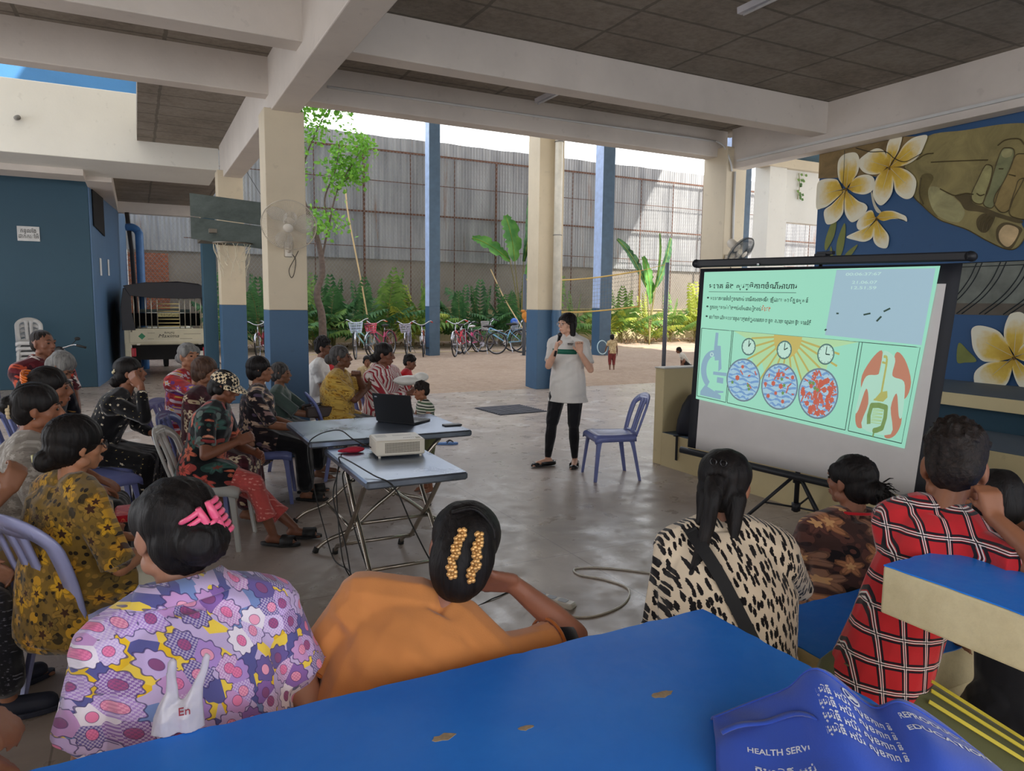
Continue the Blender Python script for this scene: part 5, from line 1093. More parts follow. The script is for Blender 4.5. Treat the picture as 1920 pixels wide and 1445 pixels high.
M_let = plain('letter_black', (30, 28, 26), .5)
text('lettering', 'BAJAJ', (-.10, -.0135, .945), (PI/2, 0, 0), .055, M_let, tk, sx=1.5); text('lettering', 'Maxima', (-.225, -.0135, .86), (PI/2, 0, 0), .105, M_let, tk, shear=.3, sx=1.25)
b = MB(); 
for x0, x1, z in ((-.42, -.28, .955), (-.42, -.30, .83), (.28, .62, .93), (.2, .45, .83)): b.box((x0, -.0135, z), (x1, -.012, z+.006))
b.build('stripe', M_let, tk); MB().box((-.5, -.013, .795), (.62, -.012, .80)).box((.58, -.013, .46), (.66, -.011, .56)).build('plate', plain('plate_white', (214, 212, 206), .5), tk)
# ---------------------------------------------------------------- motorbike behind the grey-haired person
mt = thing('motorbike', 'dark motorbike by the teal wall with only its handlebar showing', 'motorbike', (-1.13, 13.7, 0), math.radians(97))
for x in (-.62, .62): MB().tube([(x+.28*math.cos(a), 0, .29+.28*math.sin(a)) for a in np.linspace(0, 2*PI, 25)[:-1]], .04, 8, close=True).tube([(x-.25, 0, .29), (x+.25, 0, .29)], .01, 5).tube([(x, 0, .04), (x, 0, .54)], .01, 5).build('wheel', M_tyre, mt, smooth=True)
MB().ell((-.25, 0, .62), (.42, .13, .10)).ell((.15, 0, .45), (.3, .12, .16)).ell((-.6, 0, .62), (.2, .1, .08)).ell((.42, 0, .62), (.1, .14, .26)).build('body', plain('moto_dark', (30, 28, 32), .3), mt, smooth=True)
MB().ell((-.15, 0, .74), (.42, .12, .05)).build('saddle', M_tyre, mt, smooth=True); MB().tube([(.62, .06, .3), (.42, .06, .75)], .02, 6).tube([(.62, -.06, .3), (.42, -.06, .75)], .02, 6).build('fork', M_chrome, mt, smooth=True)
MB().tube(bez([(.28, -.36, .86), (.36, -.22, .90), (.42, 0, .84), (.36, .22, .90), (.28, .36, .86)], 5), .013, 8).build('handlebar', M_chrome, mt, smooth=True)
for s in (-1, 1): MB().cyl((.34, s*.25, .893), (.27, s*.38, .855), .02, n=8).build('grip', M_rub, mt, smooth=True); MB().tube([(.37, s*.18, .9), (.40, s*.26, .99)], .006, 5).ell((.40, s*.27, 1.0), (.012, .045, .03)).build('mirror', M_rub, mt, smooth=True)
# ---------------------------------------------------------------- stacked chairs by the teal wall
SK = ('empty', )
for k in range(7):
    l = 'pale grey plastic chair on top of the stack beside the teal wall' if k == 6 else 'pale grey plastic chair within the stack beside the teal wall'
    c = clone(chair0, (-1.62, 14.6-.012*k, .085*k), math.radians(180+8), l, 'pale grey chairs stacked beside the teal wall', 1.0); swapmat(c, M_chair, M_chair4)
tag(MB().box((0, 0, 0), (.5, .12, 1.6)).build('folded_mattress', plain('mattress_violet', (96, 96, 150), .8, var=.3, nscale=14), loc=(-2.55, 14.2, 0), bevel=.04), 'violet patterned folded mattress standing at the left edge', 'mattress')
# ---------------------------------------------------------------- signs and small marks
sg = thing('wall_sign', 'small white paper sign with two lines of Khmer on the teal wall', 'sign', (-1.68, 15.75, 2.82)); MB().box((-.17, -.006, -.13), (.17, 0, .13)).build('paper', plain('paper_white', (206, 206, 204), .8), sg)
text('lettering', '\u1780\u1793\u17d2\u179b\u17c2\u1784', (0, -.008, .02), (PI/2, 0, 0), .10, M_let, sg, align='CENTER', sx=.8); text('lettering', '\u178a\u17b6\u1780\u17cb\u1780\u17c5\u17a2\u17b8', (0, -.008, -.08), (PI/2, 0, 0), .10, M_let, sg, align='CENTER', sx=.8)
for y, z, l in ((16.55, 2.30, 'narrow paper slip on the blue side wall, the nearer of two'), (17.6, 2.33, 'narrow paper slip on the blue side wall, the farther of two')):
    tag(MB().prism([(on_side(y)+.006, y, z-.17), (on_side(y+.22)+.006, y+.22, z-.17), (on_side(y+.22)+.006, y+.22, z+.17), (on_side(y)+.006, y, z+.17)], (.003, 0, 0)).build('paper_slip', plain('paper_white', (206, 206, 204))), l, 'paper')
tag(MB().cyl((-1.46, 13.11, 4.30), (-1.42, 12.96, 4.28), .035, n=12).build('pipe_stub', plain('pipe_grey', (120, 118, 112), .5), smooth=True), 'short grey drain stub sticking out of the bright parapet', 'pipe')
tag(MB().tube(bez([(.13, 19.45, 0), (.12, 19.45, 1.5), (.12, 19.45, 3.0), (.10, 19.5, 3.25), (.0, 19.55, 3.35), (-.14, 19.6, 3.36)], 6), .09, 14).build('downpipe', plain('pipe_blue', (72, 120, 176), .4), smooth=True), 'blue elbow downpipe in the passage beside the three-wheeler', 'pipe')
tag(MB().tube([(-.12, 19.6, 3.7), (-.05, 19.6, 2.8), (.0, 19.6, 0)], .05, 10).build('service_pipe', plain('pipe_dark', (62, 58, 56), .6), smooth=True), 'dark service pipe behind the blue downpipe', 'pipe')
# conduits and fluorescent fittings under the ceiling
M_cond = plain('conduit_white', (206, 206, 204), .45, var=.04)
struct(MB().tube([(1.9, 8.015, 3.95), (7.35, 8.015, 3.99)], .014, 8).tube(bez([(7.35, 8.0, 3.99), (7.42, 7.9, 3.9), (7.47, 7.82, 3.68), (7.50, 7.82, 3.56)], 4), .014, 6).tube([(7.56, 7.82, 3.56), (7.58, 7.82, 2.5)], .018, 8).build('trim_7', M_cond, smooth=True), 'white conduit along the front beam and down the pillar')
struct(MB().box((7.515, -4, 3.68), (7.548, 7.75, 3.71)).build('trim_8', M_cond), 'white cable duct along the beam above the mural')
def lamp(label, a, b_):
    a, b_ = Vector(a), Vector(b_); t = thing('ceiling_lamp', label, 'lamp', a); d = b_-a; s = Vector((-d.y, d.x, 0)).normalized()*.03
    MB().prism([s, -s, -s*.8+Vector((0, 0, -.05)), s*.8+Vector((0, 0, -.05))], d).build('housing', plain('lamp_housing', (196, 194, 200), .45), t); MB().cyl(Vector((0, 0, -.065))+d*.04, Vector((0, 0, -.065))+d*.96, .013, n=8).build('tube', plain('tube_off', (212, 214, 218), .3), t, smooth=True)
lamp('unlit fluorescent lamp under the dark ceiling at the top of the picture', (4.57, 4.76, 4.15), (4.57, 3.55, 4.15))
lamp('small unlit fluorescent lamp between the two cream cross beams', (4.42, 7.95, 4.15), (4.42, 6.8, 4.15))
vn = thing('hanging_vine', 'small leafy vine hanging on the white panel right of the screen', 'plant', (13.95, 12.36, 4.8)); MB().tube(bez([(0, 0, 0), (.03, -.02, -.3), (-.02, -.02, -.6)], 5), .008, 5).build('stem', M_stem, vn)
b = MB(); r = random.Random(1)
for k in range(16): c = Vector((r.gauss(0, .07), -.03, -.62*r.random())); b.add([c, c+Vector((.06, -.01, .02)), c+Vector((.10, 0, -.03)), c+Vector((.04, 0, -.05))], [(0, 1, 2, 3)])
b.build('foliage', L_mid, vn)
# ---------------------------------------------------------------- backpack and bottle on the low step
bp = thing('backpack', 'dark navy backpack slumped on the low step left of the screen, strap hanging down', 'backpack', (5.1, 5.66, .355)); M_bp = plain('navy_nylon', (22, 26, 40), .6, bump=.3)
b = MB(); rings = []
for z, rx_, ry_, ox in ((0, .20, .15, 0), (.04, .22, .165, 0), (.15, .22, .16, .01), (.30, .19, .14, .03), (.40, .14, .11, .05), (.45, .06, .05, .07), (.455, .005, .005, .07)): rings.append([(ox+rx_*math.cos(a)*(1+.04*math.sin(3*a)), ry_*math.sin(a), z) for a in np.linspace(0, 2*PI, 21)[:-1]])
b.loft(rings).build('bag_body', M_bp, bp, smooth=True); MB().ell((-.05, -.13, .13), (.14, .05, .11)).build('front_pocket', M_bp, bp, smooth=True)
MB().box((-.30, -.03, .0), (-.262, .0, .008)).box((-.268, -.03, -.25), (-.262, .0, .004)).box((-.27, -.03, .0), (-.1, .0, .006)).build('strap', plain('strap_black', (18, 18, 20), .7), bp); MB().tube(bez([(.02, 0, .45), (.05, .03, .50), (.10, 0, .45)], 5), .01, 6).build('handle', M_bp, bp, smooth=True)
bo = thing('water_bottle', 'clear plastic water bottle standing against the screen edge on the low step', 'bottle', (5.0, 5.44, .355))
MB().lathe([(.001, 0), (.03, 0), (.032, .02), (.03, .07), (.032, .12), (.03, .16), (.014, .19), (.012, .205), (.001, .205)], n=20).build('bottle_body', plain('clear_plastic', (214, 224, 232), .1, trans=.8), bo, smooth=True); MB().cyl((0, 0, .2), (0, 0, .225), .016, n=16).build('cap', plain('cap_white', (226, 228, 232), .4), bo, auto=30); MB().lathe([(.0325, .07), (.0335, .075), (.0335, .12), (.0325, .125)], n=20, cap=False).build('label_band', plain('label_blue', (80, 110, 170), .4), bo, smooth=True)
# ---------------------------------------------------------------- people: one continuous body each, clothing and hair as parts
def voxel(b, name, mat, parent, vox=.008, smooth=4, disp=None, mats=None):
    me = b.mesh(name); o = bpy.data.objects.new(name, me); COL.objects.link(o)
    r = o.modifiers.new('r', 'REMESH'); r.mode = 'VOXEL'; r.voxel_size = vox; r.use_smooth_shade = True
    if smooth: s = o.modifiers.new('s', 'SMOOTH'); s.factor = .5; s.iterations = smooth
    dg = bpy.context.evaluated_depsgraph_get(); nm = bpy.data.meshes.new_from_object(o.evaluated_get(dg)); bpy.data.objects.remove(o); bpy.data.meshes.remove(me)
    if disp is not None and len(nm.vertices):
        n = len(nm.vertices); co = np.empty(n*3, np.float32); nm.vertices.foreach_get('co', co); no = np.empty(n*3, np.float32); nm.vertex_normals.foreach_get('vector', no)
        co = co.reshape(-1, 3); no = no.reshape(-1, 3); co += no*disp(co)[:, None].astype(np.float32); nm.vertices.foreach_set('co', co.ravel())
    nm.name = name; nm.materials.clear(); nm.materials.append(mat); nm.update()
    o = bpy.data.objects.new(name, nm); COL.objects.link(o)
    if parent: o.parent = parent
    return o
def folds(amp, seed=0, freq=1.0, ax=(1, 1, .35)):
    rs = np.random.RandomState(seed); K = rs.normal(size=(7, 3))*np.array(ax)*16*freq; ph = rs.uniform(0, 6.28, 7); W = rs.normal(size=(3, 3))*5
    def f(c):
        w = c+.03*np.sin(c @ W.T+ph[:3]); s = 0
        for k, p in zip(K, ph): s = s+1-np.abs(np.sin(w @ k*.5+p))*1.6
        return amp*s/7*2
    return f
def strands(amp, seed=0, d=(0, 0, 1)):
    rs = np.random.RandomState(seed); W = rs.normal(size=(3, 3))*7
    def f(c):
        w = c+.02*np.sin(c @ W.T); a = np.arctan2(w[:, 0], w[:, 1]); 
        return amp*(np.sin(a*38+w[:, 2]*12)*.5+np.sin(a*17+w[:, 2]*25+1)*.5+np.sin(w[:, 0]*150+w[:, 2]*40)*.3)
    return f
def ik(a, c, l1, l2, pole):
    a, c, pole = Vector(a), Vector(c), Vector(pole); d = c-a; L = min(max(d.length, .05), (l1+l2)*.995); d = d.normalized(); c = a+d*L
    x = (l1*l1-l2*l2+L*L)/(2*L); h = math.sqrt(max(l1*l1-x*x, 1e-6)); u = pole-a; u = u-d*u.dot(d)
    if u.length < 1e-4: u = Vector((0, 0, -1))-d*(-d.z)
    return a+d*x+u.normalized()*h, c
def rotm(yaw=0, pitch=0, roll=0): return Matrix.Rotation(math.radians(yaw), 3, 'Z') @ Matrix.Rotation(math.radians(pitch), 3, 'X') @ Matrix.Rotation(math.radians(roll), 3, 'Y')
SKIN = {}
def skin(rgb):
    if rgb in SKIN: return SKIN[rgb]
    t = NT('skin_%d_%d_%d' % rgb); n = t.noise(9, 5); c = lin(rgb); t.col(t.ramp(n.outputs[0], [(.3, tuple(x*.82 for x in c[:3])), (.7, tuple(min(1, x*1.1) for x in c[:3]))])).set(.5, spec=.35); t.bump(t.noise(90, 3).outputs[0], .12, .002); SKIN[rgb] = t.m; return t.m
def m_hair(name, a, b_, dirn=(60, 60, 6)):
    t = NT(name); n = t.noise(1, 4, vec=t.map(dirn), rough=.6, dist=.5); t.col(t.ramp(n.outputs[0], [(.3, lin(a)), (.75, lin(b_))])).set(.55, spec=.22).bump(n.outputs[0], .7, .006); return t.m
H_black = m_hair('hair_black', (9, 8, 9), (34, 29, 28)); H_grey = m_hair('hair_grey', (84, 84, 84), (150, 148, 144)); H_brown = m_hair('hair_brown', (48, 32, 26), (96, 72, 58)); H_salt = m_hair('hair_salt', (30, 29, 30), (92, 88, 86)); H_fade = m_hair('hair_fade', (16, 13, 13), (46, 36, 31), (90, 90, 90))
M_eye = plain('eye_dark', (24, 18, 16), .2); M_lip = {}
EARS = {}
def hand(b, W, d, n, s, curl=.5, pose='relax', side=1, spread=.12):
    # W wrist, d towards the fingers, n out of the palm; palm, four unequal fingers and a thumb from the side of the palm
    d = d.normalized(); n = (n-d*n.dot(d)).normalized(); c = d.cross(n)*side; W = Vector(W)
    for k in (-1.5, -.5, .5, 1.5): b.caps(W+c*k*.013*s+d*.012*s, W+d*.082*s+c*k*.020*s, .0165*s, .0125*s, 8)
    L = (.070, .078, .073, .058)
    for k in range(4):
        q = W+d*.082*s+c*(1.5-k)*.0205*s; a = curl*(1+.10*k); dd = (d+c*(1.5-k)*spread*.5).normalized(); l = L[k]*s
        for j, (f, r0, r1) in enumerate(((.46, .0095, .0088), (.30, .0088, .0082), (.24, .0082, .007))):
            aa = a*(j+.6); v = dd*math.cos(aa)+n*math.sin(aa); e = q+v*l*f; b.caps(q, e, r0*s, r1*s, 7); q = e
    q = W+c*.024*s+d*.022*s; v = (c*.75+d*.6+n*.25).normalized()
    if pose == 'fist': v = (c*.35+d*.65+n*.6).normalized()
    e = q+v*.040*s; b.caps(q-c*.006*s, e, .015*s, .011*s, 8); v2 = (v*.5+d*.7+n*(.25 if pose != 'fist' else .7)).normalized(); b.caps(e, e+v2*.030*s, .0108*s, .0085*s, 8)
def head(b, C, R, s, female=True):
    P = lambda x, y, z: C+R @ Vector((x*s, y*s, z*s)); E = lambda c, r: b.ell(P(*c), tuple(q*s for q in r), R, 16, 10)
    E((0, -.012, .028), (.072, .088, .078)); E((0, .022, .0), (.062, .066, .075)); E((0, .030, -.045), (.050, .052, .052)); E((0, .060, -.082), (.024, .020, .020))
    for q in (-1, 1):
        E((q*.040, .050, -.020), (.022, .022, .022)); E((q*.030, .078, .024), (.020, .010, .008)); E((q*.052, .005, -.060), (.014, .030, .022))
        b.ell(P(q*.073, -.006, -.004), (.009*s, .019*s, .031*s), R @ rotm(q*-18, 0, 0), 10, 7); b.ell(P(q*.070, .000, -.030), (.008*s, .009*s, .010*s), R, 8, 5)
        b.caps(P(q*.009, .096, -.026), P(q*.012, .092, -.028), .008*s, .007*s, 7)
    b.caps(P(0, .080, .020), P(0, .103, -.018), .008*s, .012*s, 8); b.caps(P(-.015, .083, -.052), P(.015, .083, -.052), .009*s, None, 8); b.caps(P(-.012, .082, -.063), P(.012, .082, -.063), .009*s, None, 8)
    return P
def person(name, label, top, yaw, H=1.55, seat=.45, lean=8, side=0, twist=0, hd=(0, 0, 0), ar=None, al=None, lr=None, ll=None, stout=1.0, hs=1.0, skinc=(150, 104, 78), vox=.008, stand=False,
           shirt=None, bottom=None, hair=None, hands=(.5, .5), shoes=None, extra=None, faceon=True, sh=1.0, root=None, armr=None):
    """top = world point of the crown; yaw in degrees the body faces (0 = +Y); local frame +Y forward, +X their right side."""
    s = H/1.6; Rt = Matrix.Rotation(math.radians(yaw), 3, 'Z'); top = Vector(top)
    hz = (seat+.085*s) if not stand else .86*s
    Rl = Matrix.Rotation(math.radians(-lean), 3, 'X') @ Matrix.Rotation(math.radians(side), 3, 'Y'); up = Rl @ Vector((0, 0, 1))
    Rh = rotm(*hd); kk = 1.0
    def chain(k):
        nb = Vector((0, 0, hz))+up*.49*s*k; nk = (up*.6+Rh @ Vector((0, 0, 1))*.4).normalized(); C = nb+nk*.135*s*(hs*.5+.5)+Rh @ Vector((0, .018*s, 0)); return nb, nk, C, C+Rh @ Vector((0, -.01, .106*s*hs))
    tz = top.z
    for _ in range(30):
        e = tz-chain(kk)[3].z; kk += e/(.5*s)
    kk = min(max(kk, .70), 1.35); NB, NK, HC, HT = chain(kk)
    off = Rt @ Vector((HT.x, HT.y, 0)); loc = Vector((top.x-off.x, top.y-off.y, root if root is not None else 0))
    if root is not None: pass
    t = thing(name, label, 'person', loc, math.radians(yaw)); inv = Rt.transposed()
    loc3 = Vector((loc.x, loc.y, loc.z)); L = lambda w: inv @ (Vector(w)-loc3)             # world -> local
    Rc = Rl @ Matrix.Rotation(math.radians(twist), 3, 'Z'); hip = Vector((0, 0, hz)); wst = hip+up*.17*s*kk; chs = hip+up*.36*s*kk
    X = Rc @ Vector((1, 0, 0)); Y = Rc @ Vector((0, 1, 0)); Xh, Yh = Vector((1, 0, 0)), Rl @ Vector((0, 1, 0))
    SR, SL = [NB-up*.074*s+X*q*.162*s*sh-Y*.005 for q in (1, -1)]
    ua, fa = .275*s, .235*s; th, sn = .40*s, .39*s; g = stout
    def arm(spec, S, q):
        # spec: (hand target, pole, [frame]) target/pole in local coords, or named pose
        if spec is None: spec = 'lap'
        if spec == 'lap': tg, pl = hip+Vector((q*.10*s, .30*s, .09*s)), S+Vector((q*.30, -.15, -.3))
        elif spec == 'knee': tg, pl = hip+Vector((q*.12*s, .38*s, .10*s)), S+Vector((q*.30, -.1, -.3))
        elif spec == 'side': tg, pl = S+Vector((q*.05, .02, -.50*s)), S+Vector((q*.3, -.3, -.3))
        elif spec == 'cheek': tg, pl = HC+Rh @ Vector((q*.075*s, .035*s, -.125*s)), S+Vector((q*.25, .35, -.5))
        elif spec == 'mouth': tg, pl = HC+Rh @ Vector((q*.03*s, .135*s, -.10*s)), S+Vector((q*.3, .25, -.5))
        elif spec == 'cross': tg, pl = chs+X*(-q*.10*s)+Y*.20*s*g-up*.02*s, S+X*q*.5+Y*.1-up*.5
        else: tg, pl = Vector(spec[0]), Vector(spec[1])
        if isinstance(spec, tuple) and len(spec) > 2 and spec[2] == 'w': tg, pl = L(spec[0]), L(spec[1])
        return ik(S, tg, ua, fa, pl)
    ER, WR = arm(ar, SR, 1); EL, WL = arm(al, SL, -1)
    HR_, HL_ = hip+Xh*.085*s*(.5+.5*g), hip-Xh*.085*s*(.5+.5*g)
    def leg(spec, Hp, q):
        if stand:
            if spec is None: tg = Vector((q*.09*s, .0, .08*s)); pl = Hp+Vector((q*.03, .5, -.2))
            else: tg, pl = Vector(spec[0]), Vector(spec[1])
        elif spec is None: tg, pl = Vector((Hp.x*1.1+q*.03, .42*s, .08*s)), Vector((q*.15, .8, 1.2))
        else: tg, pl = Vector(spec[0]), Vector(spec[1])
        return ik(Hp, tg, th, sn, pl)
    KR, AR = leg(lr, HR_, 1); KL, AL = leg(ll, HL_, -1)
    # ---- body
    b = MB(); n = 18
    def ring(c, xa, ya, rx, ry): return [c+xa*rx*math.cos(2*PI*i/n)+ya*ry*math.sin(2*PI*i/n) for i in range(n)]
    def torso(b, e=0, lo=-.10, top_=True, hemw=1.0, hemy=1.0):
        R_ = [(hip+up*lo*s, Xh, Yh, (.150*g*hemw)*s+e, (.115*g*hemy)*s+e), (hip+up*(lo+.05)*s, Xh, Yh, (.160*g)*s+e, (.125*g)*s+e), (hip+up*.06*s, Xh, Yh, .152*g*s+e, .118*g*s+e), (wst, Xh*.5+X*.5, Yh, .135*g*s+e, .105*g*s+e), (chs-up*.05*s, X, Y, .145*g*s*(.6+.4*sh)+e, .110*g*s+e), (chs+up*.03*s, X, Y, .155*s*sh*(.7+.3*g)+e, .108*s*(.6+.4*g)+e),
              (NB-up*.055*s, X, Y, .135*s*sh+e, .085*s+e), (NB-up*.02*s, X, Y, .085*s+e, .062*s+e)]
        if top_: R_.append((NB+up*.01*s, X, Y, .058*s+e, .055*s+e))
        b.loft([ring(*r) for r in R_]); b.ell(R_[0][0], (R_[0][3]*.95, R_[0][4]*.95, (.06 if not (stand and e > 0) else .015)*s), None, 14, 8)
        for q, S in ((1, SR), (-1, SL)): b.caps(NB-up*.035*s+X*q*.05*s, S+up*.002*s, .052*s+e*1.25, .052*s+e); b.caps(chs+X*q*.06*s, S-up*.03*s, .07*s*g**.5+e, .055*s+e)
    torso(b, -.012 if shirt else 0)
    b.caps(NB-NK*.04*s, HC-Rh @ Vector((0, .012*s, .05*s)), .052*s, .050*s)
    HP = head(b, HC, Rh, s*hs)
    hp = []
    for (S, E_, W, q, cu) in ((SR, ER, WR, 1, hands[0]), (SL, EL, WL, -1, hands[1])):
        b.caps(S, S.lerp(E_, .45), .046*s, .042*s*g**.4); b.caps(S.lerp(E_, .4), E_, .042*s*g**.4, .036*s); b.caps(E_, E_.lerp(W, .35), .036*s, .037*s); b.caps(E_.lerp(W, .35), W, .037*s, .024*s)
        d = (W-E_).normalized(); spec = ar if q == 1 else al; pn = None
        if spec in ('lap', 'knee', None): d2 = (d+Vector((0, .6, -.25))).normalized(); pn = Vector((0, 0, -1))
        elif spec == 'cheek': d2 = (Rh @ Vector((-q*.2, -.25, .95))); pn = Rh @ Vector((-q, -.1, 0))
        elif spec == 'mouth': d2 = (d*.3+Rh @ Vector((-q*.8, -.1, .45))); pn = Rh @ Vector((0, -1, 0))
        elif spec == 'cross': d2 = d; pn = -Y
        elif spec == 'side': d2 = d; pn = Vector((-q, 0, 0))
        else:
            d2 = Vector(spec[3]) if len(spec) > 3 and spec[3] is not None else d; pn = Vector(spec[4]) if len(spec) > 4 else Vector((-q, 0, -.3))
            if len(spec) > 2 and spec[2] == 'w' and len(spec) > 3 and spec[3] is not None: d2 = inv @ d2
            if len(spec) > 2 and spec[2] == 'w' and len(spec) > 4: pn = inv @ pn
        hand(b, W, d2, pn, s*(.9 if hs > 1.05 else 1), cu, 'fist' if cu > .9 else 'relax', side=-q if pn.z < -.5 else q); hp.append(W+d2.normalized()*.07*s)
    for Hp, K, A, q in ((HR_, KR, AR, 1), (HL_, KL, AL, -1)):
        b.caps(Hp, Hp.lerp(K, .5), .082*s*g**.6, .068*s*g**.5); b.caps(Hp.lerp(K, .45), K, .068*s*g**.5, .050*s); b.caps(K, K.lerp(A, .35), .049*s, .050*s); b.caps(K.lerp(A, .35), A, .050*s, .030*s)
        f = A-Hp; f.z = 0; f = (f.normalized() if f.length > .1 else Vector((0, 1, 0))); f = (f+Vector((q*.12, 0, 0))).normalized()
        if stand and lr and len(lr) > 2: f = Vector(lr[2] if q == 1 else ll[2])
        b.caps(A-f*.03*s-Vector((0, 0, .035*s)), A-Vector((0, 0, .0)), .030*s, .030*s); b.caps(A+f*.0*s-Vector((0, 0, .03*s)), A+f*.13*s-Vector((0, 0, .052*s)), .034*s, .026*s)
        sd = f.cross(Vector((0, 0, 1)))
        for k in range(5): r_ = (.0125, .010, .0095, .009, .0085)[k]*s; w = q*sd*(-.024+.0125*k)*s; b.caps(A+f*.135*s+w-Vector((0, 0, .06*s)), A+f*(.180-.010*k)*s+w-Vector((0, 0, .066*s)), r_, r_*.85, 7)
        if shoes:
            m_, kind = shoes; z = Vector((0, 0, 1)); S0 = A-z*(.080*s-.004); sb = MB()
            outl = [S0+f*(.05+.145*math.cos(a))*s+sd*(.050*(1 if math.cos(a) > 0 else .8))*math.sin(a)*s for a in np.linspace(0, 2*PI, 21)[:-1]]
            so = MB().prism(outl, (0, 0, .022*s)).build('shoe', m_, t, bevel=.004)
            if kind == 'slide': MB().loft([[S0+f*y*s+sd*x*s+z*h*s for x, h in ((-.052, .015), (-.04, .055), (0, .075), (.04, .055), (.052, .015), (.045, .012), (.03, .045), (0, .062), (-.03, .045), (-.045, .012))] for y in (.06, .10, .15)]).build('strap', m_, so, smooth=True)
            elif kind == 'shoe':
                ub = MB(); ub.caps(S0-f*.06*s+z*.045*s, S0+f*.13*s+z*.035*s, .042*s, .038*s); ub.caps(A-z*.03*s-f*.01, A-z*.04*s+f*.05*s, .042*s, .038*s); voxel(ub, 'upper', m_, so, .006, 3)
            elif kind == 'flat':
                ub = MB(); ub.loft([[S0+f*y*s+sd*x*w*s+z*(.012+h)*s for x, h in ((-1, 0), (-.95, .03), (-.8, .034), (-.78, .01), (.78, .01), (.8, .034), (.95, .03), (1, 0))] for y, w in ((-.085, .03), (-.06, .045), (.02, .044), (.09, .05))]); ub.ell(S0+f*.14*s+z*.02*s, (.045*s, .045*s, .022*s)); ub.build('upper', m_, so, smooth=True)
    body = voxel(b, 'body', skin(skinc), t, vox, 3)
    J = dict(hip=hip, up=up, NB=NB, NK=NK, HC=HC, HT=HT, Rh=Rh, X=X, Y=Y, Xh=Xh, SR=SR, SL=SL, ER=ER, EL=EL, WR=WR, WL=WL, KR=KR, KL=KL, AR=AR, AL=AL, chs=chs, wst=wst, s=s, hs=hs, P=HP, t=t, g=g, hp=hp, L=L, HR=HR_, HL=HL_)
    # ---- face details
    if faceon:
        eb = MB()
        for q in (-1, 1): e = MB().ell(HP(q*.029, .080, .007), (.0125*s*hs, .006*s*hs, .0058*s*hs), Rh, 10, 6).build('eye', M_eye, t, smooth=True); MB().tube([HP(q*.013, .090, .030), HP(q*.030, .088, .036), HP(q*.046, .076, .031)], [.0022*s, .0032*s, .0018*s], 6).build('eyebrow', H_black, t, smooth=True)
        lk = tuple(max(0, int(c*.8)) if i else min(255, int(c*.92)) for i, c in enumerate(skinc))
        MB().ell(HP(0, .0905, -.0525), (.021*s*hs, .006*s*hs, .0042*s*hs), Rh, 10, 6).ell(HP(0, .0895, -.0615), (.018*s*hs, .006*s*hs, .005*s*hs), Rh, 10, 6).build('lips', plain('lip_%d' % skinc[0], lk, .45), t, smooth=True)
    # ---- clothing
    if shirt:
        m_, sl, hem = shirt[:3]; kw = shirt[3] if len(shirt) > 3 else {}; e = kw.get('e', .014); sb = MB(); torso(sb, e, lo=hem, top_=False, hemw=kw.get('hw', 1.05), hemy=kw.get('hy', 1.05))
        if hem < -.13 and not stand:                                      # long blouse spreads over the lap
            for Hp, K in ((HR_, KR), (HL_, KL)): sb.caps(Hp, Hp.lerp(K, kw.get('lap', .35)), .10*s*g**.6+e, .085*s*g**.5+e)
        for S, E_, W in ((SR, ER, WR), (SL, EL, WL)):
            u = min(sl, 1.0); r0 = .056*s*g**.4+e*.6; r1 = kw.get('cuff', .056)*s*g**.3
            sb.caps(S, S.lerp(E_, max(u-.12, .1)), r0*.96, r1 if sl <= 1 else .050*s); 
            cut = S.lerp(E_, u); dcu = (E_-S).normalized()
            if sl > 1: sb.caps(E_, E_.lerp(W, sl-1), .050*s, .040*s); cut = None
            if cut is not None: p0 = S.lerp(E_, max(u-.15, .05)); sb.tube([p0, cut], [r1*1.02, r1*1.06], 16)
        g_ = voxel(sb, kw.get('name', 'shirt'), m_, t, kw.get('v', vox*.85), 3, folds(kw.get('amp', .0045), int(abs(top.x*100)) % 97, kw.get('f', 1)))
        J['shirt'] = g_
        cm = kw.get('collar')
        if cm:
            cb = MB(); N = 22; inner = []; outer = []; low = []
            for i in range(N):
                a = 2*PI*i/N+PI/2; o = (X*math.cos(a)+Y*math.sin(a)); f_ = (1-abs(math.sin((a-PI/2)/2)))       # front lower
                base = NB+up*(.028-.05*max(0, math.sin(a)))*s; inner.append(base+o*.066*s+up*.012*s); outer.append(base+o*.082*s+up*.018*s); low.append(base+o*.118*s-up*(.025+.02*max(0, math.sin(a)))*s)
            cb.v = [tuple(p) for p in inner+outer+low]; cb.f = [(i, (i+1) % N, N+(i+1) % N, N+i) for i in range(N)]+[(N+i, N+(i+1) % N, 2*N+(i+1) % N, 2*N+i) for i in range(N)]; cb.m = [0]*len(cb.f)
            cb.build('collar', cm, t, smooth=True, solid=.005)
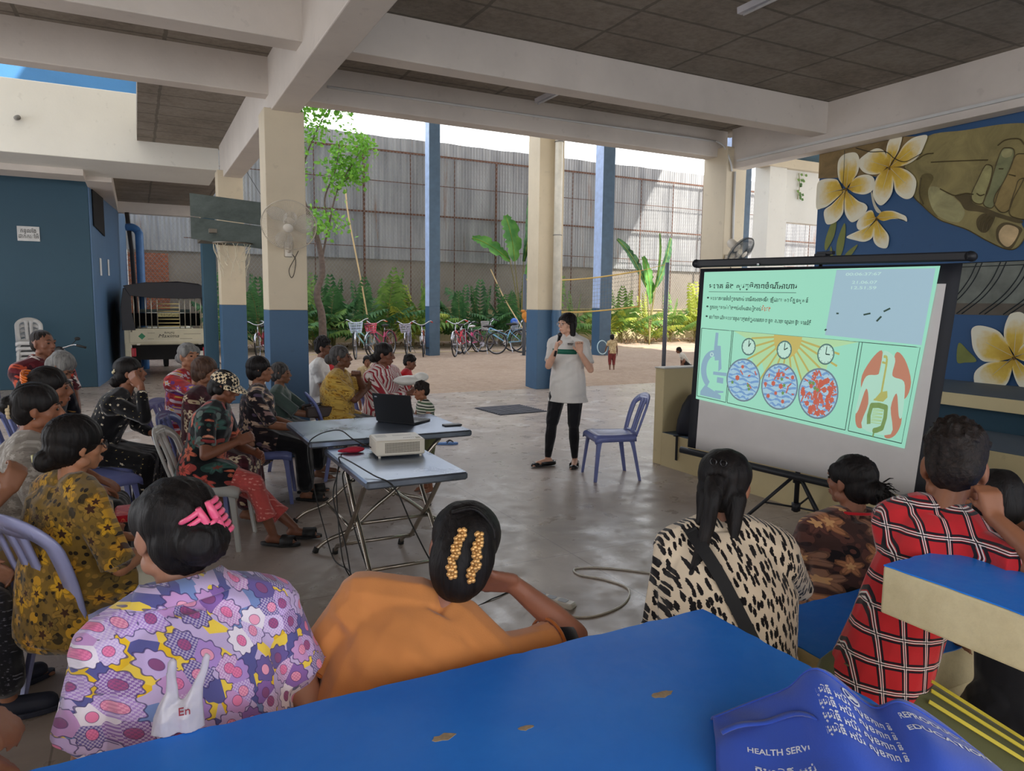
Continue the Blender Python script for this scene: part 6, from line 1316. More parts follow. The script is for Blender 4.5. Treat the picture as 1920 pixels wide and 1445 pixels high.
    if bottom:
        m_, kind = bottom[:2]; pb = MB(); ln = bottom[2] if len(bottom) > 2 else .9; e = .012
        if kind == 'trousers':
            pb.loft([ring(hip+up*z*s, Xh, Yh, (.148*g)*s+e*.6, (.116*g)*s+e*.6) for z in (-.10, -.02, .05)]); pb.ell(hip-up*.09*s, (.15*g*s, .12*g*s, .07*s))
            for Hp, K, A in ((HR_, KR, AR), (HL_, KL, AL)):
                pb.caps(Hp, K, .092*s*g**.6+e, .060*s+e)
                if ln > .5: q = (ln-.5)*2; pb.caps(K, K.lerp(A, max(q-.15, .1)), .062*s+e*.8, .052*s+e*.5); pb.tube([K.lerp(A, max(q-.2, .05)), K.lerp(A, q)], [.060*s, .066*s*(bottom[3] if len(bottom) > 3 else 1)], 16)
        elif kind == 'slim':
            pb.loft([ring(hip+up*z*s, Xh, Yh, (.140*g)*s, (.110*g)*s) for z in (-.13, -.04, .02)])
            for Hp, K, A in ((HR_, KR, AR), (HL_, KL, AL)): pb.caps(Hp, K, .092*s*g**.6+e*.3, .062*s+e*.4); pb.caps(K, K.lerp(A, .4), .055*s, .054*s+.004); pb.caps(K.lerp(A, .4), K.lerp(A, .93), .054*s+.004, .036*s)
        elif kind == 'skirt':
            Km = (KR+KL)/2; Am = (AR+AL)/2; w = (KR-KL).length/2+.085*s
            pb.loft([ring(hip+up*z*s, Xh, Yh, (.155*g)*s+e, (.122*g)*s+e) for z in (-.10, .0, .08)])
            for q in (0, .25, .5, .75, 1): c0, c1 = HR_.lerp(HL_, q), KR.lerp(KL, q); pb.caps(c0, c1, .10*s*g**.5, .072*s); pb.caps(c1, c1.lerp(AR.lerp(AL, q), ln), .074*s, .070*s)
        elif kind == 'shorts':
            pb.loft([ring(hip+up*z*s, Xh, Yh, (.155*g)*s+e, (.122*g)*s+e) for z in (-.10, .0, .08)])
            for Hp, K in ((HR_, KR), (HL_, KL)): pb.caps(Hp, Hp.lerp(K, ln), .095*s*g**.6+e, .078*s+e); pb.tube([Hp.lerp(K, ln-.2), Hp.lerp(K, ln+.1)], [.085*s, .095*s], 16)
        J['bottom'] = voxel(pb, 'skirt' if kind == 'skirt' else ('shorts' if kind == 'shorts' else 'trousers'), m_, t, vox*.9, 3, folds(.004 if kind != 'slim' else .002, int(abs(top.y*100)) % 89, 1))
    if hair:
        m_, kind = hair[:2]; hb = MB(); h = s*hs; P = HP; EE = lambda c, r, R2=None: hb.ell(P(*c), tuple(q*h for q in r), R2 or Rh, 18, 12); vol = hair[2] if len(hair) > 2 else 1.0
        # cap: covers crown, back and temples, leaves the face and ears free
        if kind == 'buzz':
            EE((0, -.020, .044), (.0745, .086, .070)); EE((0, -.05, .0), (.066, .054, .07))
        elif kind == 'boy':
            EE((0, -.016, .050), (.079, .093, .076*vol)); EE((0, -.046, .008), (.070, .060, .074)); EE((0, .045, .080), (.058, .038, .026))
        else:
            EE((0, -.018, .040), (.0825*vol, .095*vol, .082*vol)); EE((0, -.045, -.005), (.074*vol, .068*vol, .080))
            for q in (-1, 1): EE((q*.060, .018, .040), (.022, .045, .046))
        if kind in ('bun', 'lowbun', 'clip', 'bunback'):
            z = {'bun': .01, 'lowbun': -.055, 'clip': .0, 'bunback': -.02}[kind]; r_ = {'bun': .045, 'lowbun': .045, 'clip': .055, 'bunback': .05}[kind]; EE((0, -.115, z), (r_*1.05, r_*.9, r_)); EE((0, -.08, z), (r_*.8, r_, r_*.8))
        if kind == 'boy' and vox < .0079:
            r = random.Random(int(abs(top.x*100)))
            for k in range(130): a, e_ = r.uniform(0, 6.28), r.uniform(.15, 1.5); p = Vector((.079*math.cos(e_)*math.cos(a), -.016+.093*math.cos(e_)*math.sin(a), .050+.076*vol*math.sin(e_))); v = Vector((r.gauss(0, .5), r.gauss(.5, .4), .7)); v.normalize(); hb.caps(P(*p), P(*(p+v*.020)), .008*h, .0025*h, 6)
        if kind == 'twist': EE((0, -.062, -.012), (.080, .072, .112)); EE((.01, -.085, .035), (.055, .045, .06))
        if kind == 'long':
            for q in (-1, -.5, 0, .5, 1): hb.caps(P(q*.064, -.050+.03*abs(q), .0), P(q*.076, -.045+.03*abs(q), -.135), .036*h, .026*h)
        if kind == 'bob':
            for q in (-1, -.6, -.2, .2, .6, 1): hb.caps(P(q*.070, -.045+.045*abs(q)**2, .01), P(q*.078, -.035+.045*abs(q)**2, -.085), .030*h, .026*h)
            for q in (-1, 1): hb.caps(P(q*.075, .02, .03), P(q*.082, .012, -.08), .018*h, .016*h)
        if kind == 'short':
            EE((0, -.06, -.02), (.072, .055, .07))
            for q in (-1, 1): EE((q*.068, -.01, -.02), (.022, .035, .035))
        if kind == 'pony':
            A0 = P(0, -.105, .03); pts = bez([A0, P(0, -.150, -.03), P(-.01, -.165, -.14), P(-.03, -.215, -.28), P(-.035, -.235, -.38)], 5); hb.tube(pts, [.036*h*(1-.80*i/(len(pts)-1)) for i in range(len(pts))], 12); hb.caps(P(.05, -.07, -.03), P(.07, -.12, -.15), .04*h, .012*h); hb.caps(P(-.03, -.08, -.03), P(-.04, -.11, -.11), .04*h, .02*h)
        J['hair'] = voxel(hb, 'hair', m_, t, min(vox, .006), 2, strands(.0022*(1.6 if kind == 'boy' else 1), int(abs(top.x*77)) % 50))
    if extra: extra(J)
    return J
# ---------------------------------------------------------------- cloth prints
def cloth_base(t):
    t.set(.85, spec=.15, sheen=.25); w = t.n('TexWave', wave_type='BANDS'); w.inputs['Scale'].default_value = 3.2; w.inputs['Distortion'].default_value = 7; w.inputs['Detail'].default_value = 2; w.inputs['Detail Scale'].default_value = 1.2
    t.l(t.map(rot=(.3, .9, .4)), w.inputs[0]); t.bump(t.math('ADD', w.outputs['Fac'], t.math('MULTIPLY', t.noise(260, 2).outputs[0], .06)), .55, .012)
def uvxz(t, rot=0): P = t.sep(t.co()); return t.comb(P[0], P[2], 0)
def floral(name, ground, petals, centre=None, scale=22, n=6, size=.42, leaf=None, small=None, rnd=.8, layer=1, line=None):
    t = NT(name); uv = t.n('VectorMath', operation='ADD'); t.l(uvxz(t), uv.inputs[0]); P = t.sep(t.co()); t.l(t.comb(t.math('MULTIPLY', P[1], .7), t.math('MULTIPLY', P[1], .25), 0), uv.inputs[1]); vec = uv.outputs[0]
    c = lin(ground) if len(ground) == 3 and not isinstance(ground[0], tuple) else None; g = t.noise(12, 5, vec=vec)
    base = t.ramp(g.outputs[0], [(.35, tuple(x*.75 for x in c[:3])), (.65, c[:3])])
    if leaf:
        v = t.vor(scale*1.35, t.map(rot=(0, 0, .6), loc=(3.1, 1.7, 0), src=vec), 'F1', 1, '2D'); m = t.math('LESS_THAN', v.outputs['Distance'], .30)
        cl = t.ramp(t.sep(v.outputs['Color'])[0], [(i/len(leaf), lin(q)[:3]) for i, q in enumerate(leaf)], 'CONSTANT'); base = t.mix(m, base, cl)
    if small:
        v = t.vor(scale*3.2, vec, 'F1', 1, '2D'); m = t.math('LESS_THAN', v.outputs['Distance'], .26)
        cl = t.ramp(t.sep(v.outputs['Color'])[1], [(i/len(small), lin(q)[:3]) for i, q in enumerate(small)], 'CONSTANT'); base = t.mix(m, base, cl)
    for ly in range(layer):
        sv = t.map(loc=(1.37*ly, 2.1*ly, 0), rot=(0, 0, .7*ly), src=vec) if ly else vec
        v = t.vor(scale*(1+.18*ly), sv, 'F1', rnd, '2D'); sc = t.n('VectorMath', operation='SCALE'); sc.inputs['Scale'].default_value = scale*(1+.18*ly); t.l(sv, sc.inputs[0])
        ps = t.n('VectorMath', operation='SCALE'); ps.inputs['Scale'].default_value = scale*(1+.18*ly); t.l(v.outputs['Position'], ps.inputs[0])
        d = t.sep(t.vmath('SUBTRACT', sc.outputs[0], ps.outputs[0])); ang = t.math('ARCTAN2', d[0], d[1]); rr = v.outputs['Distance']; cc = t.sep(v.outputs['Color'])
        wob = t.math('ADD', t.math('MULTIPLY', t.math('COSINE', t.math('ADD', t.math('MULTIPLY', ang, n), t.math('MULTIPLY', cc[2], 6.28))), .24), .76)
        lim = t.math('MULTIPLY', wob, t.math('ADD', size*.7, t.math('MULTIPLY', cc[1], size*.5))); q = t.math('DIVIDE', rr, lim); m = t.math('LESS_THAN', q, 1)
        cl = t.ramp(cc[0], [(i/len(petals), lin(p)[:3]) for i, p in enumerate(petals)], 'CONSTANT')
        cl = t.mix(t.math('MULTIPLY', t.math('GREATER_THAN', q, .82), .5), cl, lin(line or ground)); cl = t.mix(t.math('MULTIPLY', t.math('GREATER_THAN', t.math('COSINE', t.math('MULTIPLY', ang, n*2)), .8), .35), cl, lin(line or ground))
        base = t.mix(m, base, cl)
        if centre: base = t.mix(t.math('LESS_THAN', q, .34), base, lin(centre))
    t.col(base); cloth_base(t); return t.m
def patchwork():
    t = NT('lilac_patchwork_flowers'); P = t.sep(t.co()); vec = t.vmath('ADD', uvxz(t), t.comb(t.math('MULTIPLY', P[1], .7), t.math('MULTIPLY', P[1], .2), 0)); S = 19
    def scl(v): x = t.n('VectorMath', operation='SCALE'); x.inputs['Scale'].default_value = S; t.l(v, x.inputs[0]); return x.outputs[0]
    v = t.vor(S, vec, 'F1', .75, '2D'); d = t.sep(t.vmath('SUBTRACT', scl(vec), scl(v.outputs['Position']))); ang = t.math('ARCTAN2', d[0], d[1]); rr = v.outputs['Distance']; cc = t.sep(v.outputs['Color'])
    ed = t.vor(S, vec, 'DISTANCE_TO_EDGE', .75, '2D').outputs['Distance']
    lim = t.math('ADD', .53, t.math('MULTIPLY', t.math('COSINE', t.math('MULTIPLY', ang, 9)), .055)); q = t.math('DIVIDE', rr, lim)
    g2 = t.noise(70, 3, vec=vec)
    gap = t.ramp(t.vor(S*1.7, vec, 'F1', 1, '2D').outputs['Color'], [(0, lin((232, 188, 44))[:3]), (.25, lin((240, 206, 80))[:3]), (.42, lin((92, 92, 150))[:3]), (.55, lin((196, 176, 214))[:3]), (.8, lin((120, 140, 190))[:3])], 'CONSTANT')
    pet = t.ramp(cc[0], [(0, lin((176, 142, 206))[:3]), (.22, lin((142, 104, 172))[:3]), (.42, lin((200, 176, 222))[:3]), (.58, lin((110, 96, 158))[:3]), (.74, lin((232, 222, 232))[:3]), (.86, lin((196, 150, 200))[:3])], 'CONSTANT')
    ck = t.n('TexChecker'); ck.inputs['Scale'].default_value = 260; ck.inputs[1].default_value = (1, 1, 1, 1); ck.inputs[2].default_value = (.0, .0, .0, 1); t.l(vec, ck.inputs[0])
    pet = t.mix(t.math('MULTIPLY', t.math('MULTIPLY', ck.outputs[1], t.math('GREATER_THAN', cc[1], .45)), .45), pet, lin((240, 226, 240)))
    cen = t.ramp(cc[2], [(0, lin((232, 130, 170))[:3]), (.4, lin((236, 160, 186))[:3]), (.7, lin((140, 84, 130))[:3])], 'CONSTANT'); cen = t.mix(t.math('MULTIPLY', t.math('MULTIPLY', ck.outputs[1], t.math('GREATER_THAN', cc[1], .3)), .5), cen, lin((196, 90, 140)))
    c = t.mix(t.math('LESS_THAN', q, 1), gap, pet); c = t.mix(t.math('MULTIPLY', t.math('LESS_THAN', t.math('ABSOLUTE', t.math('SUBTRACT', q, 1)), .05), .8), c, lin((70, 60, 110)))
    c = t.mix(t.math('LESS_THAN', rr, .21), c, cen); c = t.mix(t.math('MULTIPLY', t.math('LESS_THAN', t.math('ABSOLUTE', t.math('SUBTRACT', rr, .215)), .012), .8), c, lin((90, 60, 110)))
    t.col(c); cloth_base(t); return t.m
def brush():
    t = NT('black_brush_marks'); P = t.sep(t.co()); u = t.comb(t.math('ADD', P[0], t.math('MULTIPLY', P[1], .6)), P[2], 0); f = t.noise(70, 3, vec=u)
    d = t.vmath('ADD', u, t.vmath('MULTIPLY', f.outputs['Color'], (.010, .016, 0))); v = t.vor(1, t.map((62, 27, 1), (0, 0, -.45), src=d), 'F1', .85, '2D'); w = t.noise(190, 2, vec=u)
    q = t.math('ADD', v.outputs['Distance'], t.math('MULTIPLY', t.math('SUBTRACT', w.outputs[0], .5), .35)); t.col(t.ramp(q, [(.34, lin((24, 20, 22))), (.37, lin((228, 210, 184)))])); cloth_base(t); return t.m
def plaid():
    t = NT('red_plaid'); P = t.sep(t.co()); x = t.math('ADD', P[0], t.math('MULTIPLY', P[1], .8)); z = P[2]
    def band(v, per, a, w): q = t.math('FRACT', t.math('MULTIPLY', v, 1/per)); return t.math('LESS_THAN', t.math('ABSOLUTE', t.math('SUBTRACT', q, a)), w)
    c = lin((200, 44, 50)); base = t.ramp(t.noise(8).outputs[0], [(.3, tuple(k*.8 for k in c[:3])), (.7, c[:3])])
    for col, offs, w in (((28, 26, 34), (.38, .62), .042), ((226, 220, 216), (.46, .54), .016), ((28, 26, 34), (.5,), .018)):
        for o in offs:
            for v in (x, z): base = t.mix(band(v, .064, o, w), base, lin(col))
    t.col(base); cloth_base(t); return t.m
def stripes(name, cols, per, horiz=False, diag=0):
    t = NT(name); P = t.sep(t.co()); x = t.math('ADD', t.math('ADD', P[0], t.math('MULTIPLY', P[1], .7)), t.math('MULTIPLY', P[2], diag)); v = P[2] if horiz else x
    q = t.math('FRACT', t.math('MULTIPLY', v, 1/per)); t.col(t.ramp(q, [(p, lin(c)[:3]) for p, c in cols], 'CONSTANT')); cloth_base(t); return t.m
def solid(name, rgb, rough=.85):
    t = NT(name); n = t.noise(5, 4); c = lin(rgb); t.col(t.ramp(n.outputs[0], [(.3, tuple(x*.88 for x in c[:3])), (.7, c[:3])])); cloth_base(t); t.set(rough); return t.m
# ---------------------------------------------------------------- the audience and the speaker
C_patch, C_brush, C_plaid = patchwork(), brush(), plaid()
C_orange = solid('burnt_orange_jersey', (206, 134, 76)); C_orib = solid('orange_rib', (176, 98, 40)); C_khaki = solid('khaki_cotton', (186, 156, 108)); C_black = solid('black_cotton', (28, 28, 32)); C_white = solid('white_pique', (226, 222, 216)); C_cream = solid('cream_cotton', (206, 200, 180))
C_batik = floral('brown_batik', (74, 50, 46), [(176, 120, 84), (120, 82, 70), (150, 108, 86), (60, 44, 44), (104, 66, 58)], (210, 160, 110), 9, 5, .5, leaf=[(96, 62, 54), (30, 24, 26), (130, 96, 80)], small=[(96, 60, 52), (50, 34, 34)], line=(30, 22, 24))
C_must = floral('mustard_poppies', (134, 106, 48), [(206, 158, 44), (150, 118, 54), (190, 140, 46), (120, 98, 50)], (70, 44, 30), 10, 5, .5, leaf=[(60, 50, 30), (196, 148, 46), (110, 88, 44)], small=[(44, 36, 26), (158, 122, 56), (96, 78, 42)], line=(44, 36, 26))
C_lace = floral('grey_lace', (170, 162, 152), [(196, 190, 182), (146, 138, 130)], None, 34, 6, .5, line=(120, 112, 104))
C_haw = floral('red_white_hawaiian', (96, 30, 40), [(222, 212, 206), (196, 84, 56), (222, 212, 206), (60, 24, 34), (150, 44, 56)], None, 13, 5, .5, leaf=[(44, 22, 30), (196, 70, 50), (110, 40, 48)], line=(60, 20, 28))
C_dotfl = floral('black_small_white_flowers', (17, 17, 21), [(226, 216, 196), (196, 186, 170), (17, 17, 21), (17, 17, 21)], (200, 180, 110), 22, 5, .24, line=(17, 17, 21))
C_redfl = floral('red_violet_flowers', (176, 58, 64), [(236, 226, 232), (150, 100, 180), (226, 168, 76), (204, 60, 60)], (230, 190, 90), 15, 6, .5, leaf=[(110, 60, 130), (220, 200, 214), (206, 60, 56)], line=(110, 50, 100))
C_maroon = floral('maroon_cream_rings', (74, 36, 44), [(216, 200, 170), (110, 50, 60), (60, 30, 40)], (74, 36, 44), 15, 5, .46, leaf=[(90, 40, 50), (190, 170, 140), (60, 28, 36)], line=(74, 36, 44))
C_tropic = floral('black_orange_tropical', (22, 24, 27), [(214, 112, 84), (200, 84, 72), (58, 92, 84), (226, 150, 120), (150, 60, 60)], (120, 60, 50), 8.5, 6, .52, leaf=[(40, 66, 60), (22, 24, 27), (160, 70, 64), (96, 110, 104)], line=(22, 24, 27))
C_beigefl = floral('dark_beige_petals', (38, 32, 38), [(196, 168, 146), (38, 32, 38), (150, 120, 116), (210, 180, 150)], None, 17, 4, .44, leaf=[(120, 96, 84), (38, 32, 38), (90, 76, 96)], line=(38, 32, 38))
C_yel = floral('yellow_fan_print', (206, 170, 84), [(210, 174, 84), (196, 150, 56)], (120, 84, 34), 26, 3, .5, leaf=[(140, 104, 44), (206, 168, 74)], line=(130, 92, 38))
C_salmon = floral('salmon_lace_print', (200, 88, 84), [(224, 150, 140), (200, 88, 84)], None, 48, 5, .34, line=(200, 88, 84))
C_spark = floral('black_sparkle', (32, 32, 38), [(110, 110, 120), (32, 32, 38), (60, 60, 70)], None, 90, 4, .3, line=(32, 32, 38))
C_pinkfl = floral('cream_pink_floral', (214, 200, 160), [(206, 84, 110), (224, 130, 150), (150, 160, 100)], (230, 200, 120), 14, 5, .5, line=(190, 110, 110))
C_redst = stripes('red_white_stripe', [(0, (156, 52, 62)), (.42, (222, 208, 204)), (.56, (120, 60, 70)), (.62, (226, 216, 212))], .034, False, .35)
C_greenst = stripes('green_white_stripe', [(0, (70, 96, 66)), (.3, (214, 212, 196)), (.5, (44, 52, 44)), (.75, (206, 204, 190))], .05, True)
C_olive = solid('olive_shorts', (92, 94, 62)); C_red = solid('red_jersey', (200, 34, 44)); C_teal = solid('teal_grey_cloth', (74, 90, 84)); C_violet = solid('violet_cloth', (128, 64, 128)); C_kid = floral('kid_tan_print', (190, 168, 128), [(150, 120, 90), (214, 196, 160)], None, 30, 4, .4); C_maroonp = solid('maroon_trousers', (120, 52, 50)); C_navy = floral('navy_gold_print', (26, 26, 36), [(196, 150, 80), (26, 26, 36), (26, 26, 36)], None, 14, 4, .3)
M_slide = plain('slide_black', (26, 26, 27), .6); M_goldp = plain('gold_clip', (206, 158, 96), .3, .5, .2, 60); M_pink = plain('pink_claw', (232, 96, 132), .3, var=.04)
def claw(J, m, c, size=1, rot=0, name='hair_claw'):
    s = J['s']*J['hs']; P = J['P']; R = J['Rh'] @ rotm(0, 0, rot); o = P(*c)
    for sg in (-1, 1):
        b = MB(); Q = lambda x, y, z: o+R @ Vector((x*s*size, y*s*size, z*s*size))
        spine = [Q(sg*.012, -.030, z) for z in (-.045, -.02, 0, .02, .045)]; b.tube(spine, [.006*s, .009*s, .010*s, .009*s, .006*s], 8)
        for z in (-.042, -.026, -.010, .006, .022, .038): b.tube(bez([Q(sg*.012, -.030, z), Q(sg*.034, -.022, z-.004), Q(sg*.048, .004, z-.012)], 4), [.0062*s*size]*8+[.003*s], 7)
        b.build(name, m, J['t'], smooth=True)
    MB().cyl(o+R @ Vector((-.015*s, -.034*s, 0)), o+R @ Vector((.015*s, -.034*s, 0)), .005*s, n=8).build('hinge', m, J['t'], smooth=True)
def glasses(J, m=None):
    P = J['P']; m = m or plain('spectacle_frame', (40, 36, 36), .3, .4); b = MB(); s = J['s']*J['hs']
    for q in (-1, 1):
        b.tube([P(q*.031+.022*math.cos(a), .099-.006*abs(math.cos(a)), .004+.017*math.sin(a)) for a in np.linspace(0, 2*PI, 17)[:-1]], .0016*s, 5, close=True); b.tube([P(q*.053, .094, .010), P(q*.074, .05, .012), P(q*.077, -.01, .008)], .0018*s, 5)
    b.tube([P(-.009, .100, .008), P(.009, .100, .008)], .0016*s, 5); b.build('glasses', m, J['t'], smooth=True)
    for q in (-1, 1): MB().ell(P(q*.031, .098, .004), (.020*s, .0012*s, .015*s), J['Rh'], 12, 6).build('lens', plain('lens_clear', (220, 226, 230), .05, alpha=.12, var=0), J['t'], smooth=True)
def seatfor(J, label, m=None, fwd=.09, dyaw=0, s=1):
    t = J['t']; a = t.rotation_euler.z; return put_chair(t.location.x-math.sin(a)*fwd, t.location.y+math.cos(a)*fwd, math.degrees(a)+dyaw, label, m, s)
# -- front row, backs to the camera
def ex1(J):
    claw(J, M_pink, (.006, -.112, .040), .95, -28, 'pink_hair_claw')
person('person', 'woman in a lilac patchwork-flower shirt with a pink hair claw', (0.060, 1.714, 1.275), -4, H=1.62, seat=.40, lean=12, side=-7, hd=(30, -4, 4), stout=1.16, sh=.96, hs=1.0, skinc=(168, 120, 96), vox=.0065,
       ar=((.18, .30, .62), (.4, -.1, .3)), al=((-.16, .28, .60), (-.45, -.15, .4)), shirt=(C_patch, .62, -.16, dict(cuff=.072, e=.024, amp=.010, collar=C_patch, hw=1.1)), bottom=(C_black, 'skirt', .8), hair=(H_black, 'clip', 1.05), extra=ex1)
def ex2(J):
    P = J['P']; s = J['s']; R = J['Rh']; r = random.Random(2)
    for q in (-1, 1):
        b = MB()
        for k in range(7):
            c = P(q*.024+r.uniform(-.006, .006), -.146+.004*abs(k-3), .045-.016*k)
            for j in range(5): a = 2*PI*j/5+r.random(); b.ell(c+R @ Vector((.008*math.cos(a), -.004, .008*math.sin(a)))*s, (.0065*s, .004*s, .0065*s), R, 7, 4)
            b.ell(c+R @ Vector((0, -.008, 0))*s, .004*s, None, 7, 4)
        b.build('gold_flower_clip', M_goldp, J['t'], smooth=True)
    MB().tube(bez([P(-.05, -.085, .085), P(0, -.10, .105), P(.05, -.085, .075), P(.065, -.08, .045)], 5), .006*s, 6).build('hair_twist', H_black, J['t'], smooth=True)
    MB().tube([J['ER'].lerp(J['SR'], .10), J['ER'].lerp(J['SR'], .26)], [.044*s, .047*s], 16).build('elbow_band', C_black, J['t'], smooth=True)
    for S_, E_ in ((J['SR'], J['ER']), (J['SL'], J['EL'])):
        c = S_.lerp(E_, .655); d = (E_-S_).normalized(); a_ = d.cross(Vector((0, 0, 1))).normalized(); b2 = d.cross(a_); MB().tube([c+(a_*math.cos(k)+b2*math.sin(k))*.068*s for k in np.linspace(0, 2*PI, 25)[:-1]], .0045*s, 6, close=True).build('sleeve_hem', C_orib, J['t'], smooth=True)
person('person', 'woman in a plain orange T-shirt with gold flower clips in her hair', (0.743, 1.645, 1.155), -22, H=1.62, seat=.38, lean=20, side=27, hd=(2, -16, 14), stout=1.14, sh=1.08, skinc=(144, 92, 70), vox=.0065,
       ar=((.84, 1.60, .955), (1.25, 1.35, .25), 'w', (-.8, -.1, .25), (-.1, .7, .7)), al='lap', hands=(.45, .5), shirt=(C_orange, .66, -.14, dict(cuff=.060, e=.020, amp=.014, f=.8)), bottom=(C_black, 'trousers', .9), hair=(H_black, 'twist', 1.06), extra=ex2)
def ex3(J):
    s = J['s']; P = J['P']; X, Y, up, NB, chs = J['X'], J['Y'], J['up'], J['NB'], J['chs']; st = plain('strap_black', (18, 18, 20), .7)
    pts = [NB-X*.10*s+Y*.06*s-up*.0*s, NB-X*.10*s-Y*.09*s-up*.02*s, chs-X*.02*s-Y*.150*s*1.1, J['wst']+X*.09*s-Y*.160*s*1.05, J['hip']+X*.19*s-Y*.08*s]; b = MB(); pts = bez(pts, 8); L = []
    for i, p in enumerate(pts): d = (pts[min(i+1, len(pts)-1)]-pts[max(i-1, 0)]).normalized(); w = d.cross(Y).normalized()*.020*s; L.append([p-w, p+w, p+w-Y*.004, p-w-Y*.004])
    b.loft(L); b.build('bag_strap', st, J['t']); 
    for q in (-1, 1): MB().tube([P(q*.016+.010*math.cos(a), -.105, .085+.010*math.sin(a)) for a in np.linspace(0, 2*PI, 13)[:-1]], .003*s, 5, close=True).build('hair_clip', plain('clip_black', (20, 18, 20), .2), J['t'], smooth=True)
person('person', 'woman in a cream blouse with black brush marks, dark strap across her back', (1.689, 1.727, 1.200), -42, H=1.58, seat=.36, lean=20, side=-3, hd=(-16, -6, 0), stout=1.38, sh=.95, skinc=(160, 110, 84), vox=.0065,
       ar=((1.98, 1.86, .74), (2.15, 1.50, .55), 'w'), al=((1.50, 1.95, .50), (1.30, 1.60, .45), 'w'), shirt=(C_brush, 1.5, -.24, dict(e=.026, amp=.008, f=.7, hw=1.25, hy=1.2, name='blouse')), bottom=(C_black, 'trousers', .9), hair=(H_black, 'pony', 1.06), extra=ex3)
def ex4(J):
    s = J['s']; P = J['P']; b = MB(); r = random.Random(5)
    for k in range(60): a = P(.0+.02*r.gauss(0, 1), -.13, -.02+.02*r.gauss(0, 1)); v = J['Rh'] @ Vector((r.gauss(0, .5), -1, r.gauss(0, .6))).normalized()*.05*s; b.tube([a, a+v*.6, a+v+Vector((0, 0, -.01))], [.003, .0025, .001], 4)
    b.build('curly_bun_ends', H_black, J['t']); MB().tube([P(-.02, -.100, .0), P(-.015, -.105, .008), P(-.022, -.107, .014), P(-.017, -.109, .022)], .002, 5).build('silver_hairpin', plain('silver_pin', (214, 214, 220), .2, .9), J['t'])
    MB().tube([J['NB']+J['up']*.012*s+(J['X']*math.cos(a)+J['Y']*math.sin(a))*.070*s for a in np.linspace(0, 2*PI, 25)[:-1]], .007*s, 6, close=True).build('red_neckline', C_red, J['t'], smooth=True)
person('person', 'woman in a brown batik blouse with a tight black bun, seen from behind looking left', (2.50, 1.86, 1.090), -34, H=1.52, seat=.34, lean=10, hd=(36, 0, 0), stout=1.15, skinc=(140, 92, 70), vox=.0065,
       shirt=(C_batik, .8, -.2, dict(e=.018, cuff=.06, amp=.006, name='blouse')), bottom=(C_black, 'skirt', .8), hair=(H_black, 'bunback', 1.0), extra=ex4)
def ex5(J):
    s = J['s']; K, H_ = J['KR'], J['HR']; d = (K-H_).normalized(); u = Vector((.55, -.45, .7)); u = (u-d*u.dot(d)).normalized(); sd_ = d.cross(u); m = plain('yellow_tape', (206, 190, 60), .7)
    for k, a in ((0, -.30), (1, 0), (2, .30)):
        L = []
        for q in np.linspace(.05, .95, 8): c = H_.lerp(K, q); r_ = (.108-.010*q)*s+.010; o = u*math.cos(a)+sd_*math.sin(a); w = d.cross(o).normalized()*.0045; L.append([c+o*r_-w, c+o*r_+w, c+o*(r_+.003)+w, c+o*(r_+.003)-w])
        MB().loft(L).build('side_stripe', m, J['t'])
person('person', 'child in a red plaid shirt and olive striped shorts leaning on the raised slab', (1.870, 1.10, 1.368), -66, H=1.24, seat=.63, lean=14, side=13, hd=(8, -14, 0), sh=.70, stout=.92, hs=1.2, skinc=(140, 92, 66), vox=.0055, faceon=False,
       ar=((1.80, .955, 1.185), (1.80, .70, .95), 'w', (.1, .3, .9), (.3, .5, 0)), al=((2.05, 1.20, 1.12), (1.98, 1.6, .95), 'w', (0, -.3, .9), (.5, -.5, 0)), hands=(1.0, 1.0), lr=((.36, .10, .25), (.40, .25, .75)), ll=((.16, .34, .22), (.2, .6, .8)),
       shirt=(C_plaid, .60, -.07, dict(e=.018, cuff=.068, amp=.006, hw=1.05)), bottom=(C_olive, 'shorts', .92), hair=(H_fade, 'boy', 1.12), extra=ex5)
person('person', 'child with dark tousled hair half hidden behind the child in plaid', (2.34, 1.25, 1.180), -40, H=1.15, seat=.50, lean=24, hd=(10, -16, 0), stout=.85, hs=1.12, skinc=(146, 96, 70), vox=.007, faceon=False, ar=((2.55, 1.5, 1.10), (2.62, 1.1, .95), 'w'), al='lap',
       shirt=(C_black, .5, -.14), bottom=(C_black, 'shorts', .8), hair=(H_black, 'short', 1.08))
# -- left block of chairs
def ex6(J): glasses(J); claw(J, plain('pearl_clip', (220, 216, 160), .3), (-.02, -.115, -.045), .45, 60, 'pearl_hair_clip')
J = person('person', 'woman with glasses in a mustard floral blouse sitting on the nearest lilac chair', (-0.24, 3.357, 1.192), -62, H=1.60, lean=6, hd=(-8, -4, 0), stout=1.22, sh=1.06, skinc=(168, 116, 86), vox=.0065,
       ar=((.16, .30, .66), (.45, -.1, .4)), al='lap', shirt=(C_must, .95, -.2, dict(e=.022, cuff=.062, amp=.008, f=.7, name='blouse')), bottom=(C_cream, 'trousers', .9), hair=(H_black, 'lowbun', 1.14), extra=ex6)
seatfor(J, 'pale lilac plastic chair nearest the camera at the left, under the woman in mustard', M_chair2, .17, 8, 1.06)
tag(MB().rbox((-.15, -.10, 0), (.15, .10, .01), .02).box((-.13, -.08, .01), (.0, .08, .013)).build('hand_fan', plain('fan_paper', (196, 176, 130), .7, var=.4, nscale=40), loc=(.12, 3.50, .60), auto=30), 'printed paper fan on the lap of the woman in mustard', 'hand fan')
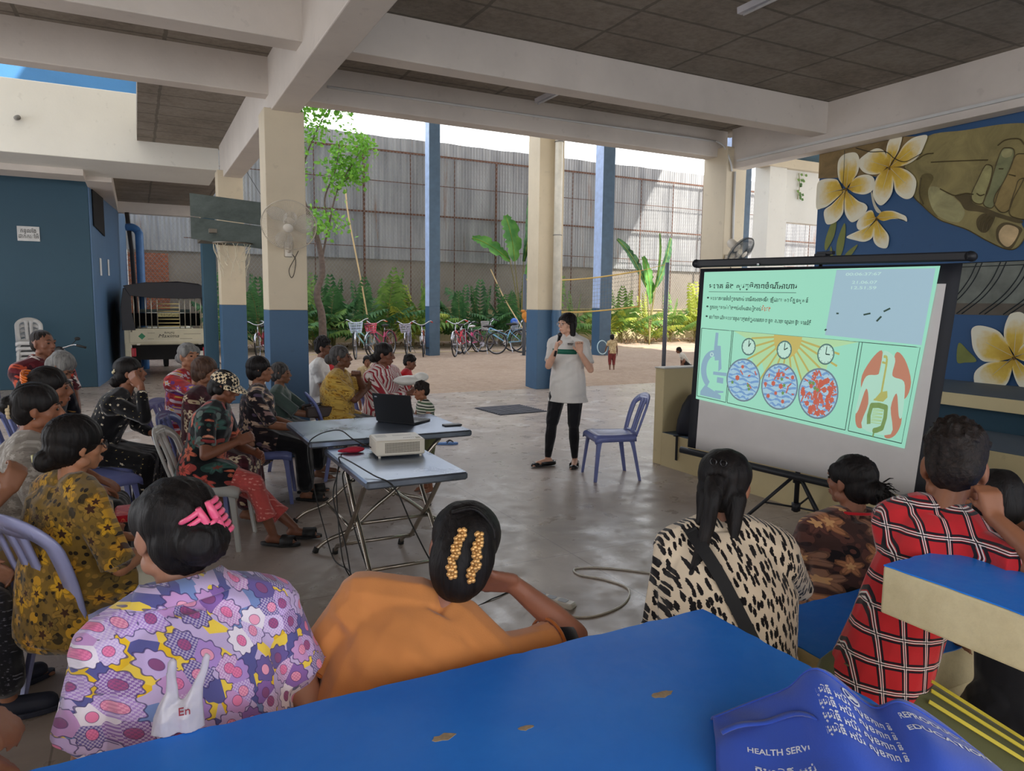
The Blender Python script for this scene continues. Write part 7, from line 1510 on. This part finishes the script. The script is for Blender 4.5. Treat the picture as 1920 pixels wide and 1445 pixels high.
def ex7(J):
    P = J['P']; s = J['s']; b = MB(); r = random.Random(3)
    for k in range(14): a = 2*PI*k/14; b.ell(P(.035*math.cos(a), -.115+.008*r.random(), -.005+.035*math.sin(a)), (.015*s, .012*s, .015*s), None, 8, 5)
    b.build('beige_scrunchie', plain('scrunchie_beige', (206, 186, 150), .8), J['t'], smooth=True); MB().ell(P(.078, .0, -.035), .004*s).build('earring', plain('silver_pin', (214, 214, 220)), J['t'])
J = person('person', 'woman in a grey lace blouse and khaki trousers with a beige scrunchie', (-0.42, 3.909, 1.276), -88, H=1.58, lean=14, hd=(-6, -6, 0), stout=1.08, skinc=(150, 98, 72), vox=.0075, ar=((.14, .38, .62), (.4, 0, .4)), al='knee',
       shirt=(C_lace, 1.35, -.12, dict(e=.022, amp=.006, name='blouse')), bottom=(C_khaki, 'trousers', .92), hair=(H_black, 'bun', 1.04), extra=ex7)
seatfor(J, 'blue plastic chair under the woman in grey lace')
def ex8(J): claw(J, plain('orange_claw', (226, 116, 40), .35), (.02, -.10, .05), 1.0, 20, 'orange_hair_claw')
J = person('person', 'woman with an orange hair claw in profile behind the woman in grey lace', (-0.447, 4.718, 1.285), -92, H=1.60, lean=8, hd=(-4, -4, 0), skinc=(142, 92, 68), vox=.008, al='lap', shirt=(solid('plum_cotton', (84, 60, 76)), .8, -.14), bottom=(C_black, 'skirt', .8), hair=(H_black, 'clip', 1.04), extra=ex8)
seatfor(J, 'blue plastic chair under the woman with the orange hair claw')
J = person('person', 'man in a red and white tropical shirt with short cropped hair at the far left', (-0.736, 7.378, 1.396), -146, H=1.70, lean=2, hd=(16, 0, 0), stout=1.15, sh=1.1, skinc=(132, 88, 68), vox=.0075, shirt=(C_haw, .72, -.14, dict(e=.022, cuff=.066, collar=C_haw)), bottom=(C_black, 'trousers', .95), hair=(H_fade, 'buzz'), shoes=(M_slide, 'slide'))
seatfor(J, 'blue plastic chair under the man in the tropical shirt')
J = person('person', 'grey-haired person bowing the head beside the man in the tropical shirt', (-0.482, 6.544, 1.228), -120, H=1.60, lean=16, hd=(0, -46, 0), skinc=(136, 96, 76), vox=.0075, shirt=(C_navy, .9, -.14), bottom=(C_black, 'trousers', .9), hair=(H_grey, 'short', 1.02))
seatfor(J, 'blue plastic chair under the grey-haired person')
put_chair(-.30, 5.75, -150, 'blue plastic chair with its back turned behind the woman in black flowers')
def ex11(J):
    P = J['P']; s = J['s']
    for k in range(3): MB().ell(P(.045, -.105+.012*k, .02+.012*k), (.018*s, .008*s, .014*s), rotm(0, 0, 50*k), 8, 5).build('cream_hair_flower', plain('flower_cream', (226, 214, 176), .6), J['t'], smooth=True)
J = person('person', 'woman in a black dress with tiny white flowers, elbow raised and hand at her chin', (-0.082, 6.11, 1.230), -106, H=1.60, lean=26, hd=(0, 6, 0), skinc=(138, 90, 66), vox=.0065, ar=((.005, 5.90, 1.04), (.75, 5.45, .95), 'w', (-.5, .2, .7), (0, .5, .5)), al='knee', lr=((.14, .34, .08), (.2, .8, 1.1)),
       shirt=(C_dotfl, 1.75, -.2, dict(e=.014, name='dress')), bottom=(C_dotfl, 'skirt', .85), hair=(H_black, 'lowbun', 1.05), extra=ex11)
seatfor(J, 'blue plastic chair under the woman in the black flowered dress')
J = person('person', 'elderly woman with white-grey hair in a red and violet flowered blouse covering her mouth', (0.370, 6.678, 1.303), -136, H=1.56, lean=8, hd=(-14, 0, 0), stout=1.15, skinc=(172, 122, 94), vox=.0065, ar='mouth', al='lap', hands=(.7, .5), shirt=(C_redfl, .95, -.14, dict(e=.018, name='blouse')), bottom=(C_redfl, 'skirt', .8), hair=(H_grey, 'bunback', .98))
seatfor(J, 'blue plastic chair under the elderly woman in red and violet flowers')
J = person('person', 'woman with brown hair in a maroon blouse behind the checkered cap', (0.448, 5.948, 1.233), -118, H=1.54, lean=6, hd=(4, -4, 0), stout=1.12, skinc=(140, 96, 72), vox=.007, shirt=(C_maroon, .85, -.14, dict(e=.018, name='blouse')), bottom=(C_maroon, 'skirt', .8), hair=(H_brown, 'short', 1.06))
seatfor(J, 'blue plastic chair under the woman in the maroon blouse')
def cap(J):
    P = J['P']; s = J['s']*J['hs']; R = J['Rh']; t = NT('checkered_cap_cloth'); ck = t.n('TexChecker'); ck.inputs['Scale'].default_value = 52; ck.inputs[1].default_value = lin((226, 206, 170)); ck.inputs[2].default_value = lin((26, 24, 28)); n = t.noise(30, 2); v = t.map(rot=(.6, .3, .4), loc=(.011, .013, .009)); t.l(v, ck.inputs[0]); t.col(ck.outputs[0]); cloth_base(t)
    b = MB(); rings = []
    for k in range(9): a = PI/2*k/8; rings.append([P(.088*math.cos(a)*math.cos(u), -.012+.102*math.cos(a)*math.sin(u), .036+.078*math.sin(a)) for u in np.linspace(0, 2*PI, 25)[:-1]])
    b.loft(rings); c = b.build('cap', t.m, J['t'], smooth=True); b = MB(); top = []; A = np.linspace(.25, PI-.25, 15)
    for rr, z in ((1.0, .036), (1.35, .028), (1.75, .010)): top.append([P(.088*math.cos(a)*(1+(rr-1)*.45), -.012+.100*math.sin(a)*rr, z) for a in A])
    b.v = [tuple(p) for q in top for p in q]; b.f = [(j*15+i, j*15+i+1, (j+1)*15+i+1, (j+1)*15+i) for j in range(2) for i in range(14)]; b.m = [0]*len(b.f); b.build('cap_visor', t.m, c, smooth=True, solid=.004)
J = person('person', 'woman in a checkered cap, black and orange flowered blouse and salmon trousers', (0.534, 5.217, 1.190), -112, H=1.56, seat=.45, lean=16, hd=(-4, -20, 0), stout=1.08, skinc=(122, 78, 58), vox=.0065, ar=((.16, .30, .74), (.42, .0, .62)), al=((-.05, .36, .62), (-.5, .0, .4)), lr=((.10, .50, .08), (.14, .9, 1.0)), ll=((-.02, .62, .09), (-.10, .9, 1.1)),
       shirt=(C_tropic, .72, -.24, dict(e=.022, cuff=.062, lap=.5, name='blouse')), bottom=(C_salmon, 'trousers', .84, 1.1), hair=(H_black, 'short', .95), shoes=(M_slide, 'slide'), extra=cap)
seatfor(J, 'cloudy see-through plastic chair under the woman in the checkered cap', M_chair3)
J = person('person', 'dark-haired woman in a black blouse with beige petals seated by the far steel table', (0.884, 6.285, 1.202), -104, H=1.56, lean=4, hd=(-6, 0, 0), stout=1.15, skinc=(140, 94, 70), vox=.0065, ar=((.12, .36, .62), (.4, 0, .4)), al='lap', shirt=(C_beigefl, .95, -.2, dict(e=.018, name='blouse')), bottom=(C_black, 'skirt', .85), hair=(H_black, 'short', 1.08), shoes=(M_slide, 'slide'))
seatfor(J, 'blue plastic chair under the woman with beige petals on black')
J = person('person', 'elderly woman with greying hair leaning in front of the blue pillar base', (1.179, 7.025, 1.091), -112, H=1.46, seat=.43, lean=2, hd=(-4, -2, 0), skinc=(132, 92, 70), vox=.0065, ar=((.10, .40, .60), (.4, 0, .4)), al=((-.08, .40, .60), (-.4, 0, .4)), shirt=(C_teal, .95, -.14, dict(name='blouse')), bottom=(C_black, 'skirt', .8), hair=(H_salt, 'short', 1.0))
seatfor(J, 'blue plastic chair under the elderly woman by the pillar')
tag(MB().rbox((-.12, -.08, 0), (.12, .08, .10), .02).prism([(-.16, .0, .10), (.16, .02, .13), (.18, .1, .10), (-.12, .1, .10)], (0, 0, .01)).build('handbag', plain('bag_dark_brown', (52, 38, 34), .5), loc=(1.48, 6.80, .60), auto=30), 'dark brown handbag on the lap of the elderly woman by the pillar', 'bag')
def ex17(J): glasses(J); 
J = person('person', 'young man in a white T-shirt seated just right of the fan pillar', (1.90, 8.46, 1.24), -112, H=1.64, seat=.40, lean=12, hd=(-6, 2, 0), stout=.95, skinc=(120, 80, 60), vox=.007, ar=((.06, .36, .60), (.4, 0, .5)), al='knee', shirt=(C_white, .62, -.14, dict(e=.02, cuff=.06)), bottom=(C_cream, 'trousers', .9), hair=(H_black, 'boy', 1.15), extra=ex17)
seatfor(J, 'blue plastic chair under the young man in white', None, .06, 0, .95)
J = person('person', 'child in a red shirt between the young man in white and the woman in yellow', (2.06, 8.78, 1.08), -70, H=1.15, seat=.45, hs=1.1, stout=.9, skinc=(120, 80, 60), vox=.008, shirt=(C_red, .6, -.14), bottom=(C_black, 'shorts', .9), hair=(H_black, 'short', 1.0))
seatfor(J, 'blue plastic chair under the child in the red shirt behind the woman in yellow')
J = person('person', 'dark-skinned woman in a yellow fan-print shirt with folded arms behind the far steel table', (1.711, 6.882, 1.251), -122, H=1.60, lean=4, hd=(4, 0, 0), stout=1.32, sh=1.05, skinc=(104, 68, 50), vox=.0065, ar='cross', al=((.12, .26, .98), (-.5, .1, .6)), hands=(.6, 1.0), shirt=(C_yel, .80, -.16, dict(e=.020, cuff=.064, hw=1.1)), bottom=(C_dotfl, 'skirt', .8), hair=(H_salt, 'bunback', .98), extra=lambda J: MB().ell(J['P'](.076, .0, -.035), .005).build('earring', plain('silver_pin', (214, 214, 220)), J['t']))
seatfor(J, 'blue plastic chair under the woman in yellow, its back showing at her side', None, .09, 30)
J = person('person', 'smiling small child squatting on the sand behind the woman in stripes', (3.09, 10.76, .93), 172, H=1.05, seat=.20, lean=10, hs=1.12, stout=.85, skinc=(128, 84, 62), vox=.008, ar=((.20, .20, .35), (.4, 0, .2)), al=((-.22, .18, .30), (-.4, 0, .2)), lr=((.12, .20, .07), (.3, .6, .8)), ll=((-.12, .20, .07), (-.3, .6, .8)), shirt=(C_kid, .6, -.12), bottom=(C_kid, 'shorts', .8), hair=(H_black, 'short', 1.0))
J = person('person', 'woman in a red and white striped shirt holding a child behind the laptop', (2.189, 6.975, 1.262), -150, H=1.60, lean=6, side=4, hd=(24, -8, 0), stout=1.2, sh=1.05, skinc=(118, 76, 58), vox=.0065, ar=((-.05, .34, .78), (.5, .1, .5)), al=((.0, .36, .72), (-.5, .1, .5)), shirt=(C_redst, 1.7, -.14, dict(e=.022, collar=C_redst)), bottom=(C_black, 'skirt', .85), hair=(H_black, 'lowbun', 1.0))
seatfor(J, 'blue plastic chair under the woman in the striped shirt')
tag(voxel(MB().ell((0, 0, 0), (.16, .10, .05)).ell((.12, -.03, .03), (.08, .06, .05)), 'plastic_bag', plain('bag_white', (216, 214, 208), .45), None, .006, 2, folds(.008, 3)), 'crumpled white plastic bag in the arms of the woman in stripes', 'plastic bag').location = (2.30, 6.60, .93)
J = person('person', 'toddler in red bundled in a dark striped cloth beside the woman in stripes', (2.545, 7.225, 1.116), -120, H=.92, seat=.62, lean=12, hs=1.2, stout=.95, skinc=(124, 82, 62), vox=.007, hd=(-4, -16, 0), shirt=(C_red, .8, -.12), bottom=(stripes('dark_striped_wrap', [(0, (44, 44, 42)), (.8, (150, 140, 110))], .02), 'skirt', .9), hair=(H_black, 'boy', 1.0))
seatfor(J, 'blue plastic chair under the toddler in red', None, .05, 0, 1)
J = person('person', 'small boy in a green striped top looking at the laptop', (2.183, 5.921, .978), 92, H=.98, stand=True, hs=1.15, stout=.9, skinc=(146, 96, 70), vox=.006, hd=(-8, -8, 0), ar=((.08, .20, .55), (.3, 0, .4)), al=((-.12, .20, .55), (-.3, 0, .4)), shirt=(C_greenst, .25, -.10), bottom=(C_olive, 'shorts', .9), hair=(H_fade, 'boy', 1.0))
# -- the speaker
def ex24(J):
    glasses(J, plain('thin_gold_frame', (150, 120, 100), .3, .7)); s = J['s']; X, Y, up, chs = J['X'], J['Y'], J['up'], J['chs']; n = 24
    b = MB(); rings = []
    for z in (-.035, .015):
        rings.append([chs+up*z*s+X*(.176*s)*math.cos(a)+Y*(.146*s)*math.sin(a) for a in np.linspace(.35, PI+.1, n)])
    b.v = [tuple(p) for r in rings for p in r]; b.f = [(i, i+1, n+i+1, n+i) for i in range(n-1)]; b.m = [0]*len(b.f); b.build('green_chest_band', plain('band_green', (22, 104, 82), .6), J['t'], smooth=True, solid=.004)
    MB().box((-.03, .0, -.004), (.03, .002, .004)).box((-.022, .0, -.014), (.030, .002, -.009)).build('badge_print', C_black, J['t'], loc=chs-X*.075*s+Y*.138*s+up*.075*s)
sp = person('person', 'woman speaker in a white polo shirt and black trousers talking into a microphone', (3.905, 6.30, 1.582), 128, H=1.58, stand=True, lean=1, hd=(-30, -2, 0), stout=1.12, skinc=(220, 172, 146), vox=.0055, faceon=True,
       ar=((3.69, 6.17, 1.215), (3.60, 6.28, .80), 'w', (.15, -.1, .95), (.6, -.2, 0)), al=((3.90, 6.05, 1.205), (4.10, 6.02, .85), 'w', (-.2, -.1, .95), (-.3, -.8, 0)), hands=(.95, .75),
       lr=((.16, .12, .075), (.12, .7, .5), (.65, .76, 0)), ll=((-.09, -.02, .075), (-.1, .7, .5), (-.25, .97, 0)), shirt=(C_white, .78, -.17, dict(e=.022, cuff=.053, collar=C_white, hw=1.20, hy=1.16)), bottom=(C_black, 'slim'), hair=(H_black, 'long', 1.0), shoes=(plain('shoe_black', (20, 20, 22), .35), 'flat'), extra=ex24)
hp_ = sp['t'].matrix_basis @ sp['hp'][0]; mc = thing('microphone', 'black handheld microphone in the right hand of the speaker', 'microphone', hp_)
b_ = Vector((.018, -.01, -.085)); e_ = Vector((.07, -.02, .055)); b_ = Vector((-.035, -.02, -.12)); e_ = Vector((.035, .01, .075)); MB().tube([b_, b_.lerp(e_, .6), e_], [.011, .013, .017], 12).build('handle', plain('mic_black', (22, 22, 24), .4), mc, smooth=True); MB().ell(e_+(e_-b_).normalized()*.018, .024, None, 14, 9).build('grille', plain('mic_grille', (62, 62, 66), .4, .6), mc, smooth=True)
# -- children in the yard
J = person('person', 'small child standing on the sand with its back turned, holding a hoop', (10.70, 15.10, .925), -20, H=.92, stand=True, hs=1.15, stout=.95, skinc=(110, 74, 56), vox=.009, faceon=False, al=((-.18, .05, .45), (-.4, 0, .4)), ar='side', shirt=(C_kid, .6, -.08), bottom=(C_maroonp, 'trousers', .75), hair=(H_black, 'short', 1.02))
tag(MB().tube([(.15*math.cos(a), .02*math.sin(a), .17*math.sin(a)) for a in np.linspace(0, 2*PI, 25)[:-1]], .014, 6, close=True).build('toy_hoop', plain('hoop_blue', (176, 204, 216), .4), loc=(10.44, 15.15, .60), smooth=True), 'pale blue toy hoop hanging from the standing child', 'toy')
J = person('person', 'child crouching in the yard beyond the low beige wall', (11.92, 14.0, .70), 60, H=1.0, seat=.10, lean=34, hd=(0, -20, 0), hs=1.12, stout=.85, skinc=(120, 80, 60), vox=.009, lr=((.10, .16, .07), (.2, .6, .8)), ll=((-.10, .16, .07), (-.2, .6, .8)), shirt=(solid('pale_print', (200, 196, 186)), .6, -.12), bottom=(C_black, 'shorts', .8), hair=(H_black, 'short', 1.0))
# -- people cut by the left edge
J = person('person', 'person in a sparkling black skirt and dark sneakers cut off by the left edge', (-.86, 3.40, 1.25), -78, H=1.62, lean=10, stout=1.1, skinc=(150, 104, 80), vox=.0075, ar=((-.491, 3.445, .905), (-.55, 3.2, .5), 'w', (.3, .2, .7), (-.3, .8, .1)), al=((.0, .38, .60), (-.4, 0, .4)), hands=(.9, .5), shirt=(C_black, .8, -.14), bottom=(C_spark, 'skirt', .8), hair=(H_black, 'short'), shoes=(plain('sneaker_navy', (34, 38, 54), .7), 'shoe'))
seatfor(J, 'blue plastic chair under the person with the sparkling skirt')
J = person('person', 'person in cream and pink floral trousers, only a knee showing at the bottom left corner', (-.60, 1.60, 1.52), -84, H=1.60, seat=.68, lean=4, stout=1.15, skinc=(150, 104, 80), vox=.008, al='lap', shirt=(C_black, .8, -.14), bottom=(C_pinkfl, 'trousers', .9), hair=(H_black, 'short'))
# ---------------------------------------------------------------- bags in the foreground
def tote():
    t = thing('tote_bag', 'royal blue cloth tote bag with white printed writing lying on the large blue slab', 'bag', (1.05, .72, .883)); o = Vector(t.location)
    ridge = bez([(.935, .958, .905), (.990, .915, .945), (1.020, .865, .99), (1.020, .805, 1.055), (1.085, .745, 1.0), (1.095, .700, 1.03), (1.165, .665, .985), (1.235, .640, .93)], 6)
    near = bez([(.80, .80, .884), (.83, .72, .884), (.86, .64, .886), (.90, .57, .885), (.95, .52, .884), (1.0, .47, .885), (1.08, .42, .884), (1.15, .40, .884)], 6)
    far = bez([(.955, .985, .884), (1.04, .96, .884), (1.10, .91, .884), (1.14, .86, .884), (1.19, .81, .884), (1.23, .76, .884), (1.26, .71, .884), (1.28, .67, .884)], 6)
    n = len(ridge); rs = random.Random(3)
    def S(u, v, off=0):                                                   # v 0 near .. 1 ridge .. 1.6 far foot
        f = u*(n-1); i = min(int(f), n-2); q = f-i; A = near[i].lerp(near[i+1], q); B = ridge[i].lerp(ridge[i+1], q); C = far[i].lerp(far[i+1], q)
        if v <= 1: p = A.lerp(B, v); p.z = A.z+(B.z-A.z)*math.sin(v*PI/2)**1.2+.006*math.sin(u*19+v*3)*math.sin(PI*v)+.007*math.sin(u*9-v*8)*math.sin(PI*v)
        else: p = B.lerp(C, (v-1)/.6); p.z = C.z+(B.z-C.z)*math.cos((v-1)/.6*PI/2)
        return p-o+Vector((0, -.3, .9))*off
    U = np.linspace(0, 1, 60); W = np.linspace(0, 1.6, 40); b = MB(); b.v = [tuple(S(u, v)) for v in W for u in U]; b.f = [(j*60+i, j*60+i+1, (j+1)*60+i+1, (j+1)*60+i) for j in range(39) for i in range(59)]; b.m = [0]*len(b.f)
    cl = solid('royal_blue_cotton', (60, 92, 196)); wh = plain('print_white', (222, 226, 232), .8); body = b.build('bag_cloth', cl, t, smooth=True, solid=.003)
    def write(s_, u, v, su, wd):
        c = bpy.data.curves.new('w', 'FONT'); c.body = s_; c.size = 1; c.offset = .018; ob = bpy.data.objects.new('w', c); COL.objects.link(ob); bpy.context.view_layer.update()
        me = bpy.data.meshes.new_from_object(ob.evaluated_get(bpy.context.evaluated_depsgraph_get())); bpy.data.objects.remove(ob); xs = [q.co.x for q in me.vertices]; k = wd/(max(xs)-min(xs)); x0 = min(xs)
        for q in me.vertices: q.co = S(min(1, u+(q.co.x-x0)*k), max(0, v+q.co.y*su), .0035)
        me.materials.clear(); me.materials.append(wh); ob = bpy.data.objects.new('printed_writing', me); COL.objects.link(ob); ob.parent = t; return ob
    K = '\u1780\u1798\u17d2\u1798\u179c\u17b7\u1792\u17b8 \u17a2\u1794\u17cb\u179a\u17c6 \u179f\u17bb\u1781\u1797\u17b6\u1796 \u1793\u17b7\u1784 \u17a2\u17b6\u17a0\u17b6\u179a'
    L = [write(K[:24], .36, .80-.075*k, .065, .24) for k in range(4)]+[write('REPRODUCTIVE', .66, .86, .07, .26), write('EDUCATION', .66, .76, .055, .26), write(K[6:26], .62, .45, .05, .3), write('HEALTH SERVICE', .10, .52, .05, .24), write(K[:14], .12, .40, .05, .2)][2:] 
    b = MB()
    for rr, w_ in ((1, .12), ):
        N = 28; a = [S(.50+.020*math.cos(x), .90+.055*math.sin(x), .004) for x in np.linspace(0, 2*PI, N+1)[:-1]]; c = [S(.50+.020*.8*math.cos(x), .90+.055*.8*math.sin(x), .004) for x in np.linspace(0, 2*PI, N+1)[:-1]]
        b.v = [tuple(p) for p in a+c]; b.f = [(i, (i+1) % N, N+(i+1) % N, N+i) for i in range(N)]; b.m = [0]*N
    for k in range(3): q = [S(.50+.010*math.cos(x+2.1*k)+.006*math.cos(2.1*k), .90+.022*math.sin(x)+.016*math.sin(2.1*k), .004) for x in np.linspace(0, 2*PI, 9)[:-1]]; b.add([tuple(p) for p in q], [tuple(range(8))])
    lg = b.build('emblem', wh, t); fuse(L+[lg], 'print', t)
    MB().tube([S(u, 1.0, .004) for u in np.linspace(0, 1, 50)], .0018, 5).build('hem', cl, t, smooth=True)
    MB().loft([[S(.02+.32*q, .62+.10*math.sin(3*q), .010)+Vector((0, 0, .006*math.sin(9*q)))+d for d in (Vector((0, 0, 0)), Vector((.004, .012, 0)), Vector((.004, .012, .003)), Vector((0, 0, .003)))] for q in np.linspace(0, 1, 14)]).build('handle', cl, t, smooth=True)
tote()
def carrier():
    t = thing('plastic_bag', 'thin white plastic carrier bag standing against the back of the woman in lilac', 'plastic bag', (.042, 1.398, .883), math.radians(-6)); pl = plain('carrier_film', (226, 220, 226), .25, trans=.45, bump=.3)
    b = MB()
    for sx in (-1, 1):
        rings = []
        for z, x, w, d in ((0, -.006, .030, .016), (.03, -.004, .028, .018), (.055, .004*sx, .020, .013), (.08, .008+sx*.006, .012, .007), (.11, .014+sx*.014, .008, .005), (.135, .018+sx*.016, .007, .004), (.142, .018+sx*.016, .002, .002)):
            cx = x+sx*.018*(1-z*2); rings.append([(cx+w*math.cos(a), d*math.sin(a)*(1+.3*math.sin(3*a+z*40)), z) for a in np.linspace(0, 2*PI, 17)[:-1]])
        b.loft(rings)
    b.ell((-.004, 0, .03), (.045, .017, .032)); voxel(b, 'film', pl, t, .003, 2, folds(.003, 9, 2.5))
    text('red_print', 'En', (-.004, -.021, .040), (PI/2, 0, 0), .022, plain('print_red', (150, 40, 50), .6), t)
carrier()
rb = tag(MB().rbox((-.16, -.11, 0), (.16, .11, .035), .02).build('red_bag', floral('red_gift_print', (188, 30, 44), [(196, 40, 52)], None, 14, 4, .4, line=(214, 140, 90)), loc=(.02, 3.98, .60), auto=30), 'flat red patterned bag on the lap beside the khaki trousers', 'bag')
